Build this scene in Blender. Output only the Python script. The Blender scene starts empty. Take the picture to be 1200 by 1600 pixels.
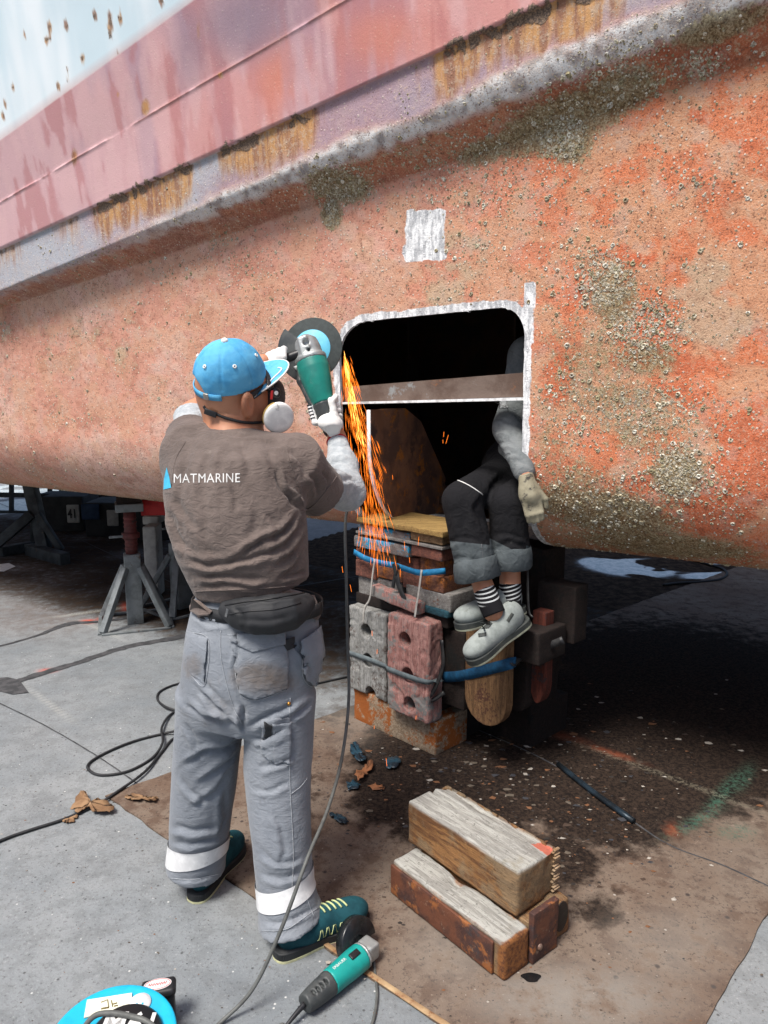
import bpy, bmesh, math, random
import numpy as np
from mathutils import Vector, Matrix
from mathutils.bvhtree import BVHTree

R = math.radians
random.seed(7)
rng = np.random.default_rng(7)
SC = bpy.context.scene
COL = SC.collection

# ------------------------------------------------------------------ camera
F, PITCH, CH = 1155.0, R(9.4), 1.6          # focal length in photo pixels, pitch down, eye height
cd = bpy.data.cameras.new('camera')
cam = bpy.data.objects.new('camera', cd); COL.objects.link(cam)
cd.sensor_fit = 'VERTICAL'; cd.sensor_height = 36.0; cd.lens = F / 1600 * 36
cd.clip_start = 0.05; cd.clip_end = 2000
cam.location = (0, 0, CH); cam.rotation_euler = (R(90) - PITCH, 0, 0)
SC.camera = cam

# ------------------------------------------------------------------ sky, sun, exposure
SUN_EL, SUN_AZ = R(60), R(-140)             # azimuth from +Y towards +X: behind the viewer's left shoulder
w = bpy.data.worlds.new('World'); SC.world = w; w.use_nodes = True
nt = w.node_tree
sky = nt.nodes.new('ShaderNodeTexSky'); sky.sky_type = 'NISHITA'; sky.sun_disc = False
sky.sun_elevation = SUN_EL; sky.sun_rotation = SUN_AZ
sky.air_density = 1.0; sky.dust_density = 3.0; sky.ozone_density = 1.0
# overcast: the zenith about three times as bright as the horizon
wtc = nt.nodes.new('ShaderNodeTexCoord'); wsp = nt.nodes.new('ShaderNodeSeparateXYZ'); nt.links.new(wtc.outputs['Generated'], wsp.inputs[0])
wmr = nt.nodes.new('ShaderNodeMapRange'); nt.links.new(wsp.outputs[2], wmr.inputs[0]); wmr.inputs[1].default_value = 0; wmr.inputs[2].default_value = .9; wmr.inputs[3].default_value = .42; wmr.inputs[4].default_value = 1.9
wmx = nt.nodes.new('ShaderNodeMix'); wmx.data_type = 'RGBA'; wmx.blend_type = 'MULTIPLY'; wmx.inputs[0].default_value = 1
nt.links.new(sky.outputs['Color'], wmx.inputs[6]); nt.links.new(wmr.outputs[0], wmx.inputs[7])
bg = nt.nodes['Background']; nt.links.new(wmx.outputs[2], bg.inputs['Color']); bg.inputs['Strength'].default_value = 0.065
ld = bpy.data.lights.new('sun', 'SUN'); ld.energy = 3.0; ld.angle = R(20); ld.color = (1, .95, .88)
sun = bpy.data.objects.new('sun', ld); COL.objects.link(sun)
sdir = Vector((math.sin(SUN_AZ) * math.cos(SUN_EL), math.cos(SUN_AZ) * math.cos(SUN_EL), math.sin(SUN_EL)))
sun.rotation_euler = sdir.to_track_quat('Z', 'Y').to_euler(); sun.location = sdir * 30
vs_ = SC.view_settings
vs_.view_transform = 'Standard'; vs_.look = 'None'; vs_.exposure = 0.70; vs_.gamma = 1; vs_.use_curve_mapping = False
SC.cycles.max_bounces = 8

# ------------------------------------------------------------------ picture <-> place
CS, SN = math.cos(PITCH), math.sin(PITCH)
def ray(px, py):
    x = (px - 600) / F; y = -(py - 800) / F
    return np.array([x, CS + y * SN, -SN + y * CS])
CAM = np.array([0, 0, CH])
def PY(px, py, Y):
    d = ray(px, py); return CAM + d * (Y / d[1])
def PZ(px, py, z=0.0):
    d = ray(px, py); return CAM + d * ((z - CH) / d[2])
def PP(px, py, p0, n):                       # on the plane through p0 with normal n
    d = ray(px, py); return CAM + d * (np.dot(np.asarray(p0) - CAM, n) / np.dot(d, n))
def proj(P):
    P = np.atleast_2d(P) - CAM
    dep = CS * P[:, 1] - SN * P[:, 2]; up = SN * P[:, 1] + CS * P[:, 2]
    dep = np.maximum(dep, 1e-3)
    return np.stack([600 + F * P[:, 0] / dep, 800 - F * up / dep, dep], 1)

# ------------------------------------------------------------------ noise
def _h(ix, iy, iz, seed):
    n = (ix.astype(np.int64) * 374761393 + iy.astype(np.int64) * 668265263 + iz.astype(np.int64) * 2147483647 + seed * 974711) & 0x7fffffff
    n = ((n ^ (n >> 13)) * 1274126177) & 0x7fffffff
    n = n ^ (n >> 16)
    return (n & 0xffff) / 65535.0
def vnoise(P, scale=1.0, seed=0):
    P = np.asarray(P, float) * scale + 100.37
    i = np.floor(P).astype(np.int64); f = P - i; f = f * f * (3 - 2 * f)
    r = 0
    for dx in (0, 1):
        for dy in (0, 1):
            for dz in (0, 1):
                wt = (f[:, 0] if dx else 1 - f[:, 0]) * (f[:, 1] if dy else 1 - f[:, 1]) * (f[:, 2] if dz else 1 - f[:, 2])
                r = r + wt * _h(i[:, 0] + dx, i[:, 1] + dy, i[:, 2] + dz, seed)
    return r
def fbm(P, scale=1.0, oct=4, seed=0):
    a, t, r = 1.0, 0.0, 0
    for k in range(oct):
        r = r + a * vnoise(P, scale * 2 ** k, seed + k * 17); t += a; a *= .5
    return r / t                             # 0..1
def sstep(a, b, x):
    t = np.clip((x - a) / (b - a), 0, 1); return t * t * (3 - 2 * t)
def blobs(px, lst):                          # soft spots given by place in the picture: (x, y, rx, ry, strength, degrees)
    r = np.zeros(len(px))
    for b in lst:
        x, y, rx, ry, s = b[:5]; a = R(b[5]) if len(b) > 5 else 0
        dx, dy = px[:, 0] - x, px[:, 1] - y
        u = (dx * math.cos(a) + dy * math.sin(a)) / rx; v = (-dx * math.sin(a) + dy * math.cos(a)) / ry
        r = np.maximum(r, s * np.exp(-(u * u + v * v) ** 1.5 * .7))
    return r

# ------------------------------------------------------------------ materials
def srgb(r, g, b):
    f = lambda c: (c / 255 / 12.92) if c <= 10 else ((c / 255 + .055) / 1.055) ** 2.4
    return (f(r), f(g), f(b), 1)
class NT:
    def __init__(s, name):
        s.m = bpy.data.materials.new(name); s.m.use_nodes = True
        s.t = s.m.node_tree; s.b = s.t.nodes['Principled BSDF']; s.out = s.t.nodes['Material Output']
        s.tc = s.t.nodes.new('ShaderNodeTexCoord').outputs['Object']
    def n(s, typ, ins=None, **kw):
        x = s.t.nodes.new(typ)
        for k, v in kw.items(): setattr(x, k, v)
        for k, v in (ins or {}).items():
            if isinstance(v, bpy.types.NodeSocket): s.t.links.new(v, x.inputs[k])
            else: x.inputs[k].default_value = v
        return x
    def val(s, v): return v
    def math(s, op, a, b=0.0, c=0.0, clamp=False):
        x = s.n('ShaderNodeMath', {0: a, 1: b, 2: c}, operation=op); x.use_clamp = clamp; return x.outputs[0]
    def mix(s, f, a, b, blend='MIX'):
        x = s.t.nodes.new('ShaderNodeMix'); x.data_type = 'RGBA'; x.blend_type = blend
        for k, v in ((0, f), (6, a), (7, b)):
            if isinstance(v, bpy.types.NodeSocket): s.t.links.new(v, x.inputs[k])
            else: x.inputs[k].default_value = v
        return x.outputs[2]
    def noise(s, scale, detail=6, rough=.6, vec=None, dist=0.0):
        return s.n('ShaderNodeTexNoise', {'Vector': vec or s.tc, 'Scale': scale, 'Detail': detail, 'Roughness': rough, 'Distortion': dist}).outputs[0]
    def voro(s, scale, vec=None, out='Distance', feature='F1', rand=1.0):
        return s.n('ShaderNodeTexVoronoi', {'Vector': vec or s.tc, 'Scale': scale, 'Randomness': rand}, feature=feature).outputs[out]
    def ss(s, x, a, b):
        return s.n('ShaderNodeMapRange', {0: x, 1: a, 2: b, 3: 0.0, 4: 1.0}, interpolation_type='SMOOTHSTEP').outputs[0]
    def stretch(s, sx, sy, sz, rot=(0, 0, 0)):
        return s.n('ShaderNodeMapping', {'Vector': s.tc, 'Rotation': rot, 'Scale': (sx, sy, sz)}).outputs[0]
    def attr(s, name, out='Fac'):
        return s.n('ShaderNodeAttribute', attribute_name=name).outputs[out]
    def bump(s, h, strength=.3, dist=.01, normal=None):
        ins = {'Height': h, 'Strength': strength, 'Distance': dist}
        if normal: ins['Normal'] = normal
        return s.n('ShaderNodeBump', ins).outputs[0]
    def set(s, **kw):
        for k, v in kw.items():
            k = k.replace('_', ' ')
            if isinstance(v, bpy.types.NodeSocket): s.t.links.new(v, s.b.inputs[k])
            else: s.b.inputs[k].default_value = v
        return s.m
def c4(c): return tuple(c) if len(c) == 4 else tuple(c) + (1,)
def M(name, c1, c2=None, scale=6, rough=(.6, .85), bump=.25, bscale=60, bdist=.004, metal=0.0, spots=None, stretch=None, spec=.4, weave=0, sheen=0, crease=0):
    """general worn surface: two tones mixed by noise, optional spots (colour, scale, threshold), bump"""
    s = NT(name); c1 = c4(c1); c2 = c4(c2 or [x * .7 for x in c1[:3]])
    vec = s.stretch(*stretch) if stretch else s.tc
    n1 = s.noise(scale, 8, .65, vec)
    col = s.mix(s.ss(n1, .41, .61), c1, c2)
    if spots:
        for (sc_, ss_, th) in (spots if isinstance(spots, list) else [spots]):
            n2 = s.noise(ss_, 7, .7, vec)
            col = s.mix(s.ss(n2, th, th + .08), col, c4(sc_))
    h = s.noise(bscale, 6, .7, vec)
    if weave:
        wv = s.n('ShaderNodeTexVoronoi', {'Vector': s.tc, 'Scale': weave}).outputs[0]
        h = s.math('ADD', h, s.math('MULTIPLY', wv, .6))
    s.set(Base_Color=col, Roughness=s.n('ShaderNodeMapRange', {0: n1, 1: .3, 2: .7, 3: rough[0], 4: rough[1]}).outputs[0],
          Metallic=metal, Specular_IOR_Level=spec, Normal=s.bump(h, bump, bdist, s.bump(s.noise(26, 4, .55, s.stretch(1, 1, 1.8), 1.2), crease, .012) if crease else None))
    if sheen: s.set(Sheen_Weight=sheen, Sheen_Roughness=.5)
    return s.m

# ------------------------------------------------------------------ objects
ORG = {}
def tag(o, label=None, cat=None, group=None, kind=None):
    if label: o['label'] = label
    if cat: o['category'] = cat
    if group: o['group'] = group
    if kind: o['kind'] = kind
    return o
def thing(name, label, cat, loc, group=None):
    o = bpy.data.objects.new(name, None); COL.objects.link(o); o.location = tuple(loc); o.empty_display_size = .1
    ORG[o.name] = np.array(loc, float); return tag(o, label, cat, group)
def obj(name, geo, mat, parent=None, loc=None, smooth=True, attrs=None):
    """geo = (verts, faces) in world metres -> ONE mesh object, origin at the parent's (or loc)"""
    V, Fc = geo; V = np.asarray(V, float)
    if parent is not None: org = ORG[parent.name]
    elif loc is not None: org = np.asarray(loc, float)
    else: org = np.array([V[:, 0].mean(), V[:, 1].mean(), V[:, 2].min()])
    me = bpy.data.meshes.new(name); me.from_pydata((V - org).tolist(), [], [tuple(int(i) for i in f) for f in Fc]); me.update()
    if smooth: me.polygons.foreach_set('use_smooth', [True] * len(me.polygons))
    o = bpy.data.objects.new(name, me); COL.objects.link(o)
    if isinstance(mat, (list, tuple)):
        for m in mat: me.materials.append(m)
    else: me.materials.append(mat)
    for k, v in (attrs or {}).items():
        if v.ndim == 1:
            a = me.attributes.new(k, 'FLOAT', 'POINT'); a.data.foreach_set('value', v.astype(np.float32))
        else:
            a = me.attributes.new(k, 'FLOAT_COLOR', 'POINT'); c = np.ones((len(v), 4), np.float32); c[:, :3] = v
            a.data.foreach_set('color', c.ravel())
    if parent is not None: o.parent = parent; o.location = (0, 0, 0)
    else: o.location = tuple(org)
    ORG[o.name] = org
    return o
def join(*gs):
    V, Fc, n = [np.zeros((0, 3))], [], 0
    for v, f in gs:
        V.append(np.asarray(v, float).reshape(-1, 3)); Fc += [tuple(i + n for i in q) for q in f]; n += len(v)
    return np.concatenate(V), Fc
def bm_geo(bm):
    bm.verts.index_update(); r = np.array([v.co[:] for v in bm.verts]), [tuple(v.index for v in f.verts) for f in bm.faces]; bm.free(); return r
def unit(v): v = np.asarray(v, float); return v / np.linalg.norm(v)
def box(o, ux, uy, uz, bev=.004, seg=2, jit=0, cuts=0, seed=0):
    """bevelled box from corner o along the three edge vectors; jit roughens it"""
    o, ux, uy, uz = [np.asarray(a, float) for a in (o, ux, uy, uz)]
    bm = bmesh.new(); bmesh.ops.create_cube(bm, size=1)
    L = np.array([np.linalg.norm(a) for a in (ux, uy, uz)])
    for v in bm.verts: v.co = Vector(((np.array(v.co[:]) + .5) * L).tolist())
    if bev: bmesh.ops.bevel(bm, geom=list(bm.edges), offset=bev, segments=seg, affect='EDGES', profile=.6)
    if cuts:
        for ax in range(3):
            n = int(L[ax] / cuts)
            for k in range(1, n):
                no = [0, 0, 0]; no[ax] = 1; co = [0, 0, 0]; co[ax] = L[ax] * k / n
                bmesh.ops.bisect_plane(bm, geom=list(bm.verts) + list(bm.edges) + list(bm.faces), plane_co=co, plane_no=no)
    V, Fc = bm_geo(bm)
    if jit:
        for k in range(3): V[:, k] += (fbm(V, 14, 3, seed + k * 5) - .5) * jit * 2 + (fbm(V, 60, 2, seed + 50 + k) - .5) * jit * .6
    E = np.stack([unit(ux), unit(uy), unit(uz)])
    W = o + V @ E
    if np.dot(np.cross(E[0], E[1]), E[2]) < 0: Fc = [f[::-1] for f in Fc]
    return W, Fc
def prism(poly, dirv, bev=0):
    """closed polygon (N,3) extruded along dirv"""
    poly = np.asarray(poly, float); n = len(poly); dirv = np.asarray(dirv, float)
    V = np.concatenate([poly, poly + dirv])
    Fc = [tuple(range(n))[::-1], tuple(range(n, 2 * n))] + [(i, (i + 1) % n, (i + 1) % n + n, i + n) for i in range(n)]
    nrm = sum(np.cross(poly[i] - poly[0], poly[(i + 1) % n] - poly[0]) for i in range(1, n - 1))
    if np.dot(nrm, dirv) < 0: Fc = [f[::-1] for f in Fc]
    if bev:
        bm = bmesh.new(); vs = [bm.verts.new(v.tolist()) for v in V]
        for f in Fc: bm.faces.new([vs[i] for i in f])
        bmesh.ops.bevel(bm, geom=list(bm.edges), offset=bev, segments=2, affect='EDGES', profile=.6)
        return bm_geo(bm)
    return V, Fc
def catmull(P, n=8):
    P = np.asarray(P, float)
    if len(P) < 3: return P
    Q = np.concatenate([[2 * P[0] - P[1]], P, [2 * P[-1] - P[-2]]]); out = []
    for i in range(1, len(Q) - 2):
        for k in range(n):
            t = k / n; a, b, c, d = Q[i - 1], Q[i], Q[i + 1], Q[i + 2]
            out.append(.5 * (2 * b + (c - a) * t + (2 * a - 5 * b + 4 * c - d) * t * t + (3 * b - a - 3 * c + d) * t ** 3))
    out.append(P[-1]); return np.array(out)
def tube(P, r, seg=8, smooth=6, cap=True):
    P = catmull(P, smooth) if smooth else np.asarray(P, float)
    r = np.interp(np.linspace(0, 1, len(P)), np.linspace(0, 1, len(r)), r) if np.ndim(r) else np.full(len(P), float(r))
    T = np.gradient(P, axis=0); T /= np.linalg.norm(T, axis=1, keepdims=True) + 1e-9
    up = np.array([0, 0, 1.]) if abs(T[0][2]) < .9 else np.array([1., 0, 0])
    V = []; X = None
    for i in range(len(P)):
        X = unit(up - T[i] * np.dot(up, T[i])) if X is None else unit(X - T[i] * np.dot(X, T[i]))
        Y = np.cross(T[i], X)
        for k in range(seg):
            a = 2 * math.pi * k / seg; V.append(P[i] + r[i] * (math.cos(a) * X + math.sin(a) * Y))
    Fc = [(i * seg + k, i * seg + (k + 1) % seg, (i + 1) * seg + (k + 1) % seg, (i + 1) * seg + k) for i in range(len(P) - 1) for k in range(seg)]
    if cap: Fc += [tuple(range(seg))[::-1], tuple(range((len(P) - 1) * seg, len(P) * seg))]
    return np.array(V), Fc
def lathe(prof, o, ax, seg=32, start=0, sweep=2 * math.pi):
    """profile (radius, height) spun about ax at o"""
    ax = unit(ax); x = unit(np.cross(ax, [0.31, .2, .93])); y = np.cross(ax, x); o = np.asarray(o, float)
    full = abs(sweep - 2 * math.pi) < 1e-6; n = seg if full else seg + 1
    V = [o + ax * h + r * (math.cos(start + sweep * k / seg) * x + math.sin(start + sweep * k / seg) * y) for (r, h) in prof for k in range(n)]
    Fc = [(i * n + k, i * n + (k + 1) % n, (i + 1) * n + (k + 1) % n, (i + 1) * n + k) for i in range(len(prof) - 1) for k in range(seg)]
    return np.array(V), Fc
def ribbon(P, N, wd, th=.0025, smooth=6):
    """flat strap along P, lying with face normal N"""
    P = catmull(P, smooth) if smooth else np.asarray(P, float); N = np.broadcast_to(np.asarray(N, float), P.shape) if np.ndim(N) == 1 else (catmull(N, smooth) if smooth else np.asarray(N, float))
    T = np.gradient(P, axis=0); V = []
    for i in range(len(P)):
        t = unit(T[i]); nn = unit(N[i] - t * np.dot(N[i], t)); b = np.cross(t, nn)
        V += [P[i] + b * wd / 2 - nn * th / 2, P[i] + b * wd / 2 + nn * th / 2, P[i] - b * wd / 2 + nn * th / 2, P[i] - b * wd / 2 - nn * th / 2]
    Fc = [(i * 4 + k, i * 4 + (k + 1) % 4, i * 4 + 4 + (k + 1) % 4, i * 4 + 4 + k) for i in range(len(P) - 1) for k in range(4)]
    Fc += [(3, 2, 1, 0), tuple(range(len(V) - 4, len(V)))]
    return np.array(V), Fc
def dup(root, loc=None, rotz=0, label=None):
    r = root.copy(); COL.objects.link(r)
    if loc is not None: r.location = loc; r.rotation_euler = (0, 0, rotz)
    if label: r['label'] = label
    for ch in root.children:
        c = ch.copy(); COL.objects.link(c); c.parent = r
        for g in ch.children:
            d = g.copy(); COL.objects.link(d); d.parent = c
    return r

# ------------------------------------------------------------------ soft modelling: distance fields -> one continuous skin
class Field:
    def __init__(s, lo, hi, h):
        s.lo = np.asarray(lo, float); s.h = h; s.n = np.ceil((np.asarray(hi) - s.lo) / h).astype(int) + 1
        s.a = np.full(s.n, 1e3, np.float32)
    def _sub(s, lo, hi):
        i0 = np.clip(np.floor((lo - s.lo) / s.h).astype(int), 0, s.n - 1); i1 = np.clip(np.ceil((hi - s.lo) / s.h).astype(int) + 1, 1, s.n)
        sl = tuple(slice(a, b) for a, b in zip(i0, i1))
        g = np.meshgrid(*[s.lo[k] + s.h * np.arange(i0[k], i1[k]) for k in range(3)], indexing='ij')
        return sl, np.stack(g, -1).reshape(-1, 3), g[0].shape
    def put(s, f, lo, hi, k=.01, op='u'):
        pad = k + 4 * s.h
        sl, Q, sh = s._sub(np.asarray(lo) - pad, np.asarray(hi) + pad)
        if Q.size == 0: return s
        d = f(Q).reshape(sh).astype(np.float32); a = s.a[sl]
        if op == 'u':
            hh = np.maximum(k - np.abs(a - d), 0) / max(k, 1e-6); s.a[sl] = np.minimum(a, d) - hh * hh * k / 4
        else:
            d = -d; hh = np.maximum(k - np.abs(a - d), 0) / max(k, 1e-6); s.a[sl] = np.maximum(a, d) + hh * hh * k / 4
        return s
    def cap(s, p0, p1, r0, r1=None, k=.01, op='u'):
        p0, p1 = np.asarray(p0, float), np.asarray(p1, float); r1 = r0 if r1 is None else r1; m = max(r0, r1)
        ax = p1 - p0; L2 = max(np.dot(ax, ax), 1e-9)
        def f(Q):
            t = np.clip((Q - p0) @ ax / L2, 0, 1)
            return np.linalg.norm(Q - p0 - t[:, None] * ax, axis=1) - (r0 + (r1 - r0) * t)
        return s.put(f, np.minimum(p0, p1) - m, np.maximum(p0, p1) + m, k, op)
    def ell(s, c, r, E=None, k=.01, op='u'):
        c = np.asarray(c, float); r = np.asarray(r, float); E = np.eye(3) if E is None else np.asarray(E)
        def f(Q):
            q = (Q - c) @ E.T; l = np.linalg.norm(q / r, axis=1); g = np.linalg.norm(q / (r * r), axis=1) + 1e-9
            return l * (l - 1) / g
        m = r.max(); return s.put(f, c - m, c + m, k, op)
    def box(s, c, hf, E=None, rd=.005, k=.005, op='u'):
        c = np.asarray(c, float); hf = np.asarray(hf, float); E = np.eye(3) if E is None else np.asarray(E)
        def f(Q):
            q = np.abs((Q - c) @ E.T) - (hf - rd)
            return np.linalg.norm(np.maximum(q, 0), axis=1) + np.minimum(q.max(1), 0) - rd
        m = np.linalg.norm(hf); return s.put(f, c - m, c + m, k, op)
    def half(s, p, n, op='s'):                # cut away everything on the side n points to
        p = np.asarray(p, float); n = unit(n); d = lambda Q: -((Q - p) @ n)
        hi = s.lo + s.h * s.n
        return s.put(d, s.lo, hi, .001, op)
    def etube(s, st, k=.02, flat=True):
        """tube of elliptic rings: (centre, axis of rx, rx, ry)"""
        C = np.array([a[0] for a in st], float); X = np.array([a[1] for a in st], float); rx = np.array([a[2] for a in st]); ry = np.array([a[3] for a in st])
        m = max(rx.max(), ry.max()); n = len(st)
        seg = np.diff(C, axis=0); T = np.concatenate([seg[:1], (seg[1:] + seg[:-1]) / 2, seg[-1:]]); T = T / np.linalg.norm(T, axis=1, keepdims=True)
        def f(Q):
            best = np.full(len(Q), 1e3)
            for i in range(n - 1):
                ax = seg[i]; d0 = (Q - C[i]) @ T[i]; d1 = (C[i + 1] - Q) @ T[i + 1]
                t = np.clip(d0 / (np.abs(d0) + np.abs(d1) + 1e-9), 0, 1); t = np.where(d0 < 0, 0, np.where(d1 < 0, 1, t))
                t = np.clip(t, 0, 1)
                c = C[i] + t[:, None] * ax; xx = X[i] + t[:, None] * (X[i + 1] - X[i]); tt = T[i] + t[:, None] * (T[i + 1] - T[i])
                tt /= np.linalg.norm(tt, axis=1, keepdims=True)
                xx = xx - tt * np.sum(xx * tt, 1, keepdims=True); xx /= np.linalg.norm(xx, axis=1, keepdims=True)
                yy = np.cross(tt, xx); a = rx[i] + t * (rx[i + 1] - rx[i]); b = ry[i] + t * (ry[i + 1] - ry[i])
                q = Q - c; u = np.sum(q * xx, 1) / a; v = np.sum(q * yy, 1) / b
                l = np.sqrt(u * u + v * v); g = np.sqrt((u / a) ** 2 + (v / b) ** 2) + 1e-9
                dr = l * (l - 1) / g; dr = np.where(l < .05, -np.minimum(a, b), dr)
                if not (i == 0 and flat): e0 = np.maximum(-d0, 0) if i == 0 else np.zeros(len(Q))
                dz = np.maximum(-d0, -d1)
                inside = dz <= 0
                d = np.where(inside, dr, np.where(dr > 0, np.sqrt(np.maximum(dr, 0) ** 2 + dz * dz), dz))
                lastcap = ((i == 0) & (-d0 > -d1)) | ((i == n - 2) & (-d1 >= -d0))
                d = np.where(inside & lastcap & flat, np.maximum(dr, dz), d)
                best = np.minimum(best, d)
            return best
        return s.put(f, C.min(0) - m, C.max(0) + m, k)
    def mesh(s, it=2):
        a = s.a; n = s.n; neg = a < 0
        cells = np.zeros(n - 1, bool); cnt = np.zeros(n - 1, np.int8)
        for dx in (0, 1):
            for dy in (0, 1):
                for dz in (0, 1):
                    cnt += neg[dx:n[0] - 1 + dx, dy:n[1] - 1 + dy, dz:n[2] - 1 + dz]
        cells = (cnt > 0) & (cnt < 8)
        idx = -np.ones(n - 1, np.int64); ci = np.argwhere(cells); idx[cells] = np.arange(len(ci))
        acc = np.zeros((len(ci), 3)); num = np.zeros(len(ci))
        cor = [(x, y, z) for x in (0, 1) for y in (0, 1) for z in (0, 1)]
        for p in cor:
            for ax in range(3):
                if p[ax]: continue
                q = list(p); q[ax] = 1
                va = a[ci[:, 0] + p[0], ci[:, 1] + p[1], ci[:, 2] + p[2]]; vb = a[ci[:, 0] + q[0], ci[:, 1] + q[1], ci[:, 2] + q[2]]
                cr = (va < 0) != (vb < 0); t = np.where(cr, va / np.where(cr, va - vb, 1), 0)
                pt = np.array(p, float)[None] + t[:, None] * (np.array(q) - np.array(p))[None]
                acc[cr] += pt[cr]; num[cr] += 1
        V = s.lo + s.h * (ci + acc / num[:, None])
        Fc = []
        for ax in range(3):
            b, c = [(1, 2), (2, 0), (0, 1)][ax]
            sl0 = [slice(None)] * 3; sl1 = [slice(None)] * 3; sl0[ax] = slice(0, n[ax] - 1); sl1[ax] = slice(1, n[ax])
            e = neg[tuple(sl0)] != neg[tuple(sl1)]
            for (i, j, kk) in [(0, 0, 0)]:
                E = np.argwhere(e); ok = (E[:, b] > 0) & (E[:, c] > 0) & (E[:, b] < n[b] - 1) & (E[:, c] < n[c] - 1); E = E[ok]
                def at(db, dc):
                    X = E.copy(); X[:, b] -= db; X[:, c] -= dc; return idx[X[:, 0], X[:, 1], X[:, 2]]
                q = np.stack([at(1, 1), at(0, 1), at(0, 0), at(1, 0)], 1)
                fl = ~neg[E[:, 0], E[:, 1], E[:, 2]]
                q[fl] = q[fl][:, ::-1]
                Fc.append(q)
        Fc = np.concatenate(Fc)
        return relax(V, Fc, it)
def relax(V, Fc, it=2, lam=.5):
    Fa = np.asarray(Fc); E = np.concatenate([Fa[:, [0, 1]], Fa[:, [1, 2]], Fa[:, [2, 3]], Fa[:, [3, 0]]])
    for k in range(it):
        for l in (lam, -lam * .9):
            S = np.zeros_like(V); N = np.zeros(len(V))
            for i, j in ((0, 1), (1, 0)):
                np.add.at(S, E[:, i], V[E[:, j]]); np.add.at(N, E[:, i], 1)
            V = V + l * (S / np.maximum(N, 1)[:, None] - V)
    return V, Fa
def normals(V, Fc):
    Fa = np.asarray(Fc); n = np.cross(V[Fa[:, 2]] - V[Fa[:, 0]], V[Fa[:, 3]] - V[Fa[:, 1]]); N = np.zeros_like(V)
    for k in range(4): np.add.at(N, Fa[:, k], n)
    return N / (np.linalg.norm(N, axis=1, keepdims=True) + 1e-12)
def folds(V, Fc, lst, noise=(.0015, 18, 3), extra=None):
    """cloth folds: (polyline in picture pixels, half width px, depth m, kind) on the side one sees; + low noise all over"""
    N = normals(V, Fc); p = proj(V); see = sstep(-.05, .25, np.sum((CAM - V) * N, 1) / np.linalg.norm(CAM - V, axis=1))
    D = np.zeros(len(V)); P2 = p[:, :2] + (np.stack([fbm(V, 22, 2, 5), fbm(V, 22, 2, 9)], 1) - .5) * 10
    for f in lst:
        pl = np.array(f[0], float); wd, dp = f[1], f[2]; pl = catmull(pl, 5) if len(pl) > 2 else pl
        best = np.full(len(V), 1e9); sg = np.zeros(len(V)); tt = np.zeros(len(V)); tot = len(pl) - 1
        for i in range(tot):
            a, b = pl[i], pl[i + 1]; ab = b - a; t = np.clip(((P2 - a) @ ab) / (ab @ ab), 0, 1)
            q = P2 - a - t[:, None] * ab; d = np.linalg.norm(q, axis=1); m = d < best
            best = np.where(m, d, best); sg = np.where(m, np.sign(ab[0] * q[:, 1] - ab[1] * q[:, 0]), sg); tt = np.where(m, (i + t) / tot, tt)
        x = best / wd; tap = np.clip(np.sin(np.pi * np.clip(tt, .03, .97)) * 1.6, 0, 1)
        # a crease with one puffed lip
        D += see * tap * dp * (-np.exp(-x * x * 2.2) + .75 * np.exp(-((sg * x - 1.15) ** 2) * 1.6))
    D += (fbm(V, noise[1], noise[2], 3) - .5) * 2 * noise[0]
    if extra is not None: D += extra(V, N, p)
    return V + N * D[:, None]
def bvh(V, Fc): return BVHTree.FromPolygons([tuple(v) for v in V], [tuple(int(i) for i in f) for f in Fc])
def on(tree, px, py, off=.002, fallback=None):
    d = ray(px, py); d = d / np.linalg.norm(d)
    h = tree.ray_cast(Vector(CAM.tolist()), Vector(d.tolist()))
    if h[0] is None: return fallback
    return np.array(h[0][:]) + np.array(h[1][:]) * off
def sline(tree, pts, r=.0012, off=.0012, n=6, seg=5):
    """raised line (seam, stitching, strap) laid on a surface"""
    P = [on(tree, x, y, off) for x, y in catmull(np.array(pts, float), n)]; P = [p for p in P if p is not None]
    return tube(P, r, seg, 0) if len(P) > 2 else (np.zeros((0, 3)), [])
def patch(tree, poly, off=.003, step=4.0, th=.004, bulge=0):
    """cloth patch laid on a surface, its outline given in the picture"""
    poly = np.array(poly, float); bm = bmesh.new(); vs = [bm.verts.new((x, y, 0)) for x, y in poly]; bm.faces.new(vs)
    lo, hi = poly.min(0), poly.max(0)
    for ax in (0, 1):
        for k in np.arange(lo[ax] + step, hi[ax], step):
            co = [0, 0, 0]; co[ax] = k; no = [0, 0, 0]; no[ax] = 1
            bmesh.ops.bisect_plane(bm, geom=list(bm.verts) + list(bm.edges) + list(bm.faces), plane_co=co, plane_no=no)
    V2, Fc = bm_geo(bm); c = poly.mean(0); m = max(np.linalg.norm(poly - c, axis=1))
    top, bot = [], []; last = None
    for x, y, _ in V2:
        b = bulge * max(0, 1 - (np.linalg.norm([x - c[0], y - c[1]]) / m) ** 2)
        q = on(tree, x, y, off + b)
        if q is None: q = last if last is not None else PY(x, y, 2)
        last = q; top.append(q); r_ = unit(q - CAM); bot.append(q + r_ * th)
    n = len(V2); V = np.array(top + bot); E = {}
    for f in Fc:
        for i in range(len(f)): E[(f[i], f[(i + 1) % len(f)])] = 1
    F2 = [f for f in Fc] + [tuple(i + n for i in f[::-1]) for f in Fc]
    F2 += [(b, a, a + n, b + n) for (a, b) in E if (b, a) not in E]
    a = V[list(Fc[0])]; nn = np.cross(a[1] - a[0], a[2] - a[0])
    if np.dot(nn, CAM - a[0]) < 0: F2 = [f[::-1] for f in F2]
    return V, F2
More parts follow.
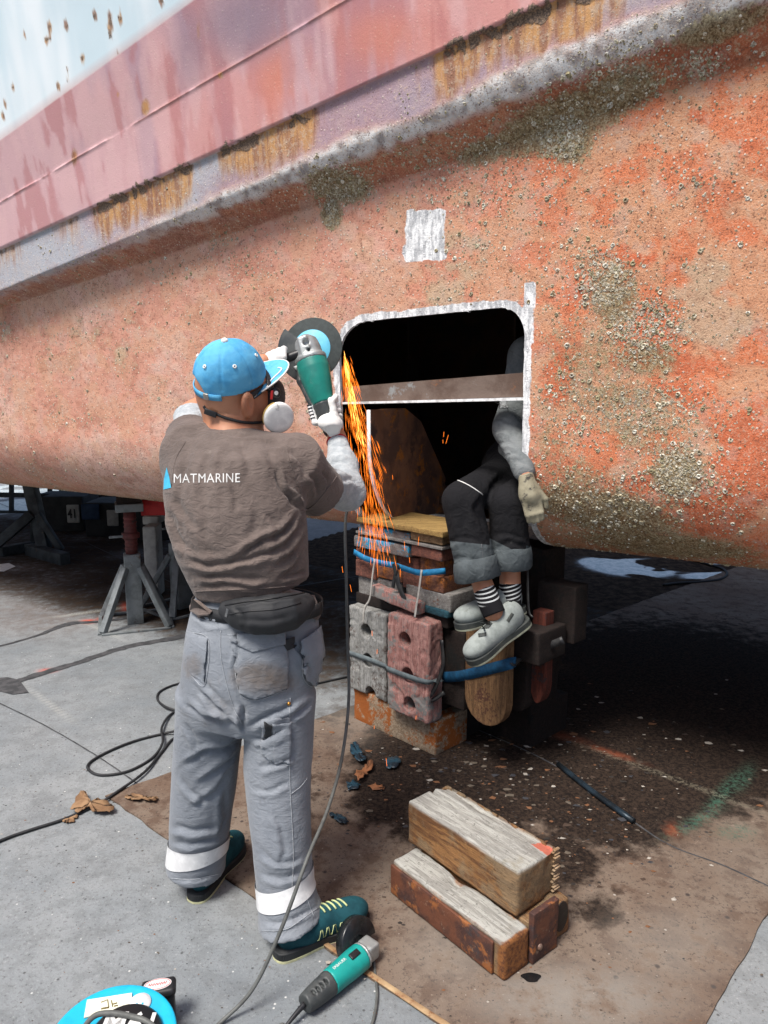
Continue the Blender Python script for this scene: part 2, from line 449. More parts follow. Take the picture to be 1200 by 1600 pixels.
def text_geo(txt, size, off=.0, ext=0.0, sp=1.0):
    cu = bpy.data.curves.new('t', 'FONT'); cu.body = txt; cu.size = size; cu.offset = off; cu.extrude = ext; cu.resolution_u = 3; cu.space_character = sp
    o = bpy.data.objects.new('t', cu); COL.objects.link(o); bpy.context.view_layer.update()
    me = bpy.data.meshes.new_from_object(o.evaluated_get(bpy.context.evaluated_depsgraph_get()))
    V = np.array([v.co[:] for v in me.vertices]); Fc = [tuple(p.vertices) for p in me.polygons]
    bpy.data.objects.remove(o); bpy.data.curves.remove(cu); bpy.data.meshes.remove(me); return V, Fc

# ================================================================== the ship's side
HB = np.array([1.43, 2.63, 0.0]); HD = unit([-.852, .524, 0]); HN = unit([-.524, -.852, 0]); ZU = np.array([0, 0, 1.])
def hsoz(P): P = np.atleast_2d(P) - HB; return P @ HD, P @ HN, P[:, 2]
def HP(s, o, z): return HB + np.multiply.outer(np.asarray(s, float), HD) + np.multiply.outer(np.asarray(o, float), HN) + np.multiply.outer(np.asarray(z, float), ZU)
def HX(px, py, o): return PP(px, py, HB + HN * o, HN)          # picture point -> upright plane at offset o
RB, ZB, OC, OS = .42, .94, -.09, .33                           # bilge radius, bottom height, bilge centre, side offset
def fitline(pts, o, deg=1):
    P = np.array([HX(x, y, o) for x, y in pts]); s, _, z = hsoz(P); return np.polyfit(s, z, deg)
LN = {
 'u1': fitline([(0, 484), (250, 401), (450, 331), (600, 284), (825, 213), (1040, 150), (1200, 96)], .36),
 'u2': fitline([(0, 460), (250, 363), (450, 276), (600, 226), (825, 152), (1030, 66), (1150, 20)], .47),
 'w':  fitline([(300, 325), (450, 262), (600, 195), (825, 115), (1030, 5)], .49),
 'st': fitline([(0, 387), (125, 335), (300, 262), (490, 173), (600, 121), (665, 95), (765, 42), (865, 0)], .50),
 'se': fitline([(0, 320), (225, 186), (350, 110), (550, 0)], .54),
 'pk': fitline([(0, 218), (115, 136), (300, 0)], .60),
}
def Z(k, s): return np.polyval(LN[k], np.clip(s, -1.5, 7.5))
S = np.unique(np.concatenate([np.arange(-3.5, -.8, .15), np.arange(-.8, 5.2, .0125), np.arange(5.2, 7, .03), np.arange(7, 11, .25)]))
def section(s):
    """rows of the ship's side at station s: (o, z)"""
    u1, u2, wt, st, se, pk = [Z(k, s) for k in ('u1', 'u2', 'w', 'st', 'se', 'pk')]
    rows = []
    def lin(a, b, n, last=False):
        for k in range(n + (1 if last else 0)): t = k / n; rows.append((a[0] + (b[0] - a[0]) * t, a[1] + (b[1] - a[1]) * t))
    lin((-2.3, ZB), (-.6, ZB), 10); lin((-.6, ZB), (OC, ZB), 30)
    for k in range(50): a = math.pi / 2 * k / 50; rows.append((OC + RB * math.sin(a), ZB + RB - RB * math.cos(a)))
    lin((OS, ZB + RB), (.36, u1), 90)
    for k in range(16):
        t = k / 16; rows.append((.36 + .10 * t + .012 * math.sin(math.pi * t) * -1, u1 + (u2 - u1) * (t ** 1.25)))
    for k in range(10): t = k / 10; rows.append((.46 + .03 * math.sin(t * math.pi / 2), u2 + (wt - u2) * t))
    lin((.49, wt), (.497, st - .006), 18); lin((.497, st - .006), (.515, st + .003), 3)
    lin((.515, st + .003), (.545, se - .004), 30); lin((.545, se - .004), (.545, se + .004), 3); lin((.545, se + .004), (.60, pk), 36); lin((.60, pk), (.85, 4.7), 44, True)
    return rows
rowsets = [section(s) for s in S]; NR = len(rowsets[0]); NS = len(S)
OZ = np.array(rowsets)                                            # NS, NR, 2
HV = (HB + S[:, None, None] * HD + OZ[..., :1] * HN + OZ[..., 1:] * ZU)
arc = np.concatenate([np.zeros((NS, 1)), np.cumsum(np.linalg.norm(np.diff(OZ, axis=1), axis=2), axis=1)], 1)
arc0 = arc - arc[:, 40:41]                                        # arc length measured up from the start of the bilge round
ss_ = np.repeat(S[:, None], NR, 1)
# the opening: rounded rectangle in (s, arc)
ARC_SIDE = RB * math.pi / 2
def s_at(px, py, o): return float(hsoz(HX(px, py, o))[0][0])
OP0, OP1 = s_at(819, 600, OS), s_at(533, 600, OS)                # right edge, left edge
def oparc(px, py): z = HX(px, py, .338)[2]; return ARC_SIDE + z - (ZB + RB)
AT_R, AT_L = oparc(770, 480), oparc(600, 502)
AB = -.33
def opening(s, a):
    """distance to the cut's outline, negative inside"""
    t = np.clip((s - OP0) / (OP1 - OP0), 0, 1); top = AT_R + (AT_L - AT_R) * t
    rad = np.where(t < .5, .105, .14)
    u = np.abs(s - (OP0 + OP1) / 2) - (OP1 - OP0) / 2; v = np.maximum(a - top, AB - a)
    r = np.where(a > .5, rad, .02)
    q0, q1 = u + r, v + r
    return np.hypot(np.maximum(q0, 0), np.maximum(q1, 0)) + np.minimum(np.maximum(q0, q1), 0) - r
print('OPEN', OP0, OP1, AT_R, AT_L, {k: v.round(3).tolist() for k, v in LN.items()})
V = HV.reshape(-1, 3); A = arc0.reshape(-1); Sf = ss_.reshape(-1); Of = OZ[..., 0].reshape(-1); Zf = OZ[..., 1].reshape(-1)
I = np.arange(NS * NR).reshape(NS, NR)
Fq = np.stack([I[:-1, :-1], I[:-1, 1:], I[1:, 1:], I[1:, :-1]], -1).reshape(-1, 4)
dop = opening(Sf, A)
inside = (dop[Fq].mean(1) < 0)
Fk = Fq[~inside]
# snap the ragged edge to the outline
cnt = {}
for q in Fk[(np.abs(dop[Fk]).min(1) < .05)]:
    for a, b in zip(q, np.roll(q, -1)): cnt[(a, b)] = 1
edge = [(a, b) for (a, b) in cnt if (b, a) not in cnt and abs(dop[a]) < .03 and abs(dop[b]) < .03]
ev = np.unique(np.array(edge).ravel())
e = 1e-4; gs = (opening(Sf[ev] + e, A[ev]) - opening(Sf[ev] - e, A[ev])) / (2 * e); ga = (opening(Sf[ev], A[ev] + e) - opening(Sf[ev], A[ev] - e)) / (2 * e)
g2 = np.maximum(gs * gs + ga * ga, .2); jag = (fbm(V[ev], 40, 2, 4) - .5) * .004
ns, na = Sf[ev] - (dop[ev] + jag) * gs / g2, A[ev] - (dop[ev] + jag) * ga / g2
for k, vi in enumerate(ev):
    col = int(np.argmin(np.abs(S - ns[k]))); o_ = np.interp(na[k], arc0[col], OZ[col, :, 0]); z_ = np.interp(na[k], arc0[col], OZ[col, :, 1])
    V[vi] = HP(ns[k], o_, z_); Sf[vi] = ns[k]; A[vi] = na[k]
def side_normal(Fc, V):
    n = np.cross(V[Fc[:, 2]] - V[Fc[:, 0]], V[Fc[:, 3]] - V[Fc[:, 1]]); N = np.zeros_like(V)
    for k in range(4): np.add.at(N, Fc[:, k], n)
    return N / (np.linalg.norm(N, axis=1, keepdims=True) + 1e-12)
HNrm = side_normal(Fq, V)
if np.mean(HNrm[(A > .8) & (Sf > 0) & (Sf < 5)] @ HN) < 0: Fk = Fk[:, ::-1]; HNrm = -HNrm; edge = [(b, a) for a, b in edge]
PX = proj(V); px = PX[:, :2]
# ---- what grows and rusts where
nlow = fbm(V, 1.6, 4, 3); nmid = fbm(V, 6, 4, 8); nhi = fbm(V, 26, 3, 12)
Vs = V.copy(); Vs[:, 2] *= .14; nstreak = fbm(Vs, 16, 4, 31); nstreak2 = fbm(Vs, 5, 4, 37)
zu1, zu2, zw, zst, zse, zpk = [Z(k, Sf) for k in ('u1', 'u2', 'w', 'st', 'se', 'pk')]
below = 1 - sstep(-.008, .008, Zf - zu1)
under = sstep(-.01, .01, Zf - zu1) * (1 - sstep(-.012, .012, Zf - zu2 + (nhi - .5) * .03))
white = sstep(-.015, .01, Zf - zu2 + (nhi - .5) * .03) * (1 - sstep(-.01, .03, Zf - zw + (nmid - .5) * .1))
strip = sstep(-.01, .03, Zf - zw + (nmid - .5) * .1) * (1 - sstep(-.002, .002, Zf - zst))
pink = sstep(-.002, .002, Zf - zst) * (1 - sstep(-.006, .006, Zf - zpk))
topw = sstep(-.006, .006, Zf - zpk)
def lerp(a, b, t): return a + (b - a) * t[:, None]
def C(*c): return np.array(srgb(*c)[:3])[None]
right = sstep(430, 1000, px[:, 0] + (nlow - .5) * 350)
side = lerp(C(204, 146, 126), C(210, 122, 82), right)
side = lerp(side, C(216, 180, 166), sstep(.48, .62, nlow + (nhi - .5) * .3) * (1 - right) * .7)
side = lerp(side, C(160, 98, 76), sstep(.52, .62, nmid * .6 + nhi * .4) * .45)
side = lerp(side, C(200, 158, 124), sstep(.47, .54, fbm(V, 9, 5, 91)) * (.35 + .3 * right))
fresh = blobs(px, [(1120, 800, 90, 60, 1, -20), (1190, 700, 70, 90, 1), (1010, 520, 40, 45, .9), (1080, 590, 90, 50, .9), (870, 600, 30, 60, .8), (985, 400, 55, 25, .9),
                   (900, 470, 30, 50, .7), (1150, 200, 90, 80, .6), (850, 260, 70, 40, .6), (1150, 855, 70, 25, .8), (865, 800, 30, 30, .6), (1000, 760, 30, 30, .6), (1170, 320, 60, 40, .5)])
side = lerp(side, C(200, 106, 68), sstep(.46, .56, fresh * .8 + (nmid - .5) * 1.0 + (nhi - .5) * .7))
tan = blobs(px, [(1120, 470, 60, 110, .8), (700, 450, 120, 50, .5), (1130, 530, 40, 80, .7), (760, 380, 120, 60, .4), (160, 540, 200, 60, .3)])
side = lerp(side, C(190, 162, 134), sstep(.42, .56, tan * .8 + (nmid - .5) * 1.1 + (nhi - .5) * .6) * .85)
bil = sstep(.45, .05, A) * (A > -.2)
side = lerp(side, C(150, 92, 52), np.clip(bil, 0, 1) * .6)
colr = side
colr = lerp(colr, lerp(lerp(C(120, 58, 38), C(168, 96, 62), sstep(.4, .6, nmid)), side, .35 + 0 * nmid), np.clip(under, 0, 1))
colr = lerp(colr, lerp(C(150, 146, 146), C(214, 214, 214), sstep(.36, .56, nhi)), white * sstep(60, 330, px[:, 0]))
strc = lerp(lerp(C(168, 132, 140), C(150, 138, 152), nmid), C(168, 176, 184), sstep(.45, .65, nlow) * .8)
colr = lerp(colr, strc, np.clip(strip + white * (1 - sstep(60, 330, px[:, 0])), 0, 1))
pnk = lerp(C(206, 168, 172), C(198, 138, 132), sstep(60, 560, px[:, 0] + (nlow - .5) * 400))  # paler to the left: sheen of the sky painted into the pink
pnk = lerp(pnk, C(150, 132, 152), sstep(.50, .68, nstreak2) * .55 * (1 - sstep(500, 800, px[:, 0])))
pnk = lerp(pnk, C(172, 104, 104), sstep(.53, .60, nstreak) * .5); pnk = lerp(pnk, C(214, 176, 176), sstep(.46, .40, nstreak) * .4)
pnk = lerp(pnk, C(206, 128, 104), blobs(px, [(450, 120, 50, 70, .8, -20), (600, 60, 60, 40, .6)]) * sstep(.3, .6, nstreak))
pnk = lerp(pnk, C(148, 128, 142), blobs(px, [(380, 30, 70, 60, .9), (300, 70, 25, 70, .6)]))
colr = lerp(colr, pnk, pink)
seamd = np.abs(Zf - zse); colr = lerp(colr, C(110, 66, 58), sstep(.007, .002, seamd) * pink * sstep(.38, .5, fbm(V, 14, 3, 55)) * .75)
tpc = lerp(C(226, 234, 238), C(200, 218, 226), sstep(.4, .65, nstreak2)); colr = lerp(colr, tpc, topw)
rustv = np.zeros(len(V))
# rust weeping from the doubler plate's edge, and pits in the white topsides
ds = zst - Zf
edger = np.clip(blobs(px, [(240, 290, 62, 34, 1, -24), (425, 215, 85, 30, 1, -22), (720, 70, 70, 60, .9, -30), (820, 20, 110, 40, 1, -25), (110, 365, 45, 20, .8, -20), (20, 395, 40, 15, .7, -20)]), 0, 1)
cs = np.stack([Sf, 0 * Sf, 0 * Sf], 1); dl = fbm(cs, 28, 3, 61); dl2 = fbm(cs, 70, 2, 67)
segs = [(-20, 392, 35, 372, .5), (80, 356, 128, 336, .55), (140, 330, 302, 260, 1.), (336, 242, 496, 170, .95), (660, 98, 780, 35, 1.), (772, 40, 980, -60, 1.)]
env = np.zeros(len(V))
for x0_, y0_, x1_, y1_, k_ in segs:
    a_, b_ = sorted((s_at(x0_, y0_, .5), s_at(x1_, y1_, .5))); env = np.maximum(env, k_ * sstep(a_ - .10, a_ + .12, Sf + (dl - .45) * .22) * sstep(b_ + .10, b_ - .12, Sf + (dl - .45) * .22))
dlow = fbm(cs, 5, 3, 71); dmid = fbm(cs, 13, 3, 73); env = env * sstep(.25, .5, dmid + .12)
hh_ = ds / np.maximum(zst - zu2, .05); drip = env * sstep(1.0, .0, hh_ / (.40 + 1.3 * dl + 1.6 * np.clip(dlow - .35, 0, 1))) * (.55 + .8 * dl2 + .8 * (dmid - .3))
rustv = np.maximum(rustv, (strip + white * .4) * (ds > 0) * np.clip(drip, 0, 1) * .95)
crust = env * (.25 + .9 * sstep(.42, .58, fbm(V, 17, 3, 83))) * sstep(.050, .0, np.abs(ds - .010 - .07 * (dl - .45))) * (.55 + .6 * nhi) * sstep(.32, .5, dl2 + .1) + (rustv > 2) * 1.0
spots = [(78, 45, 5, 22), (103, 40, 4, 14), (172, 40, 6, 26), (188, 28, 5, 18), (130, 95, 6, 12), (20, 132, 4, 10), (106, 116, 4, 12), (92, 135, 4, 10), (148, 22, 4, 12), (252, 4, 5, 12), (72, 62, 4, 8), (5, 180, 3, 9), (8, 160, 3, 12), (38, 60, 3, 12), (185, 85, 4, 6)]
rustv = np.maximum(rustv, blobs(px, [(x, y, a * .7, b * .8, 1.0) for x, y, a, b in spots]) * topw); crust = np.maximum(crust, .5 * topw * (rustv > .5))
rustv = np.maximum(rustv, pink * blobs(px, [(228, 168, 7, 14, .9), (117, 245, 5, 14, .7), (185, 148, 3, 6, .7), (345, 118, 4, 6, .8), (310, 50, 4, 20, .5)]))
olive = blobs(px, [(530, 290, 55, 26, 1, 10), (518, 335, 18, 26, 1), (880, 190, 120, 45, 1, -22), (760, 235, 60, 25, .8, -20), (890, 215, 40, 45, 1), (1130, 40, 90, 26, .9, -20), (960, 150, 90, 40, .9, -25),
                   (960, 460, 45, 60, .8), (1010, 560, 60, 40, .7), (960, 620, 120, 40, .6), (1060, 740, 45, 45, .9), (950, 800, 130, 40, .9, 12), (1040, 850, 160, 22, .9, 6), (880, 540, 50, 50, .5), (860, 700, 40, 60, .55), (990, 680, 60, 40, .6), (700, 480, 90, 25, .3), (860, 640, 40, 40, .5), (930, 580, 90, 120, .55), (1000, 660, 90, 90, .55), (900, 760, 60, 60, .6)])
olive = olive * (1 - topw - pink * .9) * (A > -.1)
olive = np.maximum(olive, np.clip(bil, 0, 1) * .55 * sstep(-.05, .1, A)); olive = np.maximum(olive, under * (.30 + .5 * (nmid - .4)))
barn = blobs(px, [(945, 440, 50, 50, 1), (1010, 510, 60, 50, 1), (1010, 640, 120, 50, .7), (1060, 740, 45, 50, 1), (900, 640, 60, 80, .6), (880, 215, 45, 40, 1), (530, 290, 50, 30, .8), (520, 330, 16, 30, .9),
                  (760, 250, 90, 40, .45), (950, 120, 150, 50, .6, -22), (1090, 100, 40, 25, 1), (960, 790, 140, 50, .6), (1130, 800, 60, 60, .4), (820, 300, 140, 60, .35), (1100, 640, 80, 40, .5), (880, 420, 200, 120, .25), (1000, 300, 160, 90, .22), (400, 380, 200, 25, .2, -18), (870, 780, 60, 70, .5)])
bare = sstep(.046, .010, dop + (nhi - .5) * .022) * (dop > -.01) * (A > .08) * (A < 2)
bare = np.maximum(bare, sstep(.030, .016, np.abs(Sf - (OP0 - .016)) + (nhi - .5) * .02) * (A < AT_R + .085 + (nhi - .5) * .05) * (A > AT_R - .14) * .75)
sq = blobs(px, [(665, 366, 33, 42, 1)]); qx, qy = px[:, 0] - 665, px[:, 1] - 367
sqm = sstep(7, -3, np.maximum(np.abs(qx) - 31 + (nmid - .5) * 12 + (nhi - .5) * 14, np.abs(qy) - 40 + (nmid - .5) * 12 + (nhi - .5) * 16)) * (A > .5) * .85; bare = np.maximum(bare, sqm)
fleck = below * (.5 + .5 * nlow)
# real relief: dents, weld seams, scale
disp = (nlow - .5) * .018 * (A > .3) + (nhi - .5) * .0035 * below + (fbm(V, 70, 2, 77) - .5) * .002 * (below + under) + olive * (nhi) * .005
disp += sstep(.007, .001, seamd) * .004 * pink * sstep(.3, .5, nmid)
disp += strip * np.clip(crust, 0, 1) * (fbm(V, 45, 3, 5) - .5) * .016
disp = np.where((np.abs(dop) < .02) | (A < -.3), np.where(A < -.3, 0, disp * .3), disp)
ramp = np.ones(len(V))
Vd = V + HNrm * (disp * ramp)[:, None]

t = NT('weathered_hull_paint')
ca = t.attr('col', 'Color'); n_a = t.noise(9, 9, .7); n_b = t.noise(45, 8, .75); n_c = t.noise(160, 4, .7); vs3 = t.stretch(1, 1, .12); n_st = t.noise(30, 8, .7, vs3)
fl = t.attr('fleck')
var = t.math('ADD', t.math('MULTIPLY', t.math('SUBTRACT', n_b, .5), 1.5), t.math('MULTIPLY', t.math('SUBTRACT', n_c, .5), 1.7))
base = t.mix(t.math('MULTIPLY', t.ss(t.math('MULTIPLY', var, t.math('ADD', t.math('MULTIPLY', fl, .8), .2)), .03, .24), .62), ca, (.54, .38, .27, 1))
base = t.mix(t.math('MULTIPLY', t.ss(t.math('MULTIPLY', var, t.math('ADD', t.math('MULTIPLY', fl, .85), .15)), -.06, -.26), .80), base, (.15, .065, .04, 1))
base = t.mix(t.math('MULTIPLY', t.math('MULTIPLY', t.ss(n_a, .52, .60), fl), .35), base, (.50, .40, .34, 1)); base = t.mix(t.math('MULTIPLY', t.math('MULTIPLY', t.ss(n_a, .47, .40), fl), .28), base, (.30, .12, .07, 1))
vo = t.voro(75); vc = t.n('ShaderNodeTexVoronoi', {'Vector': t.tc, 'Scale': 75.0}).outputs['Color']
sepc = t.n('ShaderNodeSeparateColor', {0: vc}).outputs[0]
flk = t.math('MULTIPLY', t.math('MULTIPLY', t.ss(vo, .35, .2), t.math('GREATER_THAN', sepc, .82)), fl)
base = t.mix(flk, base, (.62, .55, .46, 1))
drk = t.math('MULTIPLY', t.math('MULTIPLY', t.ss(vo, .28, .15), t.math('LESS_THAN', sepc, .10)), fl); base = t.mix(drk, base, (.07, .04, .03, 1))
ol = t.ss(t.math('ADD', t.attr('olive'), t.math('MULTIPLY', t.math('SUBTRACT', n_b, .5), 1.5)), .38, .72)
olc = t.mix(t.ss(n_c, .38, .62), t.mix(t.ss(n_b, .42, .58), (.05, .036, .014, 1), (.15, .115, .045, 1)), t.mix(t.ss(n_b, .42, .58), (.24, .20, .095, 1), (.42, .37, .24, 1))); base = t.mix(t.math('MULTIPLY', ol, .85), base, olc)
bn = t.math('ADD', t.math('MULTIPLY', t.attr('barn'), .8), t.math('MULTIPLY', t.math('SUBTRACT', n_b, .5), 1.8))
v2 = t.voro(85); cr = t.math('MULTIPLY', t.ss(v2, .62, .30), t.ss(bn, .40, .75)); base = t.mix(t.math('MULTIPLY', cr, .8), base, t.mix(n_c, (.26, .23, .15, 1), (.70, .67, .58, 1)))
ru = t.ss(t.math('ADD', t.attr('rust'), t.math('MULTIPLY', t.math('SUBTRACT', n_st, .5), 1.2)), .22, .75)
ruc = t.mix(t.ss(n_st, .42, .58), (.50, .25, .06, 1), (.25, .10, .035, 1)); ruc = t.mix(t.math('MULTIPLY', t.ss(n_b, .50, .60), .6), ruc, (.46, .36, .26, 1)); base = t.mix(t.math('MULTIPLY', ru, .85), base, ruc)
ck = t.ss(t.math('ADD', t.attr('crust'), t.math('MULTIPLY', t.math('SUBTRACT', n_b, .5), 1.4)), .4, .62); base = t.mix(ck, base, t.mix(t.ss(n_c, .4, .6), (.10, .07, .055, 1), (.30, .20, .13, 1)))
ba = t.ss(t.math('ADD', t.attr('bare'), t.math('MULTIPLY', t.math('SUBTRACT', n_b, .5), .8)), .42, .6)
brush = t.noise(60, 4, .6, t.stretch(1, 1, .3, (.5, .6, .4)))
base = t.mix(ba, base, t.mix(t.ss(brush, .4, .6), (.46, .47, .49, 1), (.86, .87, .88, 1)))
hgt = t.math('ADD', t.math('MULTIPLY', t.math('ADD', n_b, t.math('MULTIPLY', n_c, .7)), t.math('ADD', t.math('MULTIPLY', fl, .9), .1)), t.math('MULTIPLY', t.math('ADD', cr, flk), .5))
hgt = t.math('ADD', hgt, t.math('MULTIPLY', t.math('MULTIPLY', ck, n_b), 1.6))
gl = t.attr('gloss'); ro = t.math('SUBTRACT', .8, t.math('MULTIPLY', gl, .38))
HULL = t.set(Base_Color=base, Roughness=ro, Specular_IOR_Level=.45, Normal=t.bump(hgt, .8, .007))
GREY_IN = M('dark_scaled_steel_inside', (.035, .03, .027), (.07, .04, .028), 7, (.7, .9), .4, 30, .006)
RUSTY = M('rusted_brown_steel', (.16, .062, .03), (.055, .035, .03), 7, (.65, .9), .5, 45, .004, spots=[((.34, .12, .03), 9, .57), ((.10, .10, .10), 5, .60)])

BRKM = M('rusted_frame_plate', (.30, .15, .09), (.15, .085, .065), 6, (.65, .9), .5, 45, .004, spots=[((.48, .18, .04), 8, .55), ((.10, .06, .05), 5, .58)]); STRM = M('rusted_grey_flat_bar', (.15, .11, .09), (.10, .065, .05), 7, (.65, .9), .5, 45, .004, spots=[((.20, .09, .045), 9, .56), ((.24, .25, .25), 8, .60)])
ship = thing('ship', 'large ship hull propped on blocks, red antifouling with barnacles and a cut opening', 'ship', HP(1.5, -.9, ZB))
gloss = np.clip(topw + pink * .9 + strip * .4, 0, 1)
used = np.unique(Fk.ravel()); remap = -np.ones(len(V), int); remap[used] = np.arange(len(used))
hull = obj('hull', (Vd[used], remap[Fk]), HULL, ship, attrs=dict(col=np.clip(colr, 0, 1)[used], olive=olive[used], barn=barn[used], rust=rustv[used], crust=crust[used], bare=bare[used], fleck=np.clip(fleck + under * .9 + white * .75 + strip * .45 + pink * .12, 0, 1)[used], gloss=gloss[used]))
# cut edge: the plate is 14 mm thick
em = {}; ed = []; eV = []; eF = []
for a, b in edge:
    for i in (a, b):
        if i not in em: em[i] = len(eV); eV += [Vd[i], Vd[i] - HNrm[i] * .016]
    eF.append((em[b], em[a], em[a] + 1, em[b] + 1))
WHITE_CUT = M('ground_bare_edge', (.8, .81, .82), (.5, .5, .5), 30, (.4, .6), .4, 80)
obj('cut_edge', (eV, eF), WHITE_CUT, ship)
# the rest of the ship, out of sight: inner skin, far side, deck, ends
sA, sB = S[0], S[-1]
top_o = OZ[0, -1, 0]
far = [(-2.3, ZB), (-2.62, 1.36), (-2.7, 2.4), (-2.8, 4.7)]
def sheet(sec, s0, s1, flip=False):
    Vv = [HP(s, o, z) for s in (s0, s1) for (o, z) in sec]; n = len(sec)
    Ff = [(i, i + 1, n + i + 1, n + i) for i in range(n - 1)]
    return np.array(Vv), [f[::-1] for f in Ff] if flip else Ff
obj('far_side', sheet(far, sA, sB), HULL, ship, smooth=False)
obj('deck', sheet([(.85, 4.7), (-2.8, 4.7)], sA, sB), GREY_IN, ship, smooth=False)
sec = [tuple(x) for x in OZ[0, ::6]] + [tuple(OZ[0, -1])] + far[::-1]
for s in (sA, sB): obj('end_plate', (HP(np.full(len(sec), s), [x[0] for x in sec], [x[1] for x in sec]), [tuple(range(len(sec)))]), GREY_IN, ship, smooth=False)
# framing seen through the opening
def FR(s, o, z): return HP(s, o, z)
zbar = HX(700, 600, .30)[2]
def bar(s0, s1, o0, o1, z0a, z1a, z0b, z1b, bev=.003):
    """plate between two stations, heights given at both"""
    Vv = [FR(s0, o0, z0a), FR(s0, o1, z0a), FR(s0, o1, z1a), FR(s0, o0, z1a)] + [FR(s1, o0, z0b), FR(s1, o1, z0b), FR(s1, o1, z1b), FR(s1, o0, z1b)]
    return np.array(Vv), [(3, 2, 1, 0), (4, 5, 6, 7), (0, 1, 5, 4), (1, 2, 6, 5), (2, 3, 7, 6), (3, 0, 4, 7)]
def zat(px_, py_, o): return HX(px_, py_, o)[2]
oB = .305
zr0, zr1 = zat(820, 582, oB), zat(820, 622, oB); zl0, zl1 = zat(560, 603, oB), zat(560, 629, oB)
sr, sl = OP0 - .25, OP1 + .25
ex = lambda a, b, s: a + (b - a) * (s - s_at(820, 600, oB)) / (s_at(560, 616, oB) - s_at(820, 600, oB))
obj('stringer', bar(sr, sl, oB - .012, oB, ex(zr1, zl1, sr) + .004, ex(zr0, zl0, sr), ex(zr1, zl1, sl) + .004, ex(zr0, zl0, sl)), STRM, ship, smooth=False)
obj('stringer_cut_edge', bar(OP0 - .01, OP1 + .02, oB - .06, oB + .022, ex(zr1, zl1, OP0) - .008, ex(zr1, zl1, OP0) + .003, ex(zr1, zl1, OP1) - .006, ex(zr1, zl1, OP1) + .003), WHITE_CUT, ship, smooth=False)
# frame bracket: a brown floor plate standing across the hull, its outer edge ground bright
sw = s_at(577, 645, .31)
def brk_curve(inset):
    r = RB - .016 - inset; pts = []
    for k in range(17): a = math.pi / 2 * (1 - k / 16); pts.append((OC + r * math.sin(a), ZB + RB - r * math.cos(a)))
    return pts
oc = [(OS - .012, zl1 - .03)] + brk_curve(.0)[:12]
poly = [FR(sw, o, z) for o, z in oc] + [FR(sw, -.40, ZB + .03), FR(sw, -.42, 1.15), FR(sw, -.15, 1.45), FR(sw, .0, zl1 - .03)]
obj('frame_bracket', prism(poly, HD * .012), BRKM, ship, smooth=False)
ev_ = []; n = len(oc)
Pb = [FR(sw - .002, o, z) for o, z in oc]
obj('bracket_cut_edge', ribbon(np.array(Pb), HN * .7 + np.array([0, 0, -.5]), .016, .006, 0), WHITE_CUT, ship)
for s_, nm in ((OP0 - .02, 'frame'), (OP1 - .42 * (OP1 - OP0), 'frame'), (OP1 + .30, 'frame')):
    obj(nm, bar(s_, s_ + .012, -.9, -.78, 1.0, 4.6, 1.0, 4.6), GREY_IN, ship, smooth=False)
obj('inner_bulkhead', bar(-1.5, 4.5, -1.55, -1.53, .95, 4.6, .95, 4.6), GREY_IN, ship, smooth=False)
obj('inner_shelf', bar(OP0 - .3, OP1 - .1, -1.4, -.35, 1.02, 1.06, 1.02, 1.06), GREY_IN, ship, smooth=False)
# barnacles: small crater cones all over the foul patches
msk = (Sf > -.6) & (Sf < 5.2) & (A > .02) & (dop > .035) & (topw < .1) & (px[:, 0] > -40) & (px[:, 0] < 1240) & (px[:, 1] < 910)
cand = np.where(msk)[0]
wgt = (np.clip(barn[cand] + (nmid[cand] - .45) * .9, 0, 1) ** 1.6 + .010 * (below + under)[cand] * (px[cand, 0] > 350) + .004 * below[cand]) * (1 - bare[cand]) * (1 - pink[cand]) * (1 - .7 * strip[cand])
pick = rng.choice(cand, 11500, p=wgt / wgt.sum())
bV, bF, bC = [], [], []; BT_ = [(.66, .62, .50), (.50, .46, .34), (.40, .36, .22), (.72, .70, .62)]
for i in pick:
    big = rng.random() < .07; r = rng.uniform(.0050, .0105) if big else rng.uniform(.0016, .0048)
    nn = HNrm[i]; x = unit(np.cross(nn, rng.normal(size=3))); y = np.cross(nn, x); c = Vd[i] + HD * rng.normal() * .008 + np.cross(nn, HD) * rng.normal() * .008
    hgt_ = r * rng.uniform(.22, .55); m = len(bV); k = 7; tone = rng.choice(len(BT_), p=[.34, .26, .22, .18]); bC += [np.array(BT_[tone]) * rng.uniform(.7, 1.15)] * 28
    for (rr, hh) in ((1.0, -.25), (.66, 1.0), (.46, .9), (.32, .1)):
        for q in range(k): a = 2 * math.pi * q / k; jr = r * rr * (1 + rng.normal() * .16); bV.append(c + (math.cos(a) * x + math.sin(a) * y) * jr + nn * hgt_ * hh)
    for ring in range(3):
        for q in range(k): bF.append((m + ring * k + q, m + ring * k + (q + 1) % k, m + (ring + 1) * k + (q + 1) % k, m + (ring + 1) * k + q))
    bF.append(tuple(m + 3 * k + q for q in range(k)))
tb_ = NT('barnacle_shell'); tn_ = tb_.noise(120, 5, .7); BARN = tb_.set(Base_Color=tb_.mix(tb_.ss(tn_, .45, .58), tb_.attr('col', 'Color'), (.20, .15, .08, 1)), Roughness=.85, Normal=tb_.bump(tn_, .4, .002))
tag(obj('barnacles', (bV, bF), BARN, ship, smooth=False, attrs=dict(col=np.array(bC))), kind='stuff')

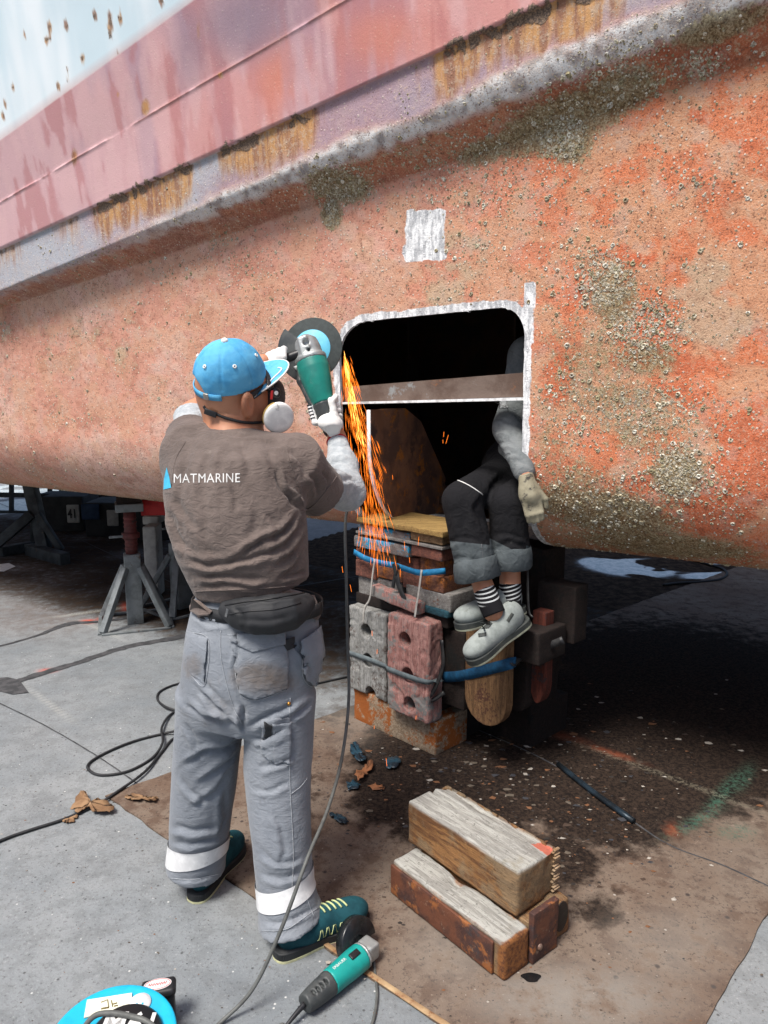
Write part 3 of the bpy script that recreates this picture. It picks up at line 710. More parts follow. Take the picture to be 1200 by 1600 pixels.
# ================================================================== the yard
gx = np.unique(np.concatenate([[-300, -120, -50, -25, -14], np.arange(-9, -3, .15), np.arange(-3, 2.6, .025), np.arange(2.6, 6, .15), [8, 14, 25, 50, 120, 300]]))
gy = np.unique(np.concatenate([[-300, -100, -30, -8, -2, 0, .6], np.arange(1.0, 7.5, .025), np.arange(7.5, 16, .12), [18, 22, 30, 50, 120, 300]]))
X, Y = np.meshgrid(gx, gy, indexing='ij'); GV = np.stack([X.ravel(), Y.ravel(), np.zeros(X.size)], 1)
GI = np.arange(X.size).reshape(X.shape); GF = np.stack([GI[:-1, :-1], GI[1:, :-1], GI[1:, 1:], GI[:-1, 1:]], -1).reshape(-1, 4)
gp = proj(GV); ok = (gp[:, 2] > .3); gpx = np.where(ok[:, None], gp[:, :2], -5000)
gs, go, _ = hsoz(GV)
gn = fbm(GV, 2.2, 5, 4); gm = fbm(GV, 8, 4, 9)
dirt_shade = blobs(gpx, [(790, 1180, 190, 75, 1), (700, 1130, 180, 60, .9), (940, 1250, 120, 60, .8), (560, 1180, 60, 60, .55), (860, 1330, 100, 50, .6), (600, 1240, 50, 60, .6), (1000, 1090, 260, 110, .9), (1150, 1150, 200, 100, .8), (480, 1030, 130, 60, .6)])  # mud round the blocks, and painted shade towards the right under the hull
dirt_shade = np.clip(dirt_shade + (gm - .5) * .4 * (dirt_shade > .1), 0, 1)
keel = sstep(.1, -.5, go) * sstep(-3.1, -2.2, go) * (gs > -3) * (gs < 9)         # hull's shade painted in with oily mud and rust scale along the keel line
dirt_shade = np.maximum(dirt_shade, keel * (.55 + .7 * (gn - .4)))
brown = blobs(gpx, [(120, 900, 170, 40, .8), (60, 960, 90, 30, .5), (250, 860, 120, 30, .5), (900, 1120, 260, 50, .5), (1000, 1180, 160, 60, .5)])
wet_glint = np.clip(blobs(gpx, [(985, 886, 75, 15, 1, 5), (1150, 902, 90, 22, 1, 6), (930, 878, 30, 8, .8), (20, 790, 130, 34, 1.2), (110, 765, 120, 12, 1)]) - 1.3 * sstep(.50, .62, fbm(GV, 2.2, 4, 77)), 0, 1) * (go < -1.9)  # puddles, with their bright sky glint carried as colour
dirt_shade = np.maximum(dirt_shade, sstep(-2.0, -2.5, go) * (gs < 4.6) * (1 - wet_glint) * .9)  # ground past the hull blackened the same way, around the pale patches
green = blobs(gpx, [(1130, 1240, 42, 8, 1, -55), (1085, 1285, 40, 7, 1, -30), (1150, 1300, 25, 10, .7), (1160, 1220, 20, 7, .8, -60), (1120, 1250, 8, 40, .5, 60)])
redm = blobs(gpx, [(1052, 1298, 9, 10, 1), (138, 971, 10, 3, 1), (162, 967, 8, 3, 1), (75, 1048, 12, 3, .8), (195, 948, 5, 6, .8), (935, 1172, 70, 4, .7, 18)])
chalk = blobs(gpx, [(1000, 1205, 110, 2.2, .8, 20), (150, 955, 60, 2, .6, -8), (160, 985, 30, 2, .6, 24), (85, 1105, 60, 2.0, .5, 35), (150, 1030, 2, 2, 0)])
t = NT('worn_concrete')
n1 = t.noise(1.3, 8, .65); n2 = t.noise(14, 8, .7); n3 = t.noise(90, 6, .75); v1 = t.voro(110); vcol = t.n('ShaderNodeSeparateColor', {0: t.n('ShaderNodeTexVoronoi', {'Vector': t.tc, 'Scale': 38.0}).outputs['Color']}).outputs[0]; v38 = t.voro(38)
c = t.mix(t.ss(n1, .3, .7), (.160, .180, .195, 1), (.245, .260, .268, 1)); c = t.mix(t.math('MULTIPLY', t.ss(n2, .46, .60), .45), c, (.14, .15, .155, 1)); c = t.mix(t.math('MULTIPLY', t.ss(t.noise(3.2, 8, .7), .52, .64), .25), c, (.10, .105, .11, 1))
c = t.mix(t.math('MULTIPLY', t.ss(n3, .54, .66), .75), c, (.07, .07, .07, 1)); c = t.mix(t.math('MULTIPLY', t.ss(n3, .42, .30), .6), c, (.46, .46, .45, 1))
c = t.mix(t.math('MULTIPLY', t.attr('brown'), t.ss(n2, .25, .6)), c, (.12, .075, .055, 1))
c = t.mix(t.math('MULTIPLY', t.math('MULTIPLY', t.ss(v38, .22, .1), t.math('GREATER_THAN', vcol, .88)), .8), c, (.05, .05, .05, 1))
c = t.mix(t.math('MULTIPLY', t.math('MULTIPLY', t.ss(v38, .16, .08), t.math('LESS_THAN', vcol, .08)), .9), c, (.6, .6, .58, 1))
d = t.ss(t.math('ADD', t.attr('dirt_shade'), t.math('MULTIPLY', t.math('SUBTRACT', n2, .5), .7)), .25, .7)
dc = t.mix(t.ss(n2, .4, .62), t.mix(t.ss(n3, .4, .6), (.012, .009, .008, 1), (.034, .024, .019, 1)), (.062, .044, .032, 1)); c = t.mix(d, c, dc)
c = t.mix(t.math('MULTIPLY', t.attr('green'), t.ss(n2, .3, .6)), c, (.05, .24, .16, 1)); c = t.mix(t.math('MULTIPLY', t.attr('redm'), t.ss(n2, .25, .5)), c, (.55, .08, .04, 1)); c = t.mix(t.math('MULTIPLY', t.attr('chalk'), t.ss(n3, .35, .6)), c, (.5, .5, .45, 1))
wt = t.ss(t.math('ADD', t.attr('wet_glint'), t.math('MULTIPLY', t.math('SUBTRACT', n2, .5), .5)), .4, .6)
c = t.mix(t.math('MULTIPLY', wt, .9), c, t.mix(t.ss(n2, .42, .58), (.84, .90, .92, 1), (.55, .66, .70, 1)))  # sky's reflection painted as a pale base colour
ro = t.math('SUBTRACT', t.math('SUBTRACT', .88, t.math('MULTIPLY', wt, .72)), t.math('MULTIPLY', d, -.08))
h = t.math('ADD', n3, t.math('MULTIPLY', n2, 1.2)); h = t.math('MULTIPLY', h, t.math('SUBTRACT', 1.0, wt)); 
GROUND = t.set(Base_Color=c, Roughness=ro, Specular_IOR_Level=t.math('SUBTRACT', .4, t.math('MULTIPLY', d, .36), 0, True), Normal=t.bump(h, .5, .006))
tag(obj('ground', (GV, GF), GROUND, None, (0, 0, 0), smooth=False, attrs=dict(dirt_shade=np.clip(dirt_shade, 0, 1), brown=np.clip(brown, 0, 1), wet_glint=np.clip(wet_glint, 0, 1), green=green, redm=redm, chalk=chalk)), kind='structure')

# sealed joints in the slab: ragged dark strips
TAR = M('crumbled_joint_tar', (.035, .037, .04), (.07, .07, .075), 20, (.7, .9), .6, 60, .004)
def joint(name, pts, wds, seed, label, z=.0035):
    P = np.array([PZ(x, y, z) for x, y in pts]); Q = catmull(P, 30); L = np.interp(np.linspace(0, 1, len(Q)), np.linspace(0, 1, len(wds)), wds)
    T = np.gradient(Q, axis=0); T /= np.linalg.norm(T, axis=1, keepdims=True); Nn = np.stack([-T[:, 1], T[:, 0], 0 * T[:, 0]], 1)
    j1 = L * (.5 + .9 * (fbm(Q, 22, 3, seed) - .35)); j2 = L * (.5 + .9 * (fbm(Q, 22, 3, seed + 9) - .35))
    a, b = Q + Nn * j1[:, None], Q - Nn * j2[:, None]; a[:, 2] = b[:, 2] = z; n = len(Q)
    o = obj(name, (np.concatenate([a, b]), [(i, i + n, i + n + 1, i + 1) for i in range(n - 1)]), TAR, None, (Q[0][0], Q[0][1], 0), smooth=False)
    return tag(o, kind='structure')
joint('ground_joint', [(-60, 1022), (0, 1009), (60, 992), (110, 974), (180, 968), (320, 940), (560, 900)], [.012, .018, .02, .055, .03, .02, .02], 3, '')
joint('ground_joint', [(20, 1068), (40, 1060), (120, 1035), (200, 1010), (290, 993), (420, 965), (560, 940)], [.06, .05, .045, .05, .06, .04, .03], 5, '')
Pp = [(-20, 1060), (12, 1058), (30, 1062), (45, 1082), (20, 1085), (0, 1080), (-20, 1082)]
q = np.array([PZ(x, y, .0036) for x, y in Pp]); tag(obj('ground_patch', (q, [tuple(range(len(q)))[::-1]]), TAR, None, (q[0][0], q[0][1], 0), smooth=False), kind='structure')

# brown sheet lying under the worker's feet and the timbers
A0, B0_ = PZ(165, 1245), PZ(680, 1600); tdir = unit(PZ(300, 1196) - A0); r0, r1 = PZ(1105, 1600), PZ(1200, 1430)
def isect(p, d, q, e): m = np.array([[d[0], -e[0]], [d[1], -e[1]]]); k = np.linalg.solve(m, (q - p)[:2]); return p + d * k[0]
tdir = unit(tdir * np.array([1, 1, 0])); bdir = unit(B0_ - A0); rdir = unit(r1 - r0)
c1 = isect(A0, tdir, r0, rdir); c2 = B0_ + bdir * .5; c3 = isect(c2, tdir, r0, rdir)
ring = [A0, c2, c3, c1]; poly = []
for a, b in zip(ring, ring[1:] + ring[:1]):
    n = max(2, int(np.linalg.norm(b - a) / .05))
    for k in range(n): p = a + (b - a) * k / n; poly.append(p + np.array([rng.normal(), rng.normal(), 0]) * .0025)
poly = np.array(poly); poly[:, 2] = .0005
t = NT('stained_board')
n1 = t.noise(2.2, 8, .65); n2 = t.noise(11, 8, .7); n3 = t.noise(80, 6, .75); dn = t.noise(1.1, 6, .6)
c = t.mix(t.ss(n1, .3, .68), (.125, .082, .058, 1), (.180, .142, .112, 1)); c = t.mix(t.math('MULTIPLY', t.ss(n2, .47, .60), .7), c, (.085, .05, .034, 1))
c = t.mix(t.math('MULTIPLY', t.ss(n3, .54, .64), .8), c, (.04, .028, .024, 1)); c = t.mix(t.math('MULTIPLY', t.ss(n3, .40, .30), .5), c, (.36, .30, .24, 1))
vv = t.voro(24); vk = t.n('ShaderNodeSeparateColor', {0: t.n('ShaderNodeTexVoronoi', {'Vector': t.tc, 'Scale': 24.0}).outputs['Color']}).outputs[0]
c = t.mix(t.math('MULTIPLY', t.ss(vv, .25, .1), t.math('GREATER_THAN', vk, .8)), c, (.04, .03, .028, 1))
d = t.ss(t.math('ADD', t.attr('dirt_shade'), t.math('MULTIPLY', t.math('SUBTRACT', n2, .5), 1.1)), .22, .55)
c = t.mix(d, c, t.mix(t.ss(n3, .4, .6), (.013, .010, .009, 1), (.042, .029, .022, 1)))
c = t.mix(t.math('MULTIPLY', t.math('MULTIPLY', t.attr('pale'), t.ss(n2, .3, .6)), .8), c, (.25, .235, .21, 1))
c = t.mix(t.math('MULTIPLY', t.attr('green'), t.math('MULTIPLY', t.ss(n3, .40, .60), .55)), c, (.04, .17, .12, 1)); c = t.mix(t.math('MULTIPLY', t.attr('redm'), t.math('MULTIPLY', t.ss(n2, .36, .58), .5)), c, (.35, .09, .04, 1)); c = t.mix(t.math('MULTIPLY', t.attr('chalk'), t.math('MULTIPLY', t.ss(n3, .42, .6), .55)), c, (.22, .20, .15, 1))
BOARD = t.set(Base_Color=c, Roughness=.9, Specular_IOR_Level=t.math('SUBTRACT', .3, t.math('MULTIPLY', d, .24), 0, True), Normal=t.bump(t.math('ADD', n3, n2), .45, .005))
bm = bmesh.new(); bv = [bm.verts.new(p.tolist()) for p in poly]; bm.faces.new(bv)
for ax in (0, 1):
    for k in np.arange(poly[:, ax].min() + .025, poly[:, ax].max(), .025):
        co = [0, 0, 0]; no = [0, 0, 0]; co[ax] = k; no[ax] = 1
        bmesh.ops.bisect_plane(bm, geom=list(bm.verts) + list(bm.edges) + list(bm.faces), plane_co=co, plane_no=no)
pv, pf = bm_geo(bm); n = len(pv); E = {}
if np.cross(pv[pf[0][1]] - pv[pf[0][0]], pv[pf[0][2]] - pv[pf[0][0]])[2] < 0: pf = [f[::-1] for f in pf]
for f in pf:
    for i in range(len(f)): E[(f[i], f[(i + 1) % len(f)])] = 1
BT = .007
tv = pv.copy(); tv[:, 2] = BT
bd = [(a, b) for (a, b) in E if (b, a) not in E]
bp = proj(tv)[:, :2]; bdirt_shade = blobs(bp, [(790, 1200, 200, 85, 1), (690, 1190, 130, 70, 1), (760, 1290, 90, 60, .6), (960, 1260, 150, 70, .8), (870, 1340, 90, 60, .6), (600, 1240, 60, 60, .7), (330, 1370, 90, 30, .5, 35), (1120, 1200, 160, 80, .7), (660, 1290, 60, 40, .6), (930, 1420, 60, 40, .45), (1000, 1090, 280, 110, 1), (1180, 1130, 220, 110, 1), (520, 1090, 90, 40, .5), (480, 1250, 40, 60, .35)])  # mud, plus the hull's shade painted onto the board at the right
pale = blobs(bp, [(900, 1560, 160, 50, .9), (720, 1480, 80, 60, .5), (1050, 1480, 100, 60, .5), (545, 1100, 50, 60, .4), (1150, 1350, 100, 60, .2)])
bgreen = blobs(bp, [(1130, 1240, 46, 8, 1, -50), (1085, 1285, 44, 7, 1, -28), (1150, 1300, 28, 10, .7), (1165, 1215, 22, 7, .8, -60)]); bred = blobs(bp, [(1052, 1298, 9, 11, 1), (960, 1178, 40, 4, .8, 18), (880, 1150, 50, 6, .5, 18)]); bch = blobs(bp, [(1040, 1212, 140, 3.0, 1, 20), (1150, 1255, 60, 2.5, .8, 20)])
tag(obj('ground_sheet', (np.concatenate([tv, pv]), [f for f in pf] + [(b, a, a + n, b + n) for a, b in bd]), BOARD, None, (A0[0], A0[1], 0), smooth=False, attrs=dict(dirt_shade=np.concatenate([bdirt_shade] * 2), green=np.concatenate([bgreen] * 2), redm=np.concatenate([bred] * 2), chalk=np.concatenate([bch] * 2), pale=np.concatenate([pale] * 2))), 'brown stained board lying flat on the concrete under the worker and timber blocks', 'board')

joint('sheet_seam', [(700, 1120), (860, 1192), (990, 1284), (1050, 1322), (1130, 1352), (1230, 1398)], [.006, .007, .006, .005, .006, .005], 11, '', BT + .001)
joint('ground_joint', [(-40, 770), (60, 812), (140, 850), (230, 892), (330, 940)], [.007] * 5, 21, '')
joint('ground_joint', [(-30, 1085), (60, 1128), (150, 1180), (230, 1235)], [.005] * 4, 23, '')

# ================================================================== the man grinding
SHIRT = M('faded_brown_cotton', (.150, .118, .105), (.115, .090, .080), 9, (.85, .95), .35, 260, .0015, weave=900, spec=.2, sheen=.15, crease=.55, spots=[((.20, .165, .145), 5, .60), ((.085, .068, .06), 22, .68)])
GREYCOT = M('grey_marl_cotton', (.42, .45, .47), (.33, .36, .385), 40, (.85, .95), .3, 300, .0015, weave=1000, spec=.2, sheen=.15, crease=.5)
SKIN = NT('skin'); _n = SKIN.noise(60, 5, .6); _n2 = SKIN.noise(9, 4, .6)
SKIN = SKIN.set(Base_Color=SKIN.mix(SKIN.ss(_n2, .35, .7), (.50, .235, .135, 1), (.42, .165, .09, 1)), Roughness=.5, Subsurface_Weight=.12, Subsurface_Radius=(.02, .008, .004), Subsurface_Scale=.3, Normal=SKIN.bump(_n, .15, .001))
t = NT('washed_grey_work_twill')
n1 = t.noise(5, 8, .65); n2 = t.noise(22, 7, .7); sm = t.attr('soil')
c = t.mix(t.ss(n1, .3, .7), (.165, .185, .215, 1), (.235, .255, .285, 1)); c = t.mix(t.math('MULTIPLY', t.ss(n2, .58, .7), .4), c, (.12, .125, .14, 1))
c = t.mix(t.ss(t.math('ADD', sm, t.math('MULTIPLY', t.math('SUBTRACT', n2, .5), .9)), .40, 1.25), c, (.140, .112, .092, 1))
TWILL = t.set(Base_Color=c, Roughness=.88, Specular_IOR_Level=.2, Sheen_Weight=.15, Normal=t.bump(t.math('ADD', t.noise(300, 4, .7), t.noise(60, 5, .6)), .35, .0015, t.bump(t.noise(24, 4, .55, t.stretch(1, 1, 2.0), 1.3), .38, .011)))
CAPB = M('blue_cap_cotton', (.12, .42, .68), (.075, .34, .62), 14, (.8, .92), .3, 250, .0012, weave=900, spec=.2, spots=((.16, .46, .70), 18, .60))
WHITEC = M('off_white_cotton', (.82, .82, .80), (.68, .68, .67), 25, (.8, .95), .4, 200, .002, spots=((.35, .34, .33), 24, .62))
BLACKP = M('black_plastic', (.012, .012, .014), (.02, .02, .022), 20, (.35, .5), .1, 120, .001)
BLACKC = M('black_nylon', (.014, .015, .017), (.024, .025, .028), 16, (.55, .75), .3, 240, .0012, weave=700)
REFL = M('silver_reflective_tape', (.80, .81, .82), (.66, .67, .68), 18, (.35, .5), .25, 60, .002, spots=((.45, .45, .46), 20, .63))
STITCH = M('pale_stitching', (.42, .45, .48), (.32, .34, .37), 60, (.8, .9), .1)

def st(px_, py_, Y, hw, ry, ax=(1, 0, 0)):
    P = PY(px_, py_, Y); return (P, unit(ax), hw * proj(P)[0, 2] / F, ry)
def mpx(P): return proj(P)[0, 2] / F

wk = thing('person', 'worker in blue cap, brown shirt and grey cargo trousers cutting with a grinder', 'person', PZ(385, 1450))
YAW = (.985, -.17, 0)
# ---- t-shirt
fs = Field((-.86, 1.72, .90), (.14, 2.62, 1.62), .0065)
fs.etube([st(393, 912, 2.10, 92, .140, YAW), st(388, 890, 2.095, 97, .150, YAW), st(378, 850, 2.09, 106, .158, YAW), st(369, 800, 2.095, 110, .158, YAW), st(363, 760, 2.11, 110, .15, YAW),
          st(361, 728, 2.12, 106, .135, YAW), st(362, 710, 2.13, 92, .10, YAW), st(364, 698, 2.14, 60, .075, YAW)], k=.02)
fs.cap(PY(362, 703, 2.15), PY(300, 710, 2.15), .066, .076, .05); fs.cap(PY(366, 704, 2.15), PY(452, 720, 2.15), .066, .078, .05)
a_, b_ = PY(455, 722, 2.14), PY(500, 771, 2.285)
fs.etube([(a_, unit([1, .2, 1]), .088, .085), ((a_ + b_) / 2, unit([1, .2, 1]), .084, .082), (b_, unit([1, .2, 1]), .083, .080)], k=.05)
a2, b2 = PY(304, 708, 2.15), PY(298, 684, 2.28)
fs.etube([(a2, (1, 0, 0), .085, .085), (b2, (1, 0, 0), .076, .076)], k=.05)
# neck hole
fs.etube([(PY(352, 668, 2.13), (1, 0, 0), .078, .070), (PY(352, 640, 2.13), (1, 0, 0), .085, .075)], k=.0) if False else None
V, Fc = fs.mesh(3)
fl = [
 ([(470, 800), (440, 830), (400, 850), (360, 880)], 9, .010), ([(476, 812), (450, 845), (415, 868)], 8, .009), ([(480, 835), (455, 865), (430, 885)], 8, .008),
 ([(466, 790), (450, 775), (438, 755), (432, 730)], 7, .010), ([(472, 796), (458, 782), (448, 762)], 6, .008),
 ([(300, 905), (340, 898), (385, 905), (420, 902)], 9, .008), ([(310, 920), (350, 914), (400, 918)], 7, .006), ([(440, 905), (462, 898), (482, 890)], 7, .007),
 ([(330, 690), (320, 730), (318, 780), (326, 830)], 14, .008), ([(350, 700), (345, 740), (350, 800)], 12, .006), ([(300, 700), (285, 740), (280, 790), (288, 850)], 12, .008),
 ([(262, 770), (285, 800), (320, 835)], 10, .007), ([(275, 845), (310, 862), (360, 866)], 10, .007), ([(283, 875), (330, 882), (390, 874), (440, 860)], 9, .008),
 ([(375, 690), (385, 720), (384, 760)], 12, .006), ([(410, 690), (425, 720), (428, 750)], 10, .006), ([(395, 780), (400, 820), (380, 850)], 12, .005),
 ([(480, 740), (495, 760), (498, 780)], 7, .006), ([(500, 735), (512, 752), (512, 765)], 6, .005), ([(340, 672), (365, 680), (400, 678)], 6, .006), ([(450, 700), (470, 722), (480, 745)], 8, .005),
 ([(320, 800), (322, 850), (345, 890)], 11, .006), ([(268, 800), (275, 830), (292, 870)], 8, .007),
 ([(474, 860), (462, 885), (440, 900)], 7, .007), ([(415, 800), (430, 822), (425, 850)], 9, .004), ([(358, 735), (366, 770), (362, 805)], 9, .004),
]
V = folds(V, Fc, [(a, b * (.72 if b < 10 else .85), c * (1.35 if b < 10 else .65)) for a, b, c in fl], (.0022, 12, 3))
shirt = obj('t_shirt', (V, Fc), SHIRT, wk); T_SH = bvh(V, Fc)
sd = [sline(T_SH, [(470, 801), (490, 789), (508, 768), (526, 744)], .0022, .001, 8), sline(T_SH, [(448, 700), (452, 720), (460, 745), (470, 770), (474, 792)], .0014, .0004, 8), sline(T_SH, [(290, 690), (274, 720), (268, 760)], .0014, .0004, 8),
      sline(T_SH, [(305, 924), (350, 922), (400, 920), (450, 916), (480, 910)], .0016, .0006, 8)]
for s_h, nm_ in zip(sd, ('sleeve_hem', 'shoulder_seam', 'shoulder_seam', 'hem')):
    if len(s_h[0]): obj(nm_, s_h, SHIRT, shirt)
# print on the back
tv, tf = text_geo('MATMARINE', 1.0, 0, 0, 1.08); x0, x1 = tv[:, 0].min(), tv[:, 0].max(); y1 = tv[:, 1].max()
def wrap(tv, tf, X0, X1, Yb, Yt, slope=0, n=2):
    bm = bmesh.new(); vs = [bm.verts.new(v.tolist()) for v in tv]
    for f in tf:
        try: bm.faces.new([vs[i] for i in f])
        except ValueError: pass
    bmesh.ops.triangulate(bm, faces=list(bm.faces))
    for k in np.linspace(x0, x1, 60)[1:-1]: bmesh.ops.bisect_plane(bm, geom=list(bm.verts) + list(bm.edges) + list(bm.faces), plane_co=(k, 0, 0), plane_no=(1, 0, 0))
    v, f = bm_geo(bm); out = []; last = None
    for p in v:
        u = (p[0] - x0) / (x1 - x0); h = p[1] / y1
        q = on(T_SH, X0 + (X1 - X0) * u, Yb + (Yt - Yb) * h + slope * u, .0012); q = last if q is None else q; last = q; out.append(q)
    return np.array(out), f
PRINTW = M('white_shirt_print', (.66, .66, .65), (.55, .55, .54), 60, (.6, .8), .2, 200, .001)
PRINTC = M('cyan_shirt_print', (.06, .45, .68), (.05, .38, .6), 60, (.6, .8), .2, 200, .001)
obj('lettering', wrap(tv, tf, 272, 375, 754.5, 740.5, -1), PRINTW, shirt, smooth=False)
obj('emblem', patch(T_SH, [(261, 730), (265, 746), (268, 762), (256, 765), (257, 748)], .0012, 3, .001), PRINTC, shirt, smooth=False)
# ---- grey long sleeves under the t-shirt
fa = Field((-.80, 2.0, 1.1), (.05, 2.80, 1.85), .006)
E_R = PY(541, 769, 2.42); W_R = PY(527, 688, 2.595)
fa.cap(PY(475, 748, 2.22), E_R, .067, .059, .01); fa.cap(E_R, (E_R + W_R) / 2 + np.array([.004, 0, 0]), .057, .050, .03); fa.cap((E_R + W_R) / 2, W_R, .049, .034, .03)
E_L = PY(302, 648, 2.44); W_L = PY(412, 567, 2.60)
fa.cap(PY(300, 690, 2.22), E_L, .064, .058, .01); fa.cap(E_L, W_L, .055, .036, .03)
fa.half(W_R + unit(W_R - E_R) * .004, unit(W_R - E_R)); fa.half(W_L + unit(W_L - E_L) * .01, unit(W_L - E_L) + np.array([.6, 0, 0])) if False else None
V, Fc = fa.mesh(3)
fl = [([(512, 742), (530, 736), (552, 742)], 4, .005), ([(514, 726), (532, 721), (550, 727)], 4, .005), ([(514, 711), (530, 706), (546, 711)], 4, .005), ([(514, 698), (530, 694), (544, 699)], 3.5, .0045), ([(525, 752), (545, 750), (562, 757)], 5, .005),
      ([(520, 790), (530, 770), (528, 750)], 6, .005), ([(505, 795), (518, 780), (520, 760)], 5, .004), ([(275, 655), (300, 640), (322, 640)], 4, .004), ([(276, 664), (300, 652), (324, 650)], 4, .004), ([(545, 795), (558, 780), (563, 765)], 6, .003)]
V = folds(V, Fc, fl, (.003, 18, 3)); obj('sleeve', (V, Fc), GREYCOT, wk); T_SL = bvh(V, Fc)

# ---- head, neck and arms: one body
f_ = unit([.87, .5, 0]); u_ = unit([0, -.5, .87]); f_ = unit(f_ - u_ * np.dot(f_, u_)); r_ = np.cross(f_, u_); HE = np.stack([f_, r_, u_])
H = PY(362, 592, 2.16)
def hp(a, b, c): return H + f_ * a + r_ * b + u_ * c
fb = Field((-.72, 1.90, 1.22), (.02, 2.72, 1.82), .0045)
fb.ell(hp(-.005, 0, .0), (.096, .077, .104), HE, .02); fb.ell(hp(-.035, 0, -.035), (.068, .070, .07), HE, .03)
fb.ell(hp(.040, .0, -.062), (.060, .060, .070), HE, .03); fb.cap(hp(.055, .03, -.105), hp(.085, .0, -.110), .026, .024, .04); fb.cap(hp(.05, .042, -.085), hp(.01, .050, -.065), .026, .018, .03)
fb.cap(hp(.055, -.03, -.105), hp(.085, .0, -.110), .026, .024, .04); fb.cap(hp(.05, -.042, -.085), hp(.01, -.050, -.065), .026, .018, .03)
fb.cap(hp(.096, 0, -.025), hp(.118, 0, -.058), .010, .016, .02); fb.ell(hp(.098, 0, -.083), (.014, .026, .010), HE, .012)          # nose, mouth
for s in (-1, 1):
    fb.ell(hp(.088, s * .032, -.022), (.012, .016, .012), HE, .01); fb.cap(hp(.092, s * .015, -.008), hp(.080, s * .045, -.008), .009, .008, .015)
    e = hp(.014, s * .090, -.037)
    E2 = np.stack([unit(f_ * .9 - r_ * s * .45), unit(r_ * s * .9 + f_ * .45), u_])
    fb.ell(e, (.023, .012, .037), E2, .004); fb.ell(e + r_ * s * .011 + f_ * .007 + u_ * .003, (.011, .012, .022), E2, .003, 's'); fb.ell(e + r_ * s * .006 - u_ * .030, (.010, .008, .010), E2, .006)
NB = PY(362, 694, 2.17)
fb.cap(hp(-.03, 0, -.07), NB, .066, .074, .035); fb.cap(hp(.03, 0, -.10), NB + np.array([.03, .03, 0]), .045, .06, .03)
fb.cap(NB - ZU * .05 + np.array([-.1, 0, 0]), NB - ZU * .05 + np.array([.14, 0, 0]), .07, .07, .04); fb.cap(NB - ZU * .03, NB - ZU * .2, .09, .1, .04)
fb.cap(PY(452, 722, 2.16), E_R, .05, .042, .04); fb.cap(E_R, W_R, .042, .030, .02); fb.cap(W_R, W_R + unit(W_R - E_R) * .03, .030, .031, .02)
fb.cap(PY(300, 706, 2.17), E_L, .05, .042, .04); fb.cap(E_L, W_L, .042, .030, .02)
# neck-back rolls
V, Fc = fb.mesh(2)
V = folds(V, Fc, [([(330, 640), (350, 647), (380, 652)], 3, .002), ([(402, 640), (405, 650), (402, 662)], 3, .002)], (.0008, 30, 2))
obj('body', (V, Fc), SKIN, wk); T_BD = bvh(V, Fc)
# collar
CN = NB + u_ * .022; cx = unit([1, -.1, -.12]); cy = np.cross(unit([.05, -.25, 1]), cx)
ringp = [CN + cx * .083 * math.cos(a) + cy * .078 * math.sin(a) for a in np.linspace(0, 2 * math.pi, 40)]
obj('collar', tube(ringp, .008, 8, 0), SHIRT, shirt)

# ---- cap
fc = Field(H - .19, H + .24, .004)
CE = HE; cc = hp(-.004, 0, .012)
fc.ell(cc, (.104, .088, .108), CE, .002)
fc.half(hp(0, 0, -.006), -u_)
fc.ell(hp(-.108, 0, -.004), (.035, .046, .038), CE, .002, 's')
V, Fc = fc.mesh(2); N_ = normals(V, Fc)
q = (V - cc) @ CE.T; ang = np.arctan2(q[:, 1], q[:, 0]); pan = np.abs(((ang / (2 * math.pi) * 6 + .5) % 1) - .5)
out = np.sum(N_ * (V - cc), 1) > 0
V = V + N_ * ((-.0022 * np.exp(-(pan / .045) ** 2) * (q[:, 2] > .0) * out) + (fbm(V, 28, 3, 4) - .5) * .005)[:, None]
cap = obj('cap', (V, Fc), CAPB, wk); T_CP = bvh(V, Fc)
def capp(th, el, off=.001):
    d = np.array([math.cos(th) * math.cos(el), math.sin(th) * math.cos(el), math.sin(el)]); return cc + (d * (np.array([.104, .088, .108]) + off)) @ CE
obj('button', lathe([(0, .006), (.007, .005), (.010, .001), (.010, -.002)], capp(0, math.pi / 2), u_, 16), WHITEC, cap)
ey = [lathe([(.0022, .0015), (.0035, .0028), (.0052, .0022), (.006, 0)], capp(math.pi / 6 + math.pi / 3 * k + math.pi / 6 * 0 + math.pi / 3 * 0, .62), unit(capp(math.pi / 6 + math.pi / 3 * k, .62) - cc), 12) for k in range(6)]
for e_ in ey: obj('eyelet', e_, WHITEC, cap)
# bill
def billp(a, s):                           # a 0..1 outwards, s -1..1 across
    th = s * 1.15; base = np.array([.102 * math.cos(th), .086 * math.sin(th)])
    ext = .074 * math.cos(s * math.pi / 2 * .92) ** .55
    x = base[0] + a * ext; y = base[1] * (1 - .05 * a)
    z = -.004 - .028 * s * s + .016 * a * (1 - .2 * s * s)
    return hp(x - .004, y, z)
bt = []; na_, ns_ = 10, 28
for lay in (.0018, -.0018):
    for i in range(na_ + 1):
        for j in range(ns_ + 1): bt.append(billp(i / na_, -1 + 2 * j / ns_) + u_ * lay)
g = lambda l, i, j: l * (na_ + 1) * (ns_ + 1) + i * (ns_ + 1) + j
bf = [(g(0, i, j), g(0, i + 1, j), g(0, i + 1, j + 1), g(0, i, j + 1)) for i in range(na_) for j in range(ns_)] + [(g(1, i, j + 1), g(1, i + 1, j + 1), g(1, i + 1, j), g(1, i, j)) for i in range(na_) for j in range(ns_)]
bf += [(g(0, na_, j), g(1, na_, j), g(1, na_, j + 1), g(0, na_, j + 1)) for j in range(ns_)]
obj('bill', (bt, bf), CAPB, cap)
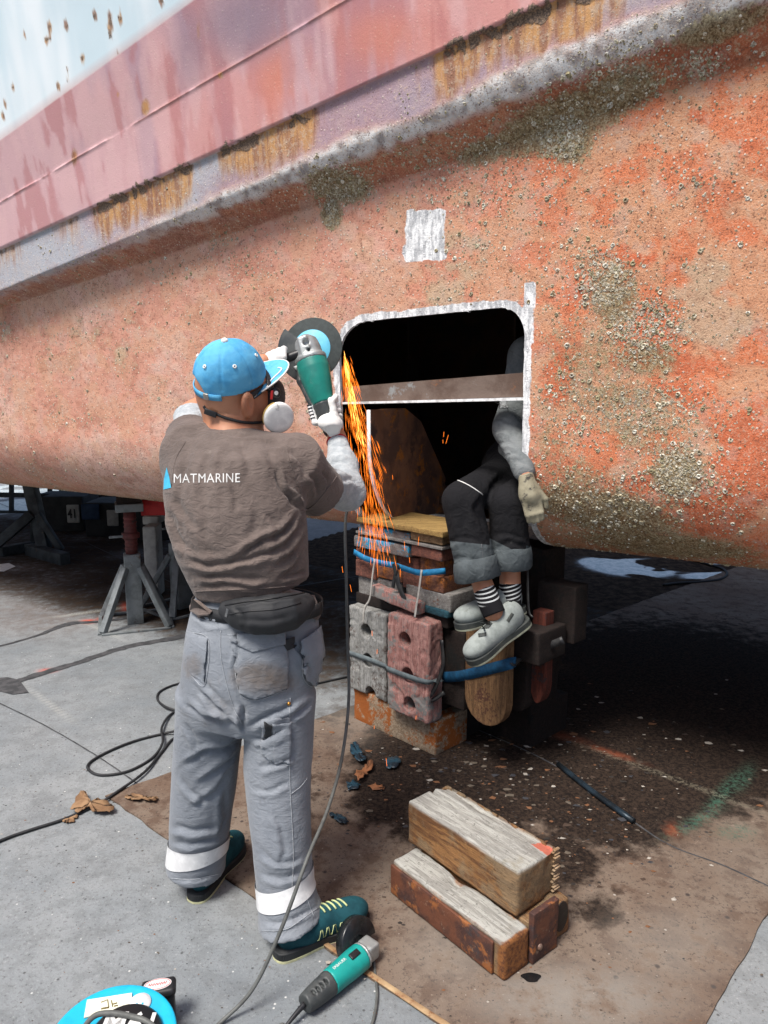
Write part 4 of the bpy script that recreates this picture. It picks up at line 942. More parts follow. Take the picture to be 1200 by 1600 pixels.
obj('piping', join(tube([billp(1.01, s) for s in np.linspace(-1, 1, 30)], .0024, 6, 0), tube([billp(.0, s) + u_ * .003 for s in np.linspace(-1, 1, 30)], .0018, 6, 0)), WHITEC, cap)
sq_ = []                                   # worn white squiggle embroidered on the bill
for k in range(24): a = k / 23; sq_.append(billp(.55 + .16 * math.sin(a * 7), .1 + .75 * a) + u_ * .003)
obj('embroidery', tube(sq_, .0022, 5, 0), WHITEC, cap)
stp = [hp(-.004 + .1050 * math.cos(a), .0890 * math.sin(a), -.008) for a in np.linspace(math.pi * .66, math.pi * 1.34, 24)]
sn = [p - hp(-.004, 0, -.008) for p in stp]
V_, F_ = ribbon(np.array(stp), np.array(sn), .019, .003, 0); obj('adjuster_strap', (V_, F_), CAPB, cap)
obj('buckle', box(stp[4] - unit(sn[4]) * .002 - u_ * .010, unit(stp[6] - stp[4]) * .017, unit(sn[4]) * .006, u_ * .02, .0015), M('brushed_buckle', (.5, .47, .42), (.4, .38, .35), 30, (.3, .45), .1, metal=.9), cap)
# ---- respirator and goggles
FC = PY(432, 650, 2.175); fn_ = unit([.42, -.80, -.22])
_x = unit(np.cross(fn_, [0.31, .2, .93])); _y = np.cross(fn_, _x); _d = np.array([-1, -.3, .55]); FA0 = math.atan2(_d @ _y, _d @ _x)
resp = obj('respirator', join(lathe([(.0, .0), (.036, .0), (.042, .006), (.046, .014), (.046, .020), (.0445, .022), (.0445, .025), (.040, .0275), (.030, .0285), (0, .029)], FC, fn_, 32)), WHITEC, wk)
obj('filter_band', lathe([(.0452, .010), (.0472, .012), (.0472, .018), (.0458, .020)], FC, fn_, 24, start=FA0 - .8, sweep=1.6), M('yellow_label', (.55, .38, .12), (.45, .3, .1), 40, (.5, .6), .1), resp)
mk = Field(FC - .12, FC + .12, .004)
mk.ell(hp(.112, 0, -.082), (.040, .050, .048), HE, .01); mk.cap(hp(.112, 0, -.075), FC - fn_ * .036, .026, .032, .02); mk.cap(hp(.125, 0, -.06), hp(.135, -.03, -.075), .02, .02, .02)
V, Fc = mk.mesh(2); obj('mask', (V, Fc), M('grey_rubber', (.05, .05, .055), (.03, .03, .03), 20, (.5, .7), .1), resp)
obj('strap', join(sline(T_BD, [(319, 634), (324, 640), (345, 650), (370, 658), (392, 661), (413, 659)], .0042, .002, 8, 6), tube([hp(.06, .062, -.075), hp(.09, .06, -.085), FC - fn_ * .0], .004, 6)), BLACKC, resp)
sb = on(T_BD, 326, 641, .004); obj('clip', box(sb - np.array([.010, .003, .008]), np.array([.034, 0, -.012]), np.array([0, -.007, 0]), np.array([.004, 0, .016]), .002), BLACKP, resp)
gf = Field(hp(.08, .02, -.03) - .12, hp(.08, .02, -.03) + .12, .004)
gf.ell(hp(.088, 0, -.018), (.028, .072, .026), HE, .004); gf.ell(hp(.075, 0, -.018), (.024, .066, .034), HE, .004, 's')
V, Fc = gf.mesh(2); gog = obj('goggles', (V, Fc), BLACKP, wk)
gp_ = [hp(.092 * math.cos(a), .0875 * math.sin(a), -.022) for a in np.linspace(.45, 1.35, 14)]; gn = [p - H for p in gp_]
obj('strap', ribbon(np.array(gp_), np.array(gn), .026, .003, 0), BLACKC, gog)
gr_ = PY(430, 614, 2.17)
obj('valve', join(lathe([(.004, 0), (.013, 0), (.016, .004), (.013, .008), (.004, .008)], gr_, unit([.5, -.85, 0]), 20)), BLACKP, resp)
obj('valve_core', lathe([(0, .009), (.006, .009), (.008, .004)], gr_, unit([.5, -.85, 0]), 16), WHITEC, resp)
obj('buckle', box(PY(423, 610, 2.15), np.array([.007, .002, 0]), np.array([0, .008, 0]), np.array([-.003, 0, -.026]), .002), M('red_plastic', (.5, .02, .02), (.4, .02, .02), 20, (.4, .5), .1), resp)
# ---- trousers
ft = Field((-.78, 1.68, .02), (.06, 2.42, 1.06), .007)
ft.etube([st(402, 925, 2.105, 92, .128, YAW), st(399, 960, 2.10, 101, .140, YAW), st(395, 1000, 2.095, 106, .152, YAW), st(388, 1050, 2.09, 105, .155, YAW), st(384, 1090, 2.09, 104, .148, YAW), st(382, 1125, 2.09, 98, .12, YAW)], k=.02)
ft.etube([st(335, 1085, 2.11, 58, .115), st(327, 1140, 2.13, 52, .11), st(321, 1200, 2.15, 51, .105), st(315, 1260, 2.16, 48, .10), st(310, 1320, 2.165, 45, .095), st(307, 1340, 2.165, 45, .092), st(306, 1358, 2.165, 45, .095)], k=.03)
ft.etube([st(435, 1085, 2.07, 57, .115), st(436, 1140, 2.06, 54, .11), st(434, 1200, 2.045, 53, .105), st(436, 1260, 2.02, 49, .10), st(441, 1320, 1.995, 46, .095), st(445, 1380, 1.97, 44, .092), st(450, 1410, 1.96, 47, .098), st(455, 1434, 1.955, 52, .122)], k=.03)
V, Fc = ft.mesh(3)
fl = [([(378, 1140), (350, 1128), (318, 1120), (290, 1100)], 9, .012), ([(380, 1155), (350, 1170), (315, 1180), (285, 1200)], 9, .010), ([(372, 1175), (345, 1200), (310, 1225)], 10, .009), ([(362, 1200), (335, 1240), (300, 1265)], 10, .008),
      ([(378, 1100), (378, 1120), (380, 1145)], 7, .014), ([(372, 980), (370, 1040), (376, 1100)], 6, .007), ([(385, 1140), (410, 1125), (440, 1110), (470, 1090)], 9, .010), ([(390, 1160), (420, 1150), (450, 1135)], 8, .008),
      ([(400, 1200), (430, 1195), (460, 1180)], 9, .006), ([(395, 1230), (425, 1235), (455, 1225)], 8, .006), ([(310, 1080), (340, 1110), (372, 1135)], 8, .010), ([(300, 1040), (330, 1080), (360, 1110)], 9, .006),
      ([(268, 1290), (300, 1300), (345, 1290)], 9, .008), ([(270, 1315), (305, 1318), (345, 1308)], 8, .007), ([(350, 1230), (352, 1270), (345, 1310)], 10, .006), ([(405, 1330), (435, 1350), (475, 1340)], 9, .007), ([(408, 1365), (440, 1375), (480, 1360)], 8, .006),
      ([(412, 1445), (450, 1440), (495, 1415)], 7, .007), ([(270, 1375), (305, 1372), (340, 1368)], 5, .005), ([(455, 1120), (470, 1110), (486, 1095)], 7, .008), ([(285, 1130), (300, 1150), (310, 1180)], 8, .006), ([(430, 1270), (445, 1310), (440, 1350)], 9, .005),
      ([(300, 960), (330, 975), (365, 972)], 7, .005), ([(455, 1000), (470, 1020), (478, 1060)], 6, .005), ([(280, 1210), (300, 1240), (330, 1250)], 9, .006)]
V = folds(V, Fc, [(a, b * .68, c * 1.2) for a, b, c in fl], (.0026, 10, 4)); pt = proj(V)[:, :2]
SOILS = [(425, 1065, 45, 25, 1), (285, 1045, 14, 20, .6), (420, 1030, 40, 20, .45), (335, 1060, 22, 30, .5), (340, 1120, 50, 30, .55), (300, 1115, 40, 25, .5), (395, 1000, 60, 30, .3), (300, 980, 40, 30, .25), (480, 1020, 30, 40, .25), (430, 1340, 40, 60, .2), (405, 1060, 50, 30, 1), (300, 1040, 22, 25, .8), (345, 1105, 60, 26, .6), (440, 1160, 30, 40, .35), (300, 1300, 40, 60, .3), (490, 1040, 16, 30, .4)]
soil = blobs(pt, SOILS)
tr = obj('trousers', (V, Fc), TWILL, wk, attrs=dict(soil=soil)); T_TR = bvh(V, Fc)
TW2 = TWILL
def pocket(poly, bulge=.004, off=.002):
    g = patch(T_TR, poly, off, 4, .004, bulge); g = (g[0] + (np.stack([fbm(g[0], 45, 2, k) for k in range(3)], 1) - .5) * .006, g[1]); return obj('pocket', g, TW2, tr, attrs=dict(soil=blobs(proj(g[0])[:, :2], SOILS)))
pocket([(362, 995), (444, 990), (450, 1030), (448, 1075), (400, 1092), (376, 1082), (368, 1040)], .010)
pocket([(359, 990), (445, 984), (444, 1005), (415, 1014), (395, 1018), (366, 1003)], .004, .011)
pocket([(293, 985), (326, 998), (320, 1070), (300, 1055), (291, 1030)], .006)
pocket([(466, 1000), (502, 975), (507, 1020), (500, 1058), (487, 1072), (474, 1060)], .014, .006)
pocket([(408, 1125), (452, 1120), (453, 1195), (430, 1192), (410, 1176)], .008)
pocket([(425, 1128), (453, 1127), (452, 1194), (429, 1191)], .003, .009)
for pl in ([(484, 1028), (489, 1026), (490, 1046), (485, 1044)], [(491, 1026), (497, 1023), (497, 1040), (492, 1044)], [(499, 1022), (506, 1018), (505, 1035), (499, 1038)]):
    obj('pen_loop', patch(T_TR, pl, .018, 3, .003), BLACKC, tr)
obj('tool_loop', patch(T_TR, [(414, 1130), (425, 1130), (424, 1152), (419, 1156), (412, 1152)], .012, 3, .004), BLACKC, tr)
obj('flap_tab', patch(T_TR, [(438, 1000), (458, 994), (460, 1010), (447, 1016)], .010, 3, .004), BLACKC, tr)
ln = [[(366, 1040), (374, 1082), (400, 1094), (448, 1077)], [(359, 1001), (395, 1020), (444, 1007)], [(453, 1090), (452, 1150), (453, 1230), (458, 1330), (456, 1390)], [(293, 987), (326, 1000), (320, 1070), (300, 1057)], [(345, 985), (346, 1030), (360, 1090), (376, 1130)],
      [(410, 1178), (430, 1194), (453, 1196)], [(408, 1126), (452, 1121)], [(456, 1270), (478, 1258)], [(458, 1312), (482, 1300)], [(472, 1030), (474, 1060), (488, 1073), (500, 1058)], [(408, 1455), (450, 1450), (498, 1418)], [(455, 1240), (470, 1228), (480, 1215)], [(266, 1372), (306, 1373), (348, 1364)],
      [(478, 1400), (485, 1420), (490, 1432)], [(430, 1128), (430, 1190)]]
for l in ln:
    s_h = sline(T_TR, l, .0009, .0016, 10, 4)
    if len(s_h[0]): obj('stitching', s_h, STITCH, tr)
tk = [sline(T_TR, [(433, 1150), (446, 1151)], .0014, .012, 4), sline(T_TR, [(433, 1170), (446, 1171)], .0014, .012, 4)]
for s_h in tk:
    if len(s_h[0]): obj('bar_tack', s_h, REFL, tr)
rv = on(T_TR, 451, 1099, .001); obj('rivet', lathe([(0, .004), (.005, .003), (.006, 0)], rv, unit(CAM - rv), 12), M('brass', (.5, .25, .06), (.4, .2, .05), 20, (.3, .4), .1, metal=1), tr)
# reflective bands: the cloth's own faces lifted 3 mm
def band(xl, yl0, yl1, xr, yr0, yr1, Yc, name='reflective_band'):
    a0, a1, b0, b1 = [PY(x, y, Yc) for x, y in ((xl, yl0), (xl, yl1), (xr, yr0), (xr, yr1))]; N_ = normals(V, Fc)
    m = (V[:, 0] > a0[0] - .04) & (V[:, 0] < b0[0] + .04) & (V[:, 2] < max(a0[2], b0[2]) + .1) & (V[:, 2] > min(a1[2], b1[2]) - .1)
    fi = [f for f in Fc if m[f].all()]; us = sorted({int(i) for f in fi for i in f}); mp = {v: k for k, v in enumerate(us)}
    bm = bmesh.new(); vs = [bm.verts.new((V[i] + N_[i] * .0035).tolist()) for i in us]
    for f in fi: bm.faces.new([vs[mp[int(i)]] for i in f])
    for p, q, s_ in ((a0, b0, 1), (a1, b1, -1)):
        n_ = unit(np.cross(q - p, [0, 1, -.12])); n_ = n_ if n_[2] * s_ > 0 else -n_
        bmesh.ops.bisect_plane(bm, geom=list(bm.verts) + list(bm.edges) + list(bm.faces), plane_co=p.tolist(), plane_no=n_.tolist(), clear_outer=True)
    return obj(name, bm_geo(bm), REFL, tr)
band(264, 1330, 1362, 350, 1325, 1346, 2.09); band(402, 1400, 1430, 488, 1378, 1408, 1.89)
# ---- belt bag on the small of the back
fw = Field((-.55, 1.78, .84), (.0, 2.25, 1.10), .005)
ctr = [(352, 950, 1.985, 15, .028), (372, 958, 1.955, 25, .04), (400, 962, 1.935, 30, .05), (428, 960, 1.935, 32, .05), (455, 955, 1.95, 30, .045), (472, 946, 1.975, 22, .035), (482, 938, 2.0, 13, .026)]
fw.etube([(PY(x, y, Y), ZU, hv * mpx(PY(x, y, Y)), d) for x, y, Y, hv, d in ctr], k=.01, flat=False)
Vb, Fb = fw.mesh(2)
Vb = folds(Vb, Fb, [([(350, 948), (400, 940), (450, 930), (478, 925)], 4, .004), ([(365, 965), (410, 972), (460, 962)], 6, .003), ([(360, 945), (380, 965), (385, 985)], 5, .003)], (.002, 20, 3))
bag = obj('waist_bag', (Vb, Fb), BLACKC, wk); T_BG = bvh(Vb, Fb)
wpts = [st(402, 944, 2.1, 101, .135, YAW)]; Pw, xw, rxw, ryw = wpts[0]; yw = np.cross(ZU, xw)
lp = [Pw + xw * (rxw + .004) * math.cos(a) + yw * (ryw + .004) * math.sin(a) for a in np.linspace(0, 2 * math.pi, 40)]
obj('belt', ribbon(np.array(lp), np.array([p - Pw for p in lp]), .035, .004, 0), BLACKC, bag)
zz = [sline(T_BG, [(352, 946), (380, 941), (420, 936), (455, 930), (478, 926)], .0022, .001, 8), sline(T_BG, [(356, 960), (390, 955), (430, 952), (470, 942)], .0016, .001, 8)]
for s_h in zz:
    if len(s_h[0]): obj('zip', s_h, BLACKP, bag)
zp = on(T_BG, 356, 951, .004); obj('zip_pull', box(zp, np.array([.006, 0, -.004]), np.array([0, -.003, 0]), np.array([-.006, 0, -.022]), .001), M('grey_zip_metal', (.4, .4, .4), (.3, .3, .3), 20, (.3, .4), .1, metal=1), bag)
# shirt tails hanging below the belt on both sides
for pl in ([(300, 935), (318, 940), (335, 955), (330, 962), (315, 963), (302, 955)], [(478, 940), (492, 930), (499, 955), (492, 970), (480, 965)]):
    obj('shirt_tail', patch(T_TR, pl, .007, 4, .004, .006), SHIRT, wk)
# ---- shoes
TEAL = M('teal_suede', (.012, .075, .095), (.008, .05, .065), 18, (.75, .9), .4, 200, .0015, spec=.25)
SOLEB = M('black_rubber_sole', (.014, .016, .018), (.022, .024, .026), 20, (.5, .7), .2, 90, .001)
SOLEY = M('pale_yellow_outsole', (.55, .55, .32), (.4, .4, .25), 25, (.6, .8), .2, 90, .001, spots=((.25, .24, .18), 20, .6))
LACE = M('yellow_lace', (.55, .62, .30), (.45, .5, .25), 60, (.7, .9), .3, 300)
def shoe(heel, toe, mat=TEAL, par=None, L=.30, z0=0.0, laces=True, up=ZU, name='shoe', sole=(SOLEB, SOLEY), side_stripes=0):
    par = par or wk
    heel = np.asarray(heel, float); t_ = unit(np.asarray(toe) - heel); sd_ = unit(np.cross(t_, up)); up = np.cross(sd_, t_)
    P = lambda a, b, c: heel + t_ * a + sd_ * b + up * (c + z0)
    E = np.stack([t_, sd_, up])
    f = Field(np.minimum(P(-.05, -.08, -.03), P(.36, .08, .17)) - .1, np.maximum(P(-.05, -.08, -.03), P(.36, .08, .17)) + .1, .0045)
    f.ell(P(.055, 0, .07), (.050, .036, .062), E, .02); f.ell(P(.235, 0, .052), (.068, .048, .038), E, .02); f.ell(P(.15, 0, .055), (.085, .039, .050), E, .03); f.cap(P(.10, 0, .055), P(.085, 0, .075), .036, .034, .03)
    f.half(P(0, 0, .022), -up)
    V, Fc = f.mesh(2); o = obj(name, (V, Fc), mat, par)
    wpt = [(-.006, 0), (.004, .026), (.03, .037), (.08, .038), (.14, .036), (.20, .046), (.24, .050), (.275, .043), (.298, .024), (.305, 0)]
    op = [(a, b) for a, b in wpt] + [(a, -b) for a, b in wpt[-2:0:-1]]; op = catmull(np.array(op + [op[0]]), 5)[:-1]
    obj('sole', prism([P(a, b, .007) for a, b in op], up * .022, .003), sole[0], o)
    obj('outsole', prism([P(a * .995, b * 1.02, 0) for a, b in op], up * .0075, .001), sole[1], o)
    T = bvh(V, Fc)
    if laces:
        lc = []
        for k in range(5):
            a = .145 + .018 * k; pts = []
            for s in np.linspace(-1, 1, 9):
                h = T.ray_cast(Vector(P(a + .006 * s, s * .020, .2).tolist()), Vector((-up).tolist()))
                if h[0]: pts.append(np.array(h[0][:]) + up * .0015)
            if len(pts) > 3: lc.append(tube(pts, .0028, 6, 0))
        obj('lace', join(*lc), LACE, o)
        for s in ((1, -1) if side_stripes else ()):
            z = []
            for k in range(17):
                a = .115 + .085 * k / 16; h_ = .036 + .028 * (1 if (k // 2) % 2 else 0)
                q = T.ray_cast(Vector(P(a, s * .12, h_).tolist()), Vector((-s * sd_).tolist()))
                if q[0]: z.append(np.array(q[0][:]) + s * sd_ * .001)
            if len(z) > 4: obj('side_piping', tube(z, .0016, 5, 0), LACE, o)
    return o, T, P
shoe(PZ(303, 1411), PZ(362, 1338)); shoe(PZ(430, 1498), PZ(582, 1433), side_stripes=1)

# ================================================================== the big grinder and his gloves
TEALP = M('green_grinder_plastic', (.012, .21, .17), (.010, .16, .135), 10, (.35, .5), .1, 150, .001, spots=((.10, .26, .22), 14, .60))
ALU = M('cast_alloy', (.40, .42, .42), (.28, .30, .30), 18, (.4, .6), .35, 80, .002, metal=.6, spots=((.10, .10, .10), 22, .6))
DISCK = M('abrasive_disc_black', (.028, .036, .036), (.045, .055, .055), 60, (.7, .85), .4, 400, .001)
DISCB = M('disc_label_blue', (.12, .48, .66), (.10, .42, .6), 20, (.4, .55), .1)
DARKP = M('dark_grey_plastic', (.035, .04, .042), (.055, .06, .06), 25, (.4, .6), .25, 120, .001)
CABLE = M('grey_rubber_cable', (.11, .115, .11), (.08, .083, .08), 30, (.5, .7), .15, 120, .001)
TT, GG = PY(511, 650, 2.595), PY(481, 545, 2.665); ax = unit(GG - TT); dn = unit([.10, .97, .12]); dn = unit(dn - ax * np.dot(dn, ax)); sx = np.cross(ax, dn)   # dn: spindle, away from us
gr = thing('angle_grinder', 'large green angle grinder held up against the hull edge, throwing sparks', 'angle grinder', TT)
LG = np.linalg.norm(GG - TT)
fg = Field(np.minimum(TT, GG) - .12, np.maximum(TT, GG) + .12, .004)
fg.etube([(TT + ax * .045, sx, .036, .036), (TT + ax * .08, sx, .043, .044), (TT + ax * .13, sx, .052, .052), (TT + ax * .175, sx, .057, .055), (TT + ax * (LG - .045), sx, .054, .052)], k=.004)
V, Fc = fg.mesh(2); hous = obj('motor_housing', (V, Fc), TEALP, gr); T_G = bvh(V, Fc)
fh = Field(np.minimum(TT, GG) - .14, np.maximum(TT, GG) + .14, .004)
fh.etube([(TT - ax * .02, sx, .028, .03), (TT + ax * .01, sx, .034, .036), (TT + ax * .046, sx, .038, .039)], k=.01); fh.cap(TT + sx * .030 + ax * .0, TT + sx * .058 + ax * .15, .013, .012, .012); fh.cap(TT + sx * .058 + ax * .15, TT + sx * .048 + ax * .20, .012, .010, .01)
V, Fc = fh.mesh(2); obj('rear_handle', (V, Fc), DARKP, gr)
fG = Field(GG - .15, GG + .15, .004)
fG.etube([(GG - ax * .048, sx, .056, .054), (GG - ax * .032, sx, .056, .054)], k=.004); fG.etube([(GG - ax * .032, sx, .048, .046), (GG - ax * .0, sx, .046, .040), (GG + ax * .03, sx, .036, .030)], k=.012, flat=False)
fG.cap(GG + ax * .012, GG + ax * .012 + dn * .055, .040, .030, .012); fG.box(GG - dn * .035 + ax * .005, (.018, .03, .012), np.stack([sx, ax, dn]), .004, .008)
fG.cap(GG - sx * .01 - dn * .040 + ax * .008, GG - sx * .01 - dn * .052 + ax * .008, .011, .011, .002, 's'); fG.cap(GG - ax * .02 - dn * .08 - sx * .012, GG - ax * .02 - dn * .03 - sx * .012, .006, .006, .001, 's')
V, Fc = fG.mesh(2); gh = obj('gear_head', (V, Fc), ALU, gr)
scr = [lathe([(0, .004), (.004, .004), (.005, 0)], GG - ax * .038 + sx * a * .045 - dn * .036, -dn, 10) for a in (-.7, .7)]
for s_h in scr: obj('screw', s_h, DARKP, gh)
DC = PY(487, 545, 2.745)
disc = obj('cutting_disc', lathe([(0, .0015), (.113, .0015), (.115, .0005), (.115, -.0015), (.113, -.0025), (0, -.0025)], DC, -dn, 64), DISCK, gr)
obj('disc_label', lathe([(.011, .0024), (.070, .0024), (.071, .0016), (.071, .0), (.011, .0)], DC, -dn, 48), DISCB, disc)
obj('flange', lathe([(0, .010), (.020, .010), (.022, .0), (0, 0)], DC, -dn, 24), ALU, disc)
# guard: part-round cover on the operator's side
x_ = unit(np.cross(-dn, [0.31, .2, .93])); y_ = np.cross(-dn, x_)
gl_ = unit(np.array([-1, 0, -.55])); a0 = math.atan2(np.dot(gl_, y_), np.dot(gl_, x_))
obj('disc_guard', join(lathe([(.02, .016), (.122, .016), (.126, .012), (.126, -.020), (.123, -.020), (.123, .011), (.12, .013), (.02, .013)], DC, -dn, 30, start=a0 - 1.15, sweep=2.3)), DARKP, gr)
obj('guard_clamp', box(DC + sx * .046 - ax * .070 - dn * .03, sx * .022, dn * .02, ax * .02 + sx * .01, .003), ALU, gr)
SH0 = GG - sx * .040 - ax * .005; SH1 = PY(432, 566, 2.64)
obj('side_handle', join(tube([SH0, SH0 + (SH1 - SH0) * .3, SH1, SH1 + (SH1 - SH0) * .5], [.012, .015, .017, .015], 14, 4), lathe([(.010, 0), (.026, .004), (.026, .010), (.010, .012)], SH0 + (SH1 - SH0) * .30, unit(SH1 - SH0), 20)), BLACKP, gr)
rb_ = [TT + ax * (.0 + .012 * k) + sx * .036 - dn * .02 for k in range(5)]
for p in rb_: obj('vent_slot', box(p, sx * .016, -dn * .012, ax * .004, .001), BLACKP, gr)
cb = [TT - ax * .015, TT - ax * .05 + sx * .03 + dn * .03, PY(548, 705, 2.69), PY(552, 760, 2.66), PY(540, 812, 2.52), PY(541, 900, 2.44), PY(543, 1000, 2.40), PY(545, 1090, 2.32), PY(535, 1180, 2.16), PY(513, 1262, 1.98), PY(480, 1342, 1.81), PY(440, 1450, 1.735), PY(395, 1545, 1.69), PZ(340, 1602, .006), PZ(290, 1650, .006), PZ(150, 1720, .006), PZ(-60, 1760, .006)]
obj('power_cord', tube(cb, .0052, 8, 10), CABLE, gr)
# ---- gloves
CUFF = M('red_knit_cuff', (.50, .03, .035), (.4, .025, .03), 40, (.8, .9), .3, 200)
def glove(palm, E, pr, fingers, thumb, wrist, wdir, cuff=True, name='glove', mat=WHITEC, par=None, cuffm=None):
    par = par or wk; allp = np.array([palm] + [p for f in fingers for p in f[0]] + [p for p in thumb[0]] + [wrist])
    f = Field(allp.min(0) - .06, allp.max(0) + .06, .003)
    f.ell(palm, pr, E, .01); f.cap(wrist, palm, pr[1] * .62, pr[1] * .7, .02)
    for pts, r in fingers + [thumb]:
        for i in range(len(pts) - 1):
            k0, k1 = 1 - .10 * i, 1 - .10 * (i + 1)
            f.cap(pts[i], pts[i + 1], r * k0, r * k1, .004 if i else .010)
    f.half(wrist + wdir * .004, wdir)
    V, Fc = f.mesh(1); V = folds(V, Fc, [], (.0015, 40, 2)); o = obj(name, (V, Fc), mat, par)
    if cuff:
        z = unit(wdir); x = unit(np.cross(z, [0.2, .9, .1])); y = np.cross(z, x); r0_ = pr[1] * 1.02
        rg = [wrist + z * .001 + (x * math.cos(a) + y * math.sin(a)) * (r0_ + .003) for a in np.linspace(0, 2 * math.pi, 28)]
        obj('cuff', tube(rg, .0042, 8, 0), cuffm or CUFF, o)
    return o
# right hand: closed round the rear handle from below, back of the hand to us
PC = PY(516, 661, 2.562); wd = unit(W_R + np.array([0, -.004, -.01]) - PC)
hx = unit([1, .12, -.10]); hy = unit(np.cross(unit([0, -.9, -.3]), hx)); hn = np.cross(hx, hy)
TA = TT + ax * .012
def curl(k):                                 # a finger leaves the knuckle, goes round the handle and closes on it
    base = TA + ax * (-.026 + .019 * k) 
    return [base + sx * .044 - dn * .020, base + sx * .034 + dn * .036, base - sx * .022 + dn * .040, base - sx * .046 + dn * .004, base - sx * .034 - dn * .034]
fing = [(curl(0), .0105), (curl(1), .0115), (curl(2), .0115), (curl(3) , .0110)]
base = TA + ax * .02
thumb = ([PC - sx * .020, base - sx * .038 - dn * .036, base + ax * .022 - sx * .050 - dn * .006], .0125)
glove(PC, np.stack([hx, hy, hn]), (.044, .031, .036), fing, thumb, W_R + np.array([0, -.004, -.004]), unit(E_R - W_R), par=wk)
# left hand on the side handle, mostly hidden by the cap
hd = unit(SH1 - SH0); PL = SH1 + np.array([-.005, -.035, .0]); e1 = unit(np.cross(hd, [0, 1, 0]))
fing = []
for k in range(4):
    b = SH1 + hd * (-.032 + .019 * k); fing.append(([b + np.array([0, -.036, .006]), b + np.array([0, -.018, .034]), b + np.array([0, .012, .034]), b + np.array([0, .032, .012])], .0112))
thumb = ([PL + np.array([.01, 0, -.02]), SH1 - hd * .03 + np.array([0, -.02, -.03]), SH1 - hd * .035 + np.array([0, .02, -.03])], .0125)
glove(PL, np.stack([hd, np.cross(hd, e1), e1]), (.042, .022, .038), fing, thumb, W_L + np.array([-.0, .0, -.0]), unit(E_L - W_L), cuff=False)

# ================================================================== the keel blocks
def wood(name, c1, c2, seed=0, paint=None, pth=.55, rust=.0, rough=(.7, .9), vert=False):
    t = NT(name); off = t.n('ShaderNodeMapping', {'Vector': t.tc, 'Location': (seed * 3.1, seed * 1.7, seed)}).outputs[0]
    g = t.n('ShaderNodeMapping', {'Vector': off, 'Rotation': (0, 0, 0 if vert else WROT), 'Scale': (14, 14, 1.2) if vert else (1.2, 14, 14)}).outputs[0]
    n1 = t.noise(5, 8, .65, g); n2 = t.noise(7, 8, .7, off); n3 = t.noise(70, 6, .75, off); n4 = t.noise(26, 6, .7, g)
    c = t.mix(t.ss(n1, .42, .58), c4(c1), c4(c2)); c = t.mix(t.math('MULTIPLY', t.ss(n4, .53, .62), .85), c, c4([x * .35 for x in c2[:3]])); c = t.mix(t.math('MULTIPLY', t.ss(n3, .56, .68), .7), c, (.03, .025, .02, 1))
    c = t.mix(t.math('MULTIPLY', t.ss(n3, .42, .3), .35), c, c4([min(1, x * 1.9 + .04) for x in c1[:3]]))
    if rust: c = t.mix(t.math('MULTIPLY', t.ss(n2, .62 - rust * .25, .74 - rust * .25), .9), c, t.mix(t.ss(n3, .4, .6), (.40, .13, .02, 1), (.10, .035, .015, 1)))
    if paint: c = t.mix(t.ss(t.math('ADD', n2, t.math('MULTIPLY', t.math('SUBTRACT', n3, .5), .5)), pth - .03, pth + .02), c, c4(paint))
    return t.set(Base_Color=c, Roughness=rough[1] - .05, Specular_IOR_Level=.3, Normal=t.bump(t.math('ADD', t.math('ADD', n3, n4), n1), .6, .005))
C0 = np.array([.226, 3.04, 0]); SU = unit([-.70, .714, 0]); SW = unit([.714, .70, 0]); WROT = math.atan2(SU[1], SU[0])
def FP(x, y, off=0.0): P = PP(x, y, C0 + SW * off, SW); q = P - C0; return float(q @ SU), float(P[2])
def fblock(x0, x1, yt, yb, off, depth, bev=.006, jit=.004, seed=0, cuts=.03):
    m, my = (x0 + x1) / 2, (yt + yb) / 2
    u1, u0 = FP(x0, my, off)[0], FP(x1, my, off)[0]; z1, z0 = FP(m, yt, off)[1], FP(m, yb, off)[1]
    return box(C0 + SU * u0 + SW * off + ZU * z0, SU * (u1 - u0), SW * depth, ZU * (z1 - z0), bev, 2, jit, cuts, seed)
def W1(i): return [wood('aged_timber_red', (.22, .085, .06), (.13, .055, .042), 1, (.10, .11, .12), .62), wood('aged_timber_grey', (.25, .24, .23), (.17, .16, .15), 2, (.15, .07, .05), .64), wood('aged_timber_tan', (.30, .20, .11), (.20, .125, .065), 3, (.16, .06, .04), .66),
   wood('aged_timber_blue', (.22, .20, .19), (.16, .13, .12), 4, (.015, .26, .46), .53), wood('aged_timber_ochre', (.38, .25, .09), (.27, .17, .06), 5, (.12, .07, .04), .7), wood('aged_timber_rust', (.26, .11, .06), (.15, .065, .045), 6, None, .5, .5), wood('aged_timber_teal', (.02, .075, .10), (.015, .05, .07), 7, (.08, .07, .06), .64), wood('aged_timber_shaded', (.022, .014, .012), (.014, .010, .009), 8, (.010, .010, .010), .6)][i]  # last timber near black: shade under the hull put into its colour
WD = [W1(i) for i in range(8)]
GRP = 'timbers of the keel block stack'
def timber(x0, x1, yt, yb, off, depth, m, label, name='timber', cat='timber', **k):
    o = obj(name, fblock(x0, x1, yt, yb, off, depth, seed=int(x0 + yt), **k), WD[m] if isinstance(m, int) else m); return tag(o, label, cat, GRP)
PINKB = wood('pink_painted_block', (.44, .24, .21), (.32, .15, .13), 11, (.22, .21, .20), .54, vert=True); GREYB = wood('grey_weathered_block', (.30, .30, .29), (.22, .22, .21), 12, (.12, .10, .09), .58, vert=True)
BASEW = wood('rust_stained_base', (.36, .28, .20), (.25, .18, .12), 13, (.30, .09, .02), .52, .5)
